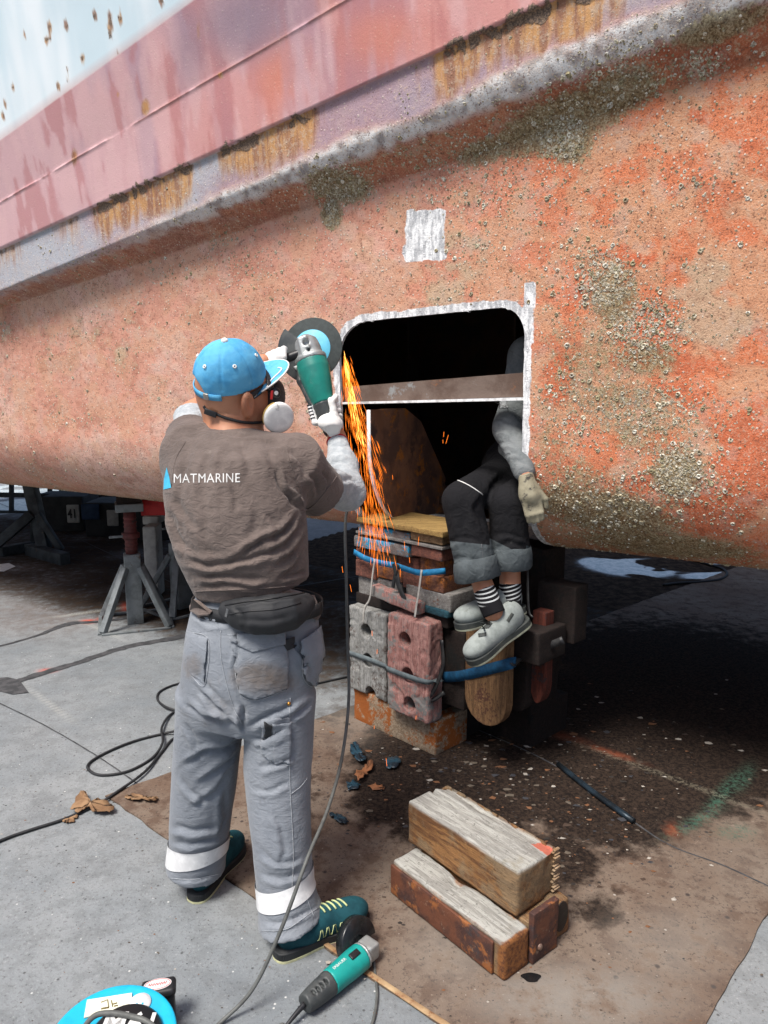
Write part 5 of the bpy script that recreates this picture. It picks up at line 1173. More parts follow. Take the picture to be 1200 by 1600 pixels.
# base beam
b0 = C0; UL = FP(553, 1128, 0)[0]; ZT = .165
tag(obj('base_timber', box(C0 + SU * .0, SU * UL, SW * .22, ZU * ZT, .008, 2, .005, .03, 3), BASEW), 'rust-stained pale base beam lying on the ground below the drilled blocks', 'timber', GRP)
# hidden core beams that carry the load
tag(obj('timber', box(C0 + SU * .02 + SW * .235, SU * (UL - .02), SW * .22, ZU * .30, .01, 2, .004, .04, 4), WD[7]), 'dark brown beam lying behind the rust-stained base beam', 'timber', GRP)
def drilled(x0, x1, yt, yb, holes, off, depth, mat, label, seed):
    m, my = (x0 + x1) / 2, (yt + yb) / 2
    u1, u0 = FP(x0, my, off)[0], FP(x1, my, off)[0]; z1, z0 = FP(m, yt, off)[1], FP(m, yb, off)[1]; z0 = max(z0, ZT + .001)
    f = Field(np.array([C0[0] - .6, C0[1] - .3, z0 - .03]), np.array([C0[0] + .4, C0[1] + .7, z1 + .03]), .005)
    c = C0 + SU * (u0 + u1) / 2 + SW * (off + depth / 2) + ZU * (z0 + z1) / 2; E = np.stack([SU, SW, ZU])
    f.box(c, ((u1 - u0) / 2, depth / 2, (z1 - z0) / 2), E, .012, .001)
    for hx_, hy_ in holes:
        u, z = FP(hx_, hy_, off); p = C0 + SU * u + SW * off + ZU * z; f.cap(p - SW * .05, p + SW * (depth + .05), .033, .033, .003, 's')
    V, Fc = f.mesh(1); N = normals(V, Fc); V = V + N * ((fbm(V, 30, 4, seed) - .5) * .009 - .004 * sstep(.60, .68, fbm(V, 16, 3, seed + 4)))[:, None]
    return tag(obj('drilled_block', (V, Fc), mat), label, 'block', 'drilled keel blocks')
drilled(545, 602, 953, 1104, [(571, 986), (574, 1032), (578, 1084)], -.02, .09, GREYB, 'grey upright block with three round holes, left one in the stack', 2)
drilled(604, 669, 966, 1130, [(632, 1000), (637, 1055), (639, 1101)], -.055, .10, PINKB, 'pink upright block with three round holes, beside the grey drilled block', 5)
# behind the drilled blocks, and the courses above them
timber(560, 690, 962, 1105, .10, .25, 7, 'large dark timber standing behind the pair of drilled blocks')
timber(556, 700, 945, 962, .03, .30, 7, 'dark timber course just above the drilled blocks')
timber(560, 628, 903, 944, .035, .26, 1, 'wide grey timber behind the slanting pink board'); timber(634, 704, 922, 949, .02, .26, 1, 'pale grey timber above the teal plank, at the stack\'s right end')
timber(648, 700, 949, 960, .01, .24, 6, 'dark teal plank above the pink drilled block')
timber(556, 587, 877, 903, .02, .25, 0, 'reddish timber end under the blue strap, leftmost in its course'); timber(588, 628, 882, 906, .025, .25, 5, 'orange-stained timber end behind the hanging black tape')
timber(629, 658, 891, 921, .03, .25, 0, 'reddish timber end between the hanging tape and the white twine'); timber(659, 693, 899, 924, .02, .25, 5, 'deep red timber end under the right end of the blue strap')
timber(556, 584, 860, 876, .025, .25, 0, 'thin reddish timber end behind the left of the blue strap'); timber(585, 620, 864, 882, .03, .25, 2, 'tan timber end behind the middle of the blue strap')
timber(621, 655, 870, 890, .035, .25, 0, 'reddish timber end behind the strap knot'); timber(656, 693, 873, 898, .03, .25, 5, 'red brown timber end above the right end of the blue strap')
timber(553, 638, 845, 863, -.005, .26, 3, 'plank with bright blue paint in the upper course, left of the gap'); timber(642, 690, 856, 873, .0, .26, 0, 'red brown plank in the upper course, right of the gap')
timber(556, 691, 842.5, 846.5, -.01, .26, 1, 'thin pale ply sheet edge between the two upper courses', bev=.001, jit=.001)
timber(559, 640, 826, 842, .0, .26, 3, 'top course timber with two dabs of blue paint'); timber(641, 691, 831, 848, .0, .26, 2, 'top course timber with red paint at its right end')
timber(557, 692, 819.5, 828, -.02, .28, 4, 'yellow ochre board on the very top of the stack', bev=.003)
p0, p1 = PP(580, 930, C0 - SW * .03, SW), PP(652, 962, C0 - SW * .04, SW); dv = p1 - p0
tag(obj('slanting_board', box(p0, dv, SW * .05, ZU * .052, .006, 2, .006, .02, 9), PINKB), 'pink splintered board slanting across the stack above the drilled blocks', 'board', GRP)
# straps and twine
STRB = M('blue_webbing', (.01, .20, .42), (.008, .14, .30), 30, (.6, .8), .3, 300, .001, spots=((.03, .06, .09), 18, .6)); STRD = M('dark_blue_webbing', (.006, .075, .17), (.005, .05, .11), 30, (.6, .8), .3, 300, .001); STRG = M('grey_webbing', (.13, .16, .17), (.09, .11, .12), 30, (.7, .9), .3, 300, .001, spots=((.04, .04, .04), 18, .6)); TWINE = M('pale_twine', (.45, .43, .40), (.33, .31, .28), 40, (.8, .9), .3, 200)
BLKT = M('black_tape', (.015, .015, .017), (.03, .03, .03), 25, (.4, .6), .2, 90)
def strap(name, pts, off, wd, mat, label, cat='strap', twist=None):
    P = np.array([PP(x, y, C0 + SW * o_, SW) for (x, y), o_ in zip(pts, off if np.ndim(off) else [off] * len(pts))]); N = np.array([-SW + np.array([0, 0, .15 * math.sin(k * 2.1)]) for k in range(len(P))])
    return tag(obj(name, ribbon(P, N, wd, .003, 6), mat), label, cat)
strap('strap', [(553, 862), (570, 872), (585, 877), (602, 881), (618, 884), (640, 891), (656, 895), (675, 894), (696, 892)], [-.01, -.012, -.016, -.014, -.02, -.016, -.018, -.014, .02], .026, STRB, 'bright blue strap pulled around the upper timbers of the stack')
strap('strap', [(545, 1020), (575, 1030), (604, 1042), (606, 1045), (640, 1058), (669, 1066), (690, 1062)], [-.024, -.024, -.026, -.06, -.060, -.060, .02], .024, STRG, 'worn grey strap across the two drilled blocks')
strap('twine', [(586, 874), (582, 900), (578, 935), (570, 950), (567, 975)], -.045, .009, TWINE, 'white twine hanging beside the grey drilled block', 'twine'); strap('twine', [(659, 890), (655, 920), (651, 945), (648, 965)], [-.02, -.03, -.045, -.06], .010, TWINE, 'white twine hanging over the pink drilled block', 'twine')
strap('tape', [(616, 880), (620, 900), (624, 918), (632, 938), (630, 948)], [-.02, -.03, -.035, -.035, -.03], .028, BLKT, 'black tape dangling from the strap knot', 'tape'); strap('tape', [(622, 882), (616, 905), (614, 918)], -.03, .018, BLKT, 'short black tape end beside the longer dangling tape', 'tape')
strap('tape', [(690, 1000), (692, 1040), (680, 1075), (670, 1090), (676, 1094), (694, 1082)], [-.02, -.02, -.03, -.04, -.03, .0], .018, BLKT, 'black tape loop hanging at the corner of the pink block', 'tape')
# right-hand group: round-nosed boards hung on the second strap
def nose_board(x0, x1, yt, yb, off, depth, mat, label, point=1.0):
    m = (x0 + x1) / 2; my = (yt + yb) / 2; u1, u0 = FP(x0, my, off)[0], FP(x1, my, off)[0]; z1, z0 = FP(m, yt, off)[1], FP(m, yb, off)[1]; r = (u1 - u0) / 2; c = (u0 + u1) / 2
    pts = [(u0, z1), (u0, z0 + r * point)] + [(c - r * math.cos(a), z0 + r * point - r * point * math.sin(a)) for a in np.linspace(.2, math.pi - .2, 9)] + [(u1, z0 + r * point), (u1, z1)]
    return tag(obj('board', prism(np.array([C0 + SU * u + SW * off + ZU * z for u, z in pts]), SW * depth, .004), mat, smooth=False), label, 'board', 'round-ended boards in the stack')
TANB = wood('tan_board', (.22, .12, .055), (.14, .075, .035), 21, (.09, .04, .025), .60, vert=True); REDB = wood('red_board', (.13, .032, .02), (.08, .022, .015), 22, (.05, .03, .03), .60, vert=True)
nose_board(727, 791, 970, 1134, .03, .05, TANB, 'tan round-ended board hanging below the sandalled feet'); nose_board(830, 851, 955, 1100, .20, .06, REDB, 'narrow red board with pointed lower end right of the shoes', 2.6)
nose_board(792, 822, 1000, 1112, .16, .06, WD[7], 'dark round-ended board behind the tan one')
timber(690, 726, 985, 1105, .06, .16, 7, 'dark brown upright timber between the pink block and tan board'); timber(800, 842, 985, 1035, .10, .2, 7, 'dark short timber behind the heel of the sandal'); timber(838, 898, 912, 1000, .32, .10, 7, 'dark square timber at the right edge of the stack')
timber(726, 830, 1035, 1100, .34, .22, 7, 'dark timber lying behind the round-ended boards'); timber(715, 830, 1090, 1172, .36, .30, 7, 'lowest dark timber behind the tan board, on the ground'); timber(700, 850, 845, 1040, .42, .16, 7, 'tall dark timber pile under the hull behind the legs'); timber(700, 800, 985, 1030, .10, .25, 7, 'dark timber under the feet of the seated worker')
strap('strap', [(690, 1058), (712, 1057), (730, 1054), (770, 1044), (793, 1038), (806, 1034)], [.06, .05, .026, .026, .026, .06], .045, STRD, 'dark blue wide strap across the tan round-ended board'); strap('strap', [(797, 1037), (825, 1026), (852, 1012), (880, 1000)], [.03, .15, .18, .2], .03, BLKT, 'black strap continuing right across the red board')
strap('cord', [(817, 820), (823, 870), (826, 950), (832, 965)], .10, .010, BLKT, 'thin cord hanging down beside the seated worker\'s ankle', 'cord')

# ================================================================== the two timbers in front
D1 = np.array([.326, 1.778, BT]); TU = unit([-.63, .777, 0]); TW = unit([.777, .63, 0]); WROT = math.atan2(TU[1], TU[0])
LOWM = wood('rust_stained_sawn_timber', (.46, .41, .34), (.34, .29, .22), 31, (.33, .11, .015), .50, .6); UPM = wood('weathered_grey_timber', (.46, .46, .44), (.34, .335, .32), 32, None, .5, 0)
t = NT('upper_timber_faces'); tt_ = t.n('ShaderNodeMapping', {'Vector': t.tc, 'Rotation': (0, 0, -WROT), 'Scale': (1, 1, 1)}).outputs[0]; tg = t.n('ShaderNodeMapping', {'Vector': tt_, 'Scale': (1.3, 16, 16)}).outputs[0]
n1 = t.noise(5, 8, .65, tg); n2 = t.noise(6, 8, .7); n3 = t.noise(80, 6, .75); n4 = t.noise(22, 6, .7, tg); tp = t.attr('top'); rd = t.attr('red')
c = t.mix(t.ss(n1, .42, .58), (.40, .40, .37, 1), (.27, .265, .245, 1)); c = t.mix(t.math('MULTIPLY', t.ss(n4, .55, .66), .8), c, (.09, .09, .085, 1)); c = t.mix(t.math('MULTIPLY', t.ss(n2, .56, .7), .5), c, (.22, .19, .12, 1))
s_ = t.mix(t.ss(n1, .42, .58), (.29, .145, .055, 1), (.15, .068, .028, 1)); s_ = t.mix(t.math('MULTIPLY', t.ss(n2, .46, .58), .6), s_, (.24, .19, .12, 1)); s_ = t.mix(t.math('MULTIPLY', t.ss(n4, .52, .66), .8), s_, (.06, .03, .018, 1)); s_ = t.mix(t.math('MULTIPLY', t.ss(n3, .40, .3), .5), s_, (.38, .26, .13, 1))
c = t.mix(tp, s_, c); c = t.mix(t.ss(t.math('ADD', rd, t.math('MULTIPLY', t.math('SUBTRACT', n3, .5), .8)), .4, .6), c, (.52, .15, .10, 1))
ek = t.ss(t.math('ADD', t.attr('edge'), t.math('MULTIPLY', t.math('SUBTRACT', n2, .5), 1.1)), .45, .75); c = t.mix(ek, c, t.mix(t.ss(n3, .4, .6), (.27, .11, .035, 1), (.13, .05, .022, 1)))
c = t.mix(t.math('MULTIPLY', t.ss(n3, .57, .68), .7), c, (.03, .025, .02, 1)); TIMF = t.set(Base_Color=c, Roughness=.85, Specular_IOR_Level=.3, Normal=t.bump(t.math('ADD', t.math('ADD', n3, n4), n1), .65, .006))
def tb(u0, u1, w0, w1, z0, z1, seed, bev=.007, jit=.005, cuts=.016): return box(D1 + TU * u0 + TW * w0 + ZU * z0, TU * (u1 - u0), TW * (w1 - w0), ZU * (z1 - z0), bev, 2, jit, cuts, seed)
def tattr(g, red=False, edge0=0.0, topz=None):
    V = g[0]; q = V - D1; u, w_, z = q @ TU, q @ TW, q[:, 2]; zt = z.max() if topz is None else topz
    top = sstep(zt - .016, zt - .007, z); e = np.full(len(V), edge0)
    return u, w_, z, top, e
CW = M('dark_cavity', (.02, .016, .012), (.03, .02, .015), 20)
# lower front timber
g = tb(0, .475, .0, .102, 0, .113, 5); u, w_, z, top, e = tattr(g); ed = np.maximum(.75 * sstep(.03, .0, u), .55 * sstep(.02, .0, np.minimum(w_, .102 - w_)) * top) + .35 * (1 - top)
notch = np.exp(-((u - .27) / .03) ** 2 - ((w_ - .085) / .014) ** 2); g[0][:, 2] -= .022 * notch * top
lo = tag(obj('timber', g, TIMF, attrs=dict(top=top, red=0 * top, edge=np.clip(ed + notch * .5, 0, 1))), 'lower front timber with rust-edged pale top and steel plate on its side', 'timber', 'timbers lying in the foreground')
STP = M('rusted_steel_plate', (.13, .048, .026), (.055, .026, .022), 11, (.6, .85), .7, 60, .005, spots=[((.26, .095, .03), 14, .54), ((.045, .034, .036), 9, .56), ((.20, .13, .09), 40, .60)])
obj('steel_plate', tb(.035, .470, -.011, -.002, .006, .103, 8, .002, .0025, .02), STP, lo)
# lower rear timber under the upper one
g = tb(.01, .47, .118, .295, 0, .112, 15); u, w_, z, top, e = tattr(g)
lo2 = tag(obj('timber', g, TIMF, attrs=dict(top=top * 0, red=0 * top, edge=np.clip(.25 + .5 * sstep(.02, .0, u), 0, 1))), 'lower rear timber with a rusty square plate bolted on its end', 'timber', 'timbers lying in the foreground')
obj('steel_plate', tb(-.012, .006, .105, .215, .004, .158, 18, .002, .003, .02), STP, lo2)
bl = D1 + TU * -.012 + TW * .135 + ZU * .045; obj('bolt', lathe([(0, .006), (.008, .005), (.010, 0)], bl, -TU, 12), M('worn_bolt', (.30, .22, .18), (.2, .12, .09), 30, (.4, .6), .3, metal=.5), lo2)
hc_ = D1 + TU * .0085 + TW * .255 + ZU * .07; a_ = [(.030 * math.cos(k), .048 * math.sin(k)) for k in np.linspace(0, 2 * math.pi, 20, endpoint=False)]
obj('hole_disc', prism(np.array([hc_ + TW * p + ZU * q for p, q in a_]), -TU * .003), CW, lo2, smooth=False)  # thin black disc stands in for a hole in the timber's end
# upper timber: split grey top, torn back edge, red paint at the near corner
g = tb(.045, .515, .100, .285, .116, .262, 25, .008, .006, .013); u, w_, z, top, e = tattr(g); V = g[0]
back = sstep(.215, .285, w_ + (fbm(np.stack([u * 14, u * 0, u * 0], 1), 1, 3, 3) - .5) * .05); V[:, 2] -= top * back * (.012 + .03 * fbm(np.stack([u * 9, w_ * 40, u * 0], 1), 1, 3, 6))
spl = np.abs(w_ - (.222 - .018 * sstep(.1, .5, u)) + (fbm(np.stack([u * 6, u * 0, u * 0], 1), 1, 2, 9) - .5) * .02); V[:, 2] -= top * np.exp(-(spl / .005) ** 2) * .020
crk = np.abs(w_ - .165 + (fbm(np.stack([u * 7, u * 0, u * 0], 1), 1, 2, 19) - .5) * .02); V[:, 2] -= top * np.exp(-(crk / .004) ** 2) * .008 * sstep(.08, .15, u) * sstep(.45, .3, u)
V += TU[None] * (sstep(.20, .25, w_) * sstep(.1, .06, u) * .018 * (fbm(V, 30, 2, 3)))[:, None]
red = sstep(.225, .25, w_) * sstep(.135, .10, u) * top
up_ = tag(obj('timber', (V, g[1]), TIMF, attrs=dict(top=np.clip(top, 0, 1), red=red, edge=np.clip(.45 * sstep(.03, .0, .146 - (z - .116)) * 0 + .5 * (1 - top) * sstep(.17, .12, z), 0, 1))), 'upper grey timber with a split weathered top and red paint at one corner', 'timber', 'timbers lying in the foreground')
GR_ = M('ridged_end_grain', (.34, .24, .15), (.20, .12, .06), 20, (.8, .9), .5)
fe = [D1 + TU * (.044 - .004 * math.sin(k * 1.3)) + TW * (.287 + .004 * (k % 2)) + ZU * (.122 + .0068 * k) for k in range(20)]
obj('frayed_end', join(*[box(p - TW * .027, TW * .025, TU * .010, ZU * .0046, .0014, 1) for p in fe]), GR_, up_)

# ================================================================== second worker, half inside the hull
YH = HX(800, 660, .30)[1]; FY = PP(770, 1000, C0 + SW * .03, SW)[1] - .06; print('YH FY', YH, FY)
SH2 = M('charcoal_knit', (.19, .205, .21), (.135, .15, .155), 12, (.85, .95), .3, 260, .0015, weave=900, spec=.2, crease=.5); PCOL = NT('two_tone_work_trousers'); _n = PCOL.noise(16, 7, .7); _a = PCOL.attr('black')
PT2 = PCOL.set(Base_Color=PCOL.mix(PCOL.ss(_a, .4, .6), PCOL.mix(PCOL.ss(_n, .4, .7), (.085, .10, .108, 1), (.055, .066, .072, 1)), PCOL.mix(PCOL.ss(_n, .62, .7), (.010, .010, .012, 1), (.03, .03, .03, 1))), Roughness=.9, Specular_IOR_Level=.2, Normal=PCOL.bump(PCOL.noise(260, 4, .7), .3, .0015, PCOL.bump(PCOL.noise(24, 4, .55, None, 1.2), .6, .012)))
w2 = thing('person', 'worker in charcoal shirt and sandals sitting inside the hull opening, legs hanging out', 'person', PY(800, 760, YH + .3))
K1, K2 = PY(722, 782, FY + .05), PY(794, 788, FY + .09); HP1, HP2 = PY(790, 742, YH + .52), PY(850, 748, YH + .50)
A1, A2 = PY(757, 922, FY - .02), PY(797, 912, FY + .07)
CU1, CU2 = PY(744, 890, FY + .01), PY(797, 872, FY + .08)
f = Field(np.minimum(HP1, A1) - .3, np.maximum(HP2, K2) + .35, .0075)
f.cap(HP1, K1, .095, .076, .03); f.cap(HP2, K2, .095, .074, .03); f.cap(K1, CU1 - unit(CU1 - K1) * .05, .077, .079, .015); f.cap(K2, CU2 - unit(CU2 - K2) * .05, .076, .079, .015); f.ell((HP1 + HP2) / 2 + np.array([0, .03, .05]), (.19, .14, .15), None, .05)
f.half(CU1 + unit(CU1 - K1) * .03, unit(CU1 - K1)) if False else None
V, Fc = f.mesh(3)
cut1 = ((V - CU1) @ unit(CU1 - K1)); cut2 = ((V - CU2) @ unit(CU2 - K2))
V = folds(V, Fc, [([(695, 850), (720, 842), (760, 848)], 6, .006), ([(700, 880), (725, 870), (760, 880)], 6, .006), ([(765, 840), (790, 835), (825, 845)], 6, .006), ([(720, 800), (725, 840), (738, 880)], 9, .006), ([(770, 860), (800, 850), (830, 862)], 6, .006), ([(755, 770), (745, 800), (765, 830)], 7, .008), ([(790, 740), (770, 760), (760, 790)], 8, .008)], (.004, 13, 3))
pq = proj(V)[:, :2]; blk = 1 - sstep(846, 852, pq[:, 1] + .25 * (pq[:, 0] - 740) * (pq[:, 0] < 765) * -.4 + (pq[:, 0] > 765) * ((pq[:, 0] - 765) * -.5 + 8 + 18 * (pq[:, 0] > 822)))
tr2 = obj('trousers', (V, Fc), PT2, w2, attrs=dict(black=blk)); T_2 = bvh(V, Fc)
obj('piping', sline(T_2, [(686, 758), (697, 752), (715, 751), (735, 760), (754, 773)], .0022, .001, 8), WHITEC, tr2)
ST2 = M('grey_thread', (.12, .13, .14), (.1, .1, .11), 30)
sg = [sline(T_2, [(752, 850), (755, 875), (757, 893)], .0012, .001, 6, 4)]
obj('stitching', join(*[s for s in sg if len(s[0])]), ST2, tr2)
for K, CU, nm in ((K1, CU1, 0), (K2, CU2, 1)):
    d_ = unit(CU - K); x = unit(np.cross(d_, [0, 1, .2])); y = np.cross(d_, x)
    prof = [(.080, -.056), (.086, -.053), (.0875, -.02), (.089, .026), (.085, .029), (.078, .024), (.070, -.03)]
    V_, F_ = lathe(prof, CU + d_ * .01, d_, 32); V_ = V_ + (np.stack([fbm(V_, 18, 3, 5 + nm * 3 + q) for q in range(3)], 1) - .5) * .022
    o = obj('rolled_cuff', (V_, F_), PT2, tr2, attrs=dict(black=np.zeros(len(V_))))
# body: legs' bare shins, arm, head: one skin under the clothes
WY = HX(826, 748, .33)[1]; SHO, ELB, WRI = PY(824, 556, YH + .24), PY(797, 670, YH + .13), PY(821, 742, WY - .02)
CHE = PY(880, 640, YH + .50); HD2 = PY(885, 470, YH + .42)
f = Field(np.minimum.reduce([A1, A2, HD2, HP1]) - .25, np.maximum.reduce([A1, HP2, HD2, CHE]) + .25, .0065)
f.cap(K1 + (CU1 - K1) * .7, A1, .050, .038, .02); f.cap(K2 + (CU2 - K2) * .7, A2, .050, .039, .02); f.cap(HP1, K1, .07, .055, .03); f.cap(HP2, K2, .07, .055, .03); f.cap(K1, CU1, .055, .05, .02); f.cap(K2, CU2, .055, .05, .02)
f.ell((HP1 + HP2) / 2 + np.array([0, .03, .05]), (.15, .11, .13), None, .05); f.cap((HP1 + HP2) / 2 + ZU * .05, CHE, .12, .13, .06); f.cap(CHE, HD2 - ZU * .08, .07, .055, .05); f.ell(HD2 + ZU * .02, (.080, .098, .112), None, .03); f.ell(HD2 + np.array([-.02, -.04, -.06]), (.06, .06, .065), None, .03)
f.cap(HD2 + np.array([-.03, -.095, 0]), HD2 + np.array([-.035, -.115, -.03]), .010, .015, .015); f.cap(CHE + ZU * .1, SHO, .06, .05, .04); f.cap(SHO, ELB, .046, .038, .03); f.cap(ELB, WRI, .038, .028, .02); f.cap(A1, A1 + unit(A1 - CU1) * .09, .036, .04, .02); f.cap(A2, A2 + unit(A2 - CU2) * .07, .036, .04, .02)
V, Fc = f.mesh(2); obj('body', (V, Fc), SKIN, w2)
f = Field(np.minimum.reduce([HP1, ELB, WRI]) - .2, np.maximum.reduce([CHE, SHO, HP2]) + .3, .0075)
f.cap((HP1 + HP2) / 2 + ZU * .06, CHE, .155, .165, .05); f.cap(CHE + ZU * .08, SHO, .09, .075, .05); f.cap(SHO, ELB, .072, .066, .03); f.cap(ELB, WRI - (WRI - ELB) * .08, .064, .042, .03)
V, Fc = f.mesh(3)
V = folds(V, Fc, [([(765, 660), (782, 655), (800, 662)], 4, .005), ([(768, 675), (785, 672), (803, 680)], 4, .005), ([(775, 695), (795, 690), (812, 698)], 4, .005), ([(785, 712), (802, 708), (820, 715)], 4, .005), ([(770, 640), (785, 630), (800, 628)], 4, .004), ([(790, 560), (805, 580), (800, 600)], 5, .005), ([(800, 725), (812, 722), (825, 728)], 3.5, .004)], (.003, 16, 3))
s2 = obj('shirt', (V, Fc), SH2, w2); T_S2 = bvh(V, Fc)
obj('sleeve_patch', patch(T_S2, [(772, 628), (794, 625), (794, 637), (771, 640)], .002, 3, .002), M('grey_patch', (.30, .32, .33), (.2, .21, .22), 30, spots=((.06, .07, .07), 60, .52)), s2)
GL2 = M('dirty_leather_glove', (.34, .31, .22), (.22, .20, .14), 14, (.8, .9), .4, 120, .002, spots=[((.06, .055, .05), 16, .58), ((.36, .24, .08), 12, .66)])
gd = unit(PY(836, 806, WY - .045) - WRI); gx_ = unit(np.cross(gd, [0, -1, 0])); gn_ = np.cross(gx_, gd)
PC2 = WRI + gd * .075
fg2 = [([PC2 + gx_ * (.027 - .018 * k) + gd * .03, PC2 + gx_ * (.027 - .018 * k) + gd * .075, PC2 + gx_ * (.025 - .017 * k) + gd * (.108 - .006 * abs(k - 1.5)) - gn_ * .012], .0112) for k in range(4)]
glove(PC2, np.stack([gx_, gd, gn_]), (.042, .048, .022), fg2, ([PC2 - gx_ * .03 - gd * .01, PC2 - gx_ * .052 + gd * .03, PC2 - gx_ * .05 + gd * .06 - gn_ * .01], .0125), WRI, -gd, cuff=False, mat=GL2, par=w2)
SUE = M('grey_suede', (.28, .31, .30), (.21, .235, .225), 22, (.85, .95), .4, 220, .002, spots=((.13, .14, .12), 16, .62)); SOLD = M('dark_grey_sole', (.03, .036, .036), (.05, .055, .05), 24, (.6, .8), .3, 100); SOLP = M('worn_sole_edge', (.30, .32, .24), (.2, .2, .16), 24)
SOCK = NT('striped_sock'); _z = SOCK.n('ShaderNodeSeparateXYZ', {0: SOCK.tc}).outputs[2]; _x = SOCK.n('ShaderNodeSeparateXYZ', {0: SOCK.tc}).outputs[0]
_w = SOCK.math('FRACT', SOCK.math('MULTIPLY', SOCK.math('ADD', _z, SOCK.math('MULTIPLY', _x, -.3)), 62.0)); _st = SOCK.math('MULTIPLY', SOCK.math('GREATER_THAN', _w, .66), SOCK.attr('stripe'))
SOCK = SOCK.set(Base_Color=SOCK.mix(_st, (.010, .010, .012, 1), (.42, .44, .45, 1)), Roughness=.95, Specular_IOR_Level=.15, Normal=SOCK.bump(SOCK.noise(300, 4, .7), .3, .001))
for A, CU, K, h0, t0, nm in ((A1, CU1, K1, PY(826, 972, FY - .0), PY(724, 1048, FY - .13), 0), (A2, CU2, K2, PY(820, 955, FY + .09), PY(702, 987, FY - .0), 1)):
    d_ = unit(A - CU); f = Field(A - .16, A + .16, .004); f.etube([(A - d_ * .005, unit([1, .2, 0]), .043, .046), (A + d_ * .03, unit([1, .2, 0]), .044, .048), (A + d_ * .10, unit([1, .2, 0]), .042, .058)], k=.02); V, Fc = f.mesh(2)
    obj('sock', (V, Fc), SOCK, w2, attrs=dict(stripe=sstep(.062, .055, (V - A) @ d_)))
    upv = unit(np.array([.12, 0, 1])); 
    o, T, P = shoe(h0, t0, SUE, w2, laces=False, name='sandal', sole=(SOLD, SOLP))
    if nm == 0:
        for pl in ([(749, 972), (760, 968), (770, 974), (764, 982), (750, 983)], [(747, 990), (760, 988), (760, 994), (748, 996)], [(791, 969), (799, 957), (803, 960), (795, 973)]): obj('cut_out', patch(T, pl, .0012, 3, .002), SOLD, o)

# ================================================================== sparks off the disc
t = NT('hot_spark'); t.set(Base_Color=(.1, .02, 0, 1)); t.b.inputs['Emission Color'].default_value = (1, .20, .012, 1); t.b.inputs['Emission Strength'].default_value = 1.7; SPK = t.m
t = NT('white_hot_spark'); t.set(Base_Color=(.1, .05, 0, 1)); t.b.inputs['Emission Color'].default_value = (1, .42, .08, 1); t.b.inputs['Emission Strength'].default_value = 3.2; SPH = t.m
pth = np.array([(538, 556, 4), (546, 600, 8), (555, 645, 12), (565, 690, 15), (574, 740, 17), (581, 790, 17), (588, 830, 17), (590, 900, 15), (585, 980, 18)], float)
def streaks(n, lo_, hi_, wide, rad, lmin, lmax, seed):
    r = np.random.default_rng(seed); gs = []
    for k in range(n):
        tt = lo_ + (hi_ - lo_) * r.random() ** 1.15; i = min(int(tt), len(pth) - 2); fr = tt - i; c = pth[i] + (pth[i + 1] - pth[i]) * fr; dr = unit(pth[i + 1][:2] - pth[i][:2])
        lat = np.clip(r.normal() * .55, -1.3, 1.3) * c[2] * wide; x, y = c[0] + lat, c[1] + r.normal() * 6
        dep = 2.76 + .010 * (y - 556) * .10 + r.normal() * .03; L = r.uniform(lmin, lmax); sp = lat / max(c[2], 1) * .12
        p0 = PY(x, y, dep); p1 = PY(x + (dr[0] + sp) * L, y + dr[1] * L, dep + .002); w_ = rad * r.uniform(.6, 1.4)
        m = (p0 + p1) / 2; a = unit(p1 - p0); u = unit(np.cross(a, [.1, 1, 0])) * w_; v = np.cross(a, u)
        gs.append((np.array([p0, m + u, m + v, m - u, m - v, p1]), [(0, 2, 1), (0, 3, 2), (0, 4, 3), (0, 1, 4), (5, 1, 2), (5, 2, 3), (5, 3, 4), (5, 4, 1)]))
    return join(*gs)
sp = thing('spark_shower', 'shower of orange sparks falling from the grinding disc past the hull opening', 'sparks', PY(540, 560, 2.76)); sp['kind'] = 'stuff'
obj('spark', streaks(520, 0, 6.6, 1.25, .00058, 12, 30, 1), SPK, sp, smooth=False); obj('hot_spark', streaks(130, 0, 3.2, .45, .00065, 8, 20, 2), SPH, sp, smooth=False)
def loose(n, seed):
    r = np.random.default_rng(seed); gs = []
    spots = [(600, 905, 30, 60), (540, 900, 8, 40), (600, 1000, 30, 60), (630, 700, 25, 60), (580, 1190, 40, 25), (700, 690, 10, 20), (640, 860, 25, 30), (620, 1140, 60, 60)]
    for k in range(n):
        s_ = spots[r.integers(len(spots))]; x, y = s_[0] + r.normal() * s_[2] * .6, s_[1] + r.normal() * s_[3] * .6; dep = 2.70 + r.uniform(0, .12); L = r.uniform(5, 14); q = r.normal() * .25
        p0, p1 = PY(x, y, dep), PY(x + q * L, y + L, dep); gs.append(tube(np.array([p0, p1]), .0005, 4, 0))
    return join(*gs)
obj('stray_spark', loose(16, 5), SPK, sp, smooth=False)

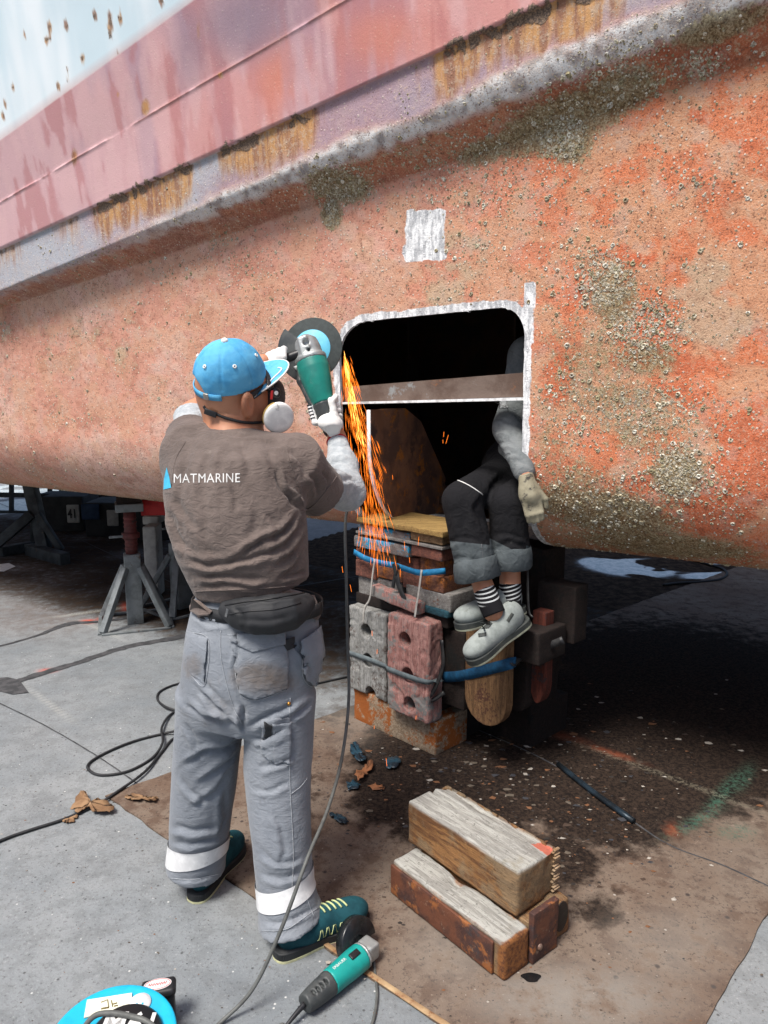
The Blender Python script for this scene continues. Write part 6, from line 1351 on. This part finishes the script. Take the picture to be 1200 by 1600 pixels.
# ================================================================== small grinder, reel, cords
MK = M('teal_grinder_plastic', (.010, .30, .27), (.008, .24, .215), 12, (.3, .45), .08, 150, .001, spots=((.06, .16, .15), 20, .68))
g0, g1 = PZ(478, 1566, .038), PZ(578, 1484, .040); ga = unit(g1 - g0); gz = unit(ZU - ga * ga[2]); gs_ = np.cross(ga, gz); SC_ = np.linalg.norm(g1 - g0)
sg = thing('angle_grinder', 'small teal angle grinder lying on the ground by the worker\'s shoe', 'angle grinder', PZ(525, 1540))
GE = np.stack([ga, gs_, gz]); gpnt = lambda a, b, c: g0 + ga * a + gs_ * b + gz * c
f = Field(np.minimum(g0, g1) - .08, np.maximum(g0, g1) + .08, .0035)
f.etube([(gpnt(.085, 0, 0), gs_, .033, .034), (gpnt(.12, 0, .001), gs_, .034, .034), (gpnt(.175, 0, .002), gs_, .037, .036), (gpnt(.205, 0, .002), gs_, .037, .036)], k=.003); V, Fc = f.mesh(2); hb = obj('motor_housing', (V, Fc), MK, sg); T_h = bvh(V, Fc)
f = Field(np.minimum(g0, g1) - .1, np.maximum(g0, g1) + .08, .0035)
f.etube([(gpnt(-.005, 0, -.002), gs_, .024, .024), (gpnt(.02, 0, -.002), gs_, .028, .028), (gpnt(.055, 0, -.001), gs_, .031, .031), (gpnt(.086, 0, 0), gs_, .0325, .0335)], k=.003)
for k in range(4):
    for b in (-1, 1): f.box(gpnt(.020 + .014 * k, b * .016 - .006, .028), (.0035, .008, .012), GE, .002, .001, 's')
V, Fc = f.mesh(1); obj('rear_casing', (V, Fc), DARKP, sg)
f = Field(g1 - .12, g1 + .12, .0035)
f.etube([(gpnt(.206, 0, .002), gs_, .037, .036), (gpnt(.214, 0, .002), gs_, .036, .035)], k=.003); f.etube([(gpnt(.214, 0, .0), gs_, .031, .028), (gpnt(.252, 0, 0), gs_, .021, .024)], k=.003); f.box(gpnt(.236, 0, .006), (.020, .026, .024), GE, .006, .004); f.cap(gpnt(.236, -.016, -.004), gpnt(.236, -.03, -.008), .016, .014, .006)
V, Fc = f.mesh(2); obj('gear_head', (V, Fc), ALU, sg)
sp_ax = unit(gs_ * 1.0 + gz * .36); sp_ax = -sp_ax if (sp_ax[0] > 0) else sp_ax
dc_ = gpnt(.236, 0, 0) + sp_ax * .046 + ZU * .022
GUA = M('glossy_black_guard', (.012, .014, .016), (.02, .022, .024), 20, (.18, .3), .08, 120, .001, metal=.2)
obj('disc_guard', lathe([(.018, -.004), (.062, -.004), (.066, .0), (.066, .024), (.0625, .024), (.0625, .001), (.06, -.001), (.018, -.001)], dc_ - sp_ax * .006, sp_ax, 36, start=1.9, sweep=4.1), GUA, sg)
obj('grinding_disc', lathe([(0, .012), (.02, .012), (.024, .008), (.056, .008), (.057, .004), (.02, .003), (0, .003)], dc_, sp_ax, 36), DISCK, sg)
sw = T_h.ray_cast(Vector(gpnt(.165, 0, .2).tolist()), Vector((-gz).tolist())); swp = np.array(sw[0][:])
tilt = unit(CAM - swp); swn = unit(gz * .7 + tilt * .5 - ga * np.dot(tilt, ga) * .5)
h = T_h.ray_cast(Vector((gpnt(.170, 0, 0) + swn * .2).tolist()), Vector((-swn).tolist())); q = np.array(h[0][:]); sx2 = np.cross(ga, swn)
obj('switch', box(q - ga * .016 - sx2 * .009 - swn * .003, ga * .032, sx2 * .018, swn * .007, .002), BLACKP, sg)

tv2, tf2 = text_geo('ERBAUER', .0125, 0, 0, 1.0); lw = tv2[:, 0].max()
def letter(p):
    a = .098 + p[0] / lw * .046; b = .004 + p[1]
    o_ = gpnt(a, 0, 0) + sx2 * (-b) + swn * .2; hh = T_h.ray_cast(Vector(o_.tolist()), Vector((-swn).tolist())); return (np.array(hh[0][:]) if hh[0] else gpnt(a, 0, .036)) + swn * .0006
if np.dot(sx2, [1, 0, 0]) > 0 and False: pass
obj('lettering', (np.array([letter(p) for p in tv2]), tf2), PRINTW, hb, smooth=False)
tail = gpnt(-.005, 0, -.002)
obj('cord_sleeve', tube([tail, tail - ga * .03 - ZU * .008, tail - ga * .07 - ZU * .022], [.0075, .0065, .0045], 10, 5), BLACKP, sg)
obj('power_cord', tube([tail - ga * .065 - ZU * .021, PZ(436, 1604, .006), PZ(400, 1660, .006), PZ(430, 1720, .006), PZ(540, 1690, .006), PZ(578, 1610, .006), PZ(589, 1560, .006), PZ(586, 1520, .006), PZ(584, 1500, .012)], .0042, 8, 8), CABLE, sg)
# blue cable reel at the lower edge of the picture
RB_ = M('bright_blue_plastic', (.010, .40, .62), (.008, .34, .55), 14, (.3, .45), .06, 120, .001, spots=((.03, .30, .45), 22, .68))
rz = unit([.04, -.12, 1]); rc0 = PZ(174, 1627, .115); rc = rc0 * np.array([1, 1, 0])
reel = thing('cable_reel', 'bright blue cable reel with black handle at the lower left edge', 'cable reel', rc)
RR = .146
obj('flange', lathe([(0, 0), (RR - .012, .0), (RR - .004, .003), (RR, .0), (RR, -.012), (RR - .006, -.016), (.05, -.016)], rc0, rz, 64), RB_, reel)
obj('lower_flange', lathe([(0, 0), (RR, .0), (RR, -.012), (0, -.012)], rc0 - rz * .092, rz, 48), RB_, reel)
obj('drum', lathe([(.085, -.012), (.088, -.05), (.085, -.092)], rc0, rz, 40), BLACKP, reel)
obj('wound_cable', join(*[lathe([(r_ + .0045 * math.cos(a), h_ + .0045 * math.sin(a)) for a in np.linspace(0, 2 * math.pi, 9)], rc0, rz, 40) for r_ in (.112, .122) for h_ in np.arange(-.084, -.018, .0095)]), CABLE, reel)
rx1 = unit(np.cross([0, 1, 0], rz)); ry1 = np.cross(rz, rx1)
def RT(x, y, h=.002): return PP(x, y, rc0 + rz * h, rz)
lab = np.array([RT(x, y, .0042) for x, y in [(136, 1562), (206, 1551), (207, 1573), (170, 1580), (131, 1590)]]); obj('paper_label', prism(lab, -rz * .003), M('cream_paper', (.70, .70, .56), (.6, .6, .47), 30, (.7, .9), .1), reel, smooth=False)
cl = RT(219, 1568, .0); obj('round_sticker', lathe([(0, .0045), (.0255, .0045), (.026, .001)], cl, rz, 28), M('white_sticker', (.78, .79, .8), (.7, .7, .7), 30, (.5, .6), .05), reel)
INK = M('brown_ink', (.12, .09, .02), (.16, .12, .04), 40); INKR = M('red_ink', (.5, .03, .03), (.45, .03, .03), 40)
obj('ink_mark', join(*[ribbon(np.array([RT(*q, .0050) for q in L_]), rz, w_, .0006, 0) for L_, w_ in [([(158, 1566), (168, 1562), (170, 1574)], .0022), ([(158, 1576), (170, 1574)], .004), ([(174, 1563), (176, 1573)], .002), ([(175, 1569), (183, 1567)], .003), ([(178, 1572), (184, 1571)], .003)]]), INK, reel)
obj('sticker_dot', join(*[lathe([(0, .0055), (.0026, .0052), (.003, .004)], RT(x, y, 0), rz, 8) for x, y in ((214, 1571), (223, 1570))]), RB_, reel)
hub = RT(196, 1625, .0); obj('hub', lathe([(0, .022), (.074, .020), (.082, .012), (.084, .0)], hub, rz, 40), BLACKP, reel)
tv3, tf3 = text_geo('M61', .075, .001, .0); obj('lettering', (np.array([hub + rx1 * (p[0] - .062) + ry1 * (p[1] + .000) + rz * .0222 for p in tv3]), tf3), PRINTW, reel, smooth=False)
obj('lead', tube([RT(110, 1640, .03), RT(142, 1592, .030), RT(170, 1583, .03), RT(205, 1588, .028), RT(235, 1600, .024), RT(270, 1640, .02)], .0065, 10, 8), CABLE, reel)
hb0 = PZ(258, 1606, 0.0); ht = 0.088; hxv = unit([1, .25, 0]); hyv = unit([-.25, 1, 0])
obj('handle_post', box(hb0 + hyv * .0, hxv * .026, hyv * .045, ZU * ht, .008, 3), BLACKP, reel)
top0 = hb0 - hxv * .052 + ZU * (ht - .002)
fhd = Field(top0 - .1, top0 + .15, .0035); fhd.box(top0 + hxv * .040 + hyv * .02 + ZU * .012, (.043, .026, .012), np.stack([hxv, hyv, ZU]), .010, .003); Vh, Fh = fhd.mesh(1); obj('handle_cap', (Vh, Fh), BLACKP, reel)
oc_ = top0 + hxv * .038 + hyv * .02 + ZU * .0245; ov = lambda rx, ry, n=28: np.array([oc_ + hxv * rx * math.cos(a) + hyv * ry * math.sin(a) for a in np.linspace(0, 2 * math.pi, n, endpoint=False)])
obj('oval_badge', prism(ov(.034, .0185), ZU * .0012), M('badge_white', (.75, .72, .72), (.7, .66, .66), 40, (.3, .4), .05), reel, smooth=False)
obj('badge_ring', tube(np.concatenate([ov(.031, .016), ov(.031, .016)[:1]]) + ZU * .0014, .0008, 5, 0), INKR, reel)
obj('badge_script', tube(np.array([oc_ + ZU * .0016 + hxv * (-.022 + .044 * k / 24) + hyv * .005 * math.sin(k * 1.9) for k in range(25)]), .0009, 5, 0), INKR, reel)
# black extension cord looping behind his legs
CP = [(-80, 1352), (0, 1314), (50, 1296), (100, 1280), (150, 1258), (176, 1242), (225, 1207), (252, 1176), (275, 1152), (320, 1146), (345, 1128), (300, 1136), (275, 1142), (248, 1148), (210, 1158), (172, 1173), (142, 1190), (138, 1202), (158, 1211), (200, 1205), (238, 1184), (254, 1160), (253, 1136), (270, 1114), (300, 1112), (310, 1118), (290, 1113), (262, 1106), (246, 1093), (252, 1079), (285, 1067), (340, 1064), (420, 1068), (470, 1072), (540, 1058), (700, 1025)]
CZ = [.007 if not (5 <= k <= 6) else .014 for k in range(len(CP))]; CZ[11] = CZ[12] = .018; CZ[21] = CZ[22] = .02; CZ[27] = .016
tag(obj('extension_cord', tube([PZ(x, y, z) for (x, y), z in zip(CP, CZ)], .0058, 8, 8), BLACKC), 'black extension cord looping over the concrete behind the standing worker', 'cord')
# ---- jack stands under the ship
JG = M('galvanised_grey_steel', (.20, .22, .23), (.13, .145, .15), 9, (.5, .7), .3, 60, .002, metal=.2, spots=((.09, .06, .045), 12, .6)); JR = M('dark_red_steel', (.14, .03, .028), (.09, .028, .026), 9, (.6, .8), .3, 60, spots=((.05, .04, .04), 12, .58))
def jack(name, label, loc, rz_, top, mat_post, group):
    j = thing(name, label, 'stand', loc, group); c = np.array(loc, float)
    e = lambda a, b, z: c + np.array([math.cos(rz_) * a - math.sin(rz_) * b, math.sin(rz_) * a + math.cos(rz_) * b, z])
    ex_, ey_ = e(1, 0, 0) - c, e(0, 1, 0) - c
    obj('post', box(e(-.055, -.055, 0), ex_ * .11, ey_ * .11, ZU * .49, .006, 2, .001, .05), mat_post, j)
    for k in range(4):
        a = math.pi / 4 + math.pi / 2 * k; r = unit(ex_ * math.cos(a) + ey_ * math.sin(a)); t_ = np.cross(ZU, r); p = c + r * .07 + ZU * .40; q = c + r * .30 + ZU * .012
        L = q - p; up = unit(np.cross(L, t_)); obj('leg', box(p - t_ * .022 - up * .02, L, t_ * .044, up * .04, .004), mat_post, j)
    obj('base_ring', join(*[box(c + unit(ex_ * math.cos(a0) + ey_ * math.sin(a0)) * .31 - ZU * 0, (unit(ex_ * math.cos(a0 + math.pi / 2) + ey_ * math.sin(a0 + math.pi / 2)) - unit(ex_ * math.cos(a0) + ey_ * math.sin(a0))) * .31, unit(ex_ * math.cos(a0 + math.pi / 4) + ey_ * math.sin(a0 + math.pi / 4)) * .025, ZU * .014, .002) for a0 in [math.pi / 4 + math.pi / 2 * k for k in range(4)]]), mat_post, j)
    obj('screw', join(tube([e(0, 0, .48), e(0, 0, top - .14)], .040, 14, 0), *[lathe([(.040, 0), (.045, .008), (.040, .016)], e(0, 0, .52 + .03 * k), ZU, 16) for k in range(int((top - .68) / .03))]), JR, j)
    obj('nut', lathe([(.0, .0), (.062, .0), (.062, .035), (.0, .035)], e(0, 0, .60), ZU, 6), JR, j)
    obj('lever', tube([e(-.14, -.02, .615), e(.04, .0, .615)], .009, 8, 0), JG, j)
    obj('saddle', box(e(-.09, -.09, top - .15), ex_ * .18, ey_ * .18, ZU * .055, .006), JG, j)
    obj('wedge', box(e(-.08, -.08, top - .094), ex_ * .16, ey_ * .16, ZU * .09, .006, 2, .003, .04), WD[7], j)
    return j
JL = PZ(212, 972); JL2 = PZ(281, 952) + np.array([0, .05, 0])
j1 = jack('jack_stand', 'grey and dark red jack stand with splayed legs, left of the worker', (JL[0], JL[1], 0), R(20), ZB, JG, 'jack stands under the hull')
j2 = dup(j1, (JL2[0], JL2[1], 0), R(28), 'dark jack stand partly hidden behind the brown shirt')
q = PY(219, 781, JL[1] + .12); q2 = PY(268, 806, JL[1] + .12)
tag(obj('beam', box((q[0], q[1], q2[2]), (q2[0] - q[0] + .25, .06, 0), (-.01, .1, 0), (0, 0, q[2] - q2[2]), .006, 2, .002, .05), M('red_painted_beam', (.50, .02, .02), (.36, .015, .02), 9, (.5, .7), .2, spots=((.1, .02, .02), 14, .6))), 'bright red beam beside the head of the jack stand', 'beam')
q = PY(222, 812, JL[1] + .5); q2 = PY(250, 840, JL[1] + .5)
# ---- trestle and clutter beyond, at the left
TS = M('dark_painted_steel', (.045, .055, .06), (.025, .03, .034), 8, (.5, .75), .25, 60, spots=((.08, .06, .05), 12, .6))
TB = PZ(84, 868); tr_ = thing('trestle', 'dark steel trestle with a leaning pole at the far left under the hull', 'trestle', TB); Yt = TB[1]
def stick(a, b, w_, d, name, m=TS, par=tr_):
    a, b = np.asarray(a), np.asarray(b); L = b - a; s_ = unit(np.cross(L, [0, 1, 0])) if abs(unit(L)[1]) < .9 else np.array([1., 0, 0]); u = unit(np.cross(L, s_)); return obj(name, box(a - s_ * w_ / 2 - u * d / 2, L, s_ * w_, u * d, .006, 2, .001, .06), m, par)
stick(PY(46, 752, Yt + .1), PY(70, 857, Yt), .11, .11, 'pole'); stick(PY(50, 803, Yt), PY(-14, 858, Yt - .15), .09, .08, 'leg'); stick(PY(59, 803, Yt), PY(96, 860, Yt - .02), .06, .06, 'leg'); stick(PY(53, 812, Yt + .1), PY(52, 850, Yt + .35), .05, .05, 'leg')
b0_, b1_ = PZ(46, 858, .05), PZ(102, 874, .05); stick(b0_ + ZU * 0, b1_, .11, .10, 'base_beam'); stick(PZ(0, 862, .05), PZ(64, 850, .05), .09, .09, 'base_beam')
KB = M('dark_keel_timber', (.030, .032, .034), (.020, .022, .024), 6, (.7, .9), .4, 40); SIGN = M('dull_white_board', (.42, .42, .40), (.32, .32, .31), 14, (.6, .8), .2, 60, spots=((.15, .14, .13), 16, .62)); BLUB = M('dark_blue_board', (.015, .04, .10), (.01, .03, .07), 10)
def farbox(x0, x1, yt, Y, dep, m, label, name='timber', cat='timber', z0=0.0, grp='dark timbers beyond the hull', yb=None):
    a, b = PY(x0, yt, Y), PY(x1, yt, Y); zb = z0 if yb is None else PY(x0, yb, Y)[2]
    return tag(obj(name, box((a[0], Y, zb), (b[0] - a[0], 0, 0), (0, dep, 0), (0, 0, a[2] - zb), .012, 2, .003, .08), m), label, cat, grp)
farbox(64, 128, 776, 8.3, .5, KB, 'dark timber block beyond the trestle with a white number board on it'); farbox(131, 192, 786, 8.0, .5, KB, 'dark timber block right of the numbered block'); farbox(196, 262, 784, 7.8, .5, KB, 'dark timber block behind the jack stand')
farbox(60, 265, 772, 9.0, .3, KB, 'long dark beam lying along the back of the timber blocks', 'beam', 'beam', yb=782)
sg1 = farbox(103, 123, 789, 8.27, .02, SIGN, 'dull white board numbered 41 on a dark block', 'sign', 'sign', yb=817, grp=None)
tv4, tf4 = text_geo('41', .14, .004, 0); s0 = PY(106, 809, 8.262); obj('lettering', (np.array([s0 + np.array([p[0] * .75, 0, p[1]]) for p in tv4]), tf4), KB, sg1, smooth=False)
farbox(166, 184, 797, 7.97, .02, SIGN, 'blank dull white board leaning on the right-hand dark block', 'board', 'board', yb=822, grp=None); farbox(126, 154, 788, 7.95, .02, BLUB, 'dark blue board between the two white boards', 'board', 'board', yb=812, grp=None)
farbox(222, 247, 807, 5.75, .18, SIGN, 'grey box behind the grey and dark red jack stand', 'box', 'box', yb=820, grp=None, z0=0); farbox(222, 243, 823, 5.6, .16, SIGN, 'small grey box on the ground behind the jack stand', 'box', 'box', z0=0, grp=None)
rl = thing('railing', 'dark steel railing on the bright quay at the far left', 'railing', PZ(20, 800))
for x in (-30, 18, 78, 96): stick(PY(x, 752, 9.6), PY(x, 812, 9.6), .05, .05, 'post', TS, rl)
for y in (772, 800): stick(PY(-60, y, 9.6), PY(110, y + 3, 9.6), .06, .05, 'rail', TS, rl)
pq_ = [PZ(x, y, .002) for x, y in [(-10, 883), (14, 880), (24, 885), (6, 893), (-10, 892)]]; tag(obj('paper_sheet', prism(np.array(pq_), ZU * .002), WHITEC, smooth=False), 'white paper scrap lying on the concrete near the trestle', 'paper')
hs_ = [PZ(x, y, .012) for x, y in [(1036, 914), (1060, 911), (1095, 909), (1125, 905), (1136, 897), (1128, 888), (1108, 882), (1080, 874)]]; tag(obj('hose', tube(hs_, .011, 8, 8), BLACKC), 'black hose on the ground beyond the hull', 'hose')
# ---- litter on the ground
LEAF = M('dry_brown_peel', (.28, .17, .09), (.18, .10, .05), 12, (.7, .9), .4, 60, .002, spots=((.12, .06, .03), 12, .6)); ORFL = M('orange_rust_flake', (.30, .12, .05), (.17, .07, .03), 14, spots=((.1, .04, .02), 12, .6)); PLA = M('blue_black_plastic_film', (.02, .06, .09), (.01, .02, .03), 14, (.25, .45), .4, 60)
def scrap(poly, mat, label, name, cat, lift=.012, seed=0, th=.0015, base=BT):
    poly = catmull(np.array(poly + poly[:1], float), 5)[:-1]; poly = poly + np.random.default_rng(seed).normal(size=poly.shape) * 1.4; P = np.array([PZ(x, y, base) for x, y in poly]); c = P.mean(0)
    rings = [P, c + (P - c) * .6, c + (P - c) * .25]; V = np.concatenate(rings + [c[None]]); n = len(P)
    V[:, 2] += lift * fbm(V, 18, 3, seed) + .001; Fc = [(k * n + i, k * n + (i + 1) % n, (k + 1) * n + (i + 1) % n, (k + 1) * n + i) for k in range(2) for i in range(n)] + [(2 * n + i, 2 * n + (i + 1) % n, 3 * n) for i in range(n)]
    m = len(V); Vb = V.copy(); Vb[:, 2] = np.maximum(Vb[:, 2] - th, base + .0003); Fb = [tuple(i + m for i in f[::-1]) for f in Fc]; side = [((i + 1) % n, i, i + m, (i + 1) % n + m) for i in range(n)]
    return tag(obj(name, (np.concatenate([V, Vb]), Fc + Fb + side), mat), label, cat)
scrap([(110, 1272), (125, 1245), (135, 1247), (138, 1262), (165, 1258), (178, 1268), (172, 1276), (150, 1275), (135, 1268), (120, 1276)], LEAF, 'curled brown peel lying across the black cord', 'dry_peel', 'peel', .045, 1, .002, .0); scrap([(99, 1284), (112, 1276), (121, 1277), (116, 1285), (104, 1287)], LEAF, 'small orange-brown peel beside the black cord', 'dry_peel', 'peel', .02, 2, .002, .0)
scrap([(194, 1248), (205, 1243), (225, 1247), (240, 1248), (247, 1251), (236, 1256), (212, 1254)], LEAF, 'flat orange wood splinter on the corner of the brown board', 'splinter', 'splinter', .022, 3)
scrap([(548, 1172), (560, 1168), (566, 1182), (572, 1195), (562, 1196), (550, 1185)], PLA, 'crumpled dark blue plastic near the base beam', 'plastic_scrap', 'scrap', .05, 4); scrap([(600, 1192), (612, 1186), (626, 1190), (622, 1203), (608, 1205)], PLA, 'dark plastic scrap nearest the foot of the keel block stack', 'plastic_scrap', 'scrap', .03, 5); scrap([(542, 1228), (552, 1224), (564, 1230), (556, 1236), (545, 1236)], PLA, 'small blue plastic scrap below the orange flake', 'plastic_scrap', 'scrap', .025, 6); scrap([(514, 1274), (530, 1276), (545, 1284), (540, 1291), (526, 1286)], PLA, 'dark blue plastic strip beside the hanging grinder cord', 'plastic_scrap', 'scrap', .02, 7)
scrap([(556, 1222), (566, 1206), (578, 1196), (584, 1200), (574, 1216), (562, 1226)], ORFL, 'orange rust flake leaning on the blue plastic', 'rust_flake', 'flake', .05, 8); scrap([(575, 1230), (590, 1226), (602, 1232), (590, 1238)], ORFL, 'flat brown rust flake left of the timber blocks', 'rust_flake', 'flake', .015, 9)
RODM = M('blued_steel_rod', (.03, .05, .07), (.015, .02, .025), 12, (.3, .5), .2, 60, metal=.5)
tag(obj('steel_rod', tube([PZ(872, 1194, .02), PZ(930, 1240, .02), PZ(990, 1283, .02)], .0115, 10, 3), RODM), 'dark steel rod lying on the muddy ground right of the timbers', 'rod')
sp0 = PZ(830, 1527, BT + .0015); tag(obj('oil_spot', (np.array([sp0 + np.array([.026 * math.cos(a) * (1 + .2 * math.sin(3 * a)), .017 * math.sin(a), 0]) for a in np.linspace(0, 2 * math.pi, 24, endpoint=False)]), [tuple(range(24))]), M('oil_black', (.008, .009, .010), (.012, .012, .013), 10, (.15, .25), .05)), kind='structure')
WSL = M('pale_wood_batten', (.42, .30, .17), (.30, .19, .10), 12, (.7, .9), .4, 60, spots=((.20, .09, .04), 14, .56))
e0, e1 = PZ(505, 1482), PZ(690, 1607); ed_ = unit(e1 - e0); en_ = np.array([-ed_[1], ed_[0], 0]); tag(obj('wood_strip', box(e0 + ZU * (BT + .001), ed_ * (np.linalg.norm(e1 - e0) + .1), en_ * .016, ZU * .004, .001, 1, .0025, .02, 3), WSL), 'pale wooden strip along the edge of the brown board under the small grinder', 'wood strip')
# scale, grit and splinters: too many to count
gV, gF, gC = [], [], []
r = np.random.default_rng(11)
def grit(n, cx, cy, sx_, sy_, smin, smax, base):
    for k in range(n):
        x, y = cx + r.normal() * sx_, cy + r.normal() * sy_
        if y < 1060 or y > 1640 or x > 1300: continue
        p = PZ(x, y, base); s_ = smin + (smax - smin) * r.random() ** 3; m = len(gV); a0 = r.random() * 6.28; k_ = r.integers(4, 7); fl_ = r.uniform(.15, .6)
        for q_ in range(k_):
            a = a0 + 2 * math.pi * q_ / k_; d = s_ * r.uniform(.6, 1.3); gV.append(p + np.array([math.cos(a) * d * 1.4, math.sin(a) * d, r.uniform(0, .3) * s_])); 
        gV.append(p + np.array([0, 0, s_ * fl_])); gF.extend([(m + i, m + (i + 1) % k_, m + k_) for i in range(k_)]); c_ = random.choice([(.02, .015, .012), (.05, .03, .02), (.16, .07, .03), (.10, .08, .06), (.35, .32, .28), (.03, .03, .035)]); gC.extend([c_] * (k_ + 1))
grit(900, 780, 1180, 170, 60, .002, .014, BT); grit(350, 880, 1320, 110, 50, .002, .009, BT); grit(220, 640, 1300, 120, 110, .0015, .006, BT); grit(160, 900, 1540, 200, 60, .0012, .004, BT); grit(300, 130, 1250, 130, 110, .0012, .004, .0005); grit(160, 250, 1480, 160, 90, .001, .003, .0005)
t = NT('grit'); t.set(Base_Color=t.attr('col', 'Color'), Roughness=.85); tag(obj('grit', (np.array(gV), gF), t.m, None, (.3, 2.5, 0), smooth=False, attrs=dict(col=np.array(gC))), kind='stuff')
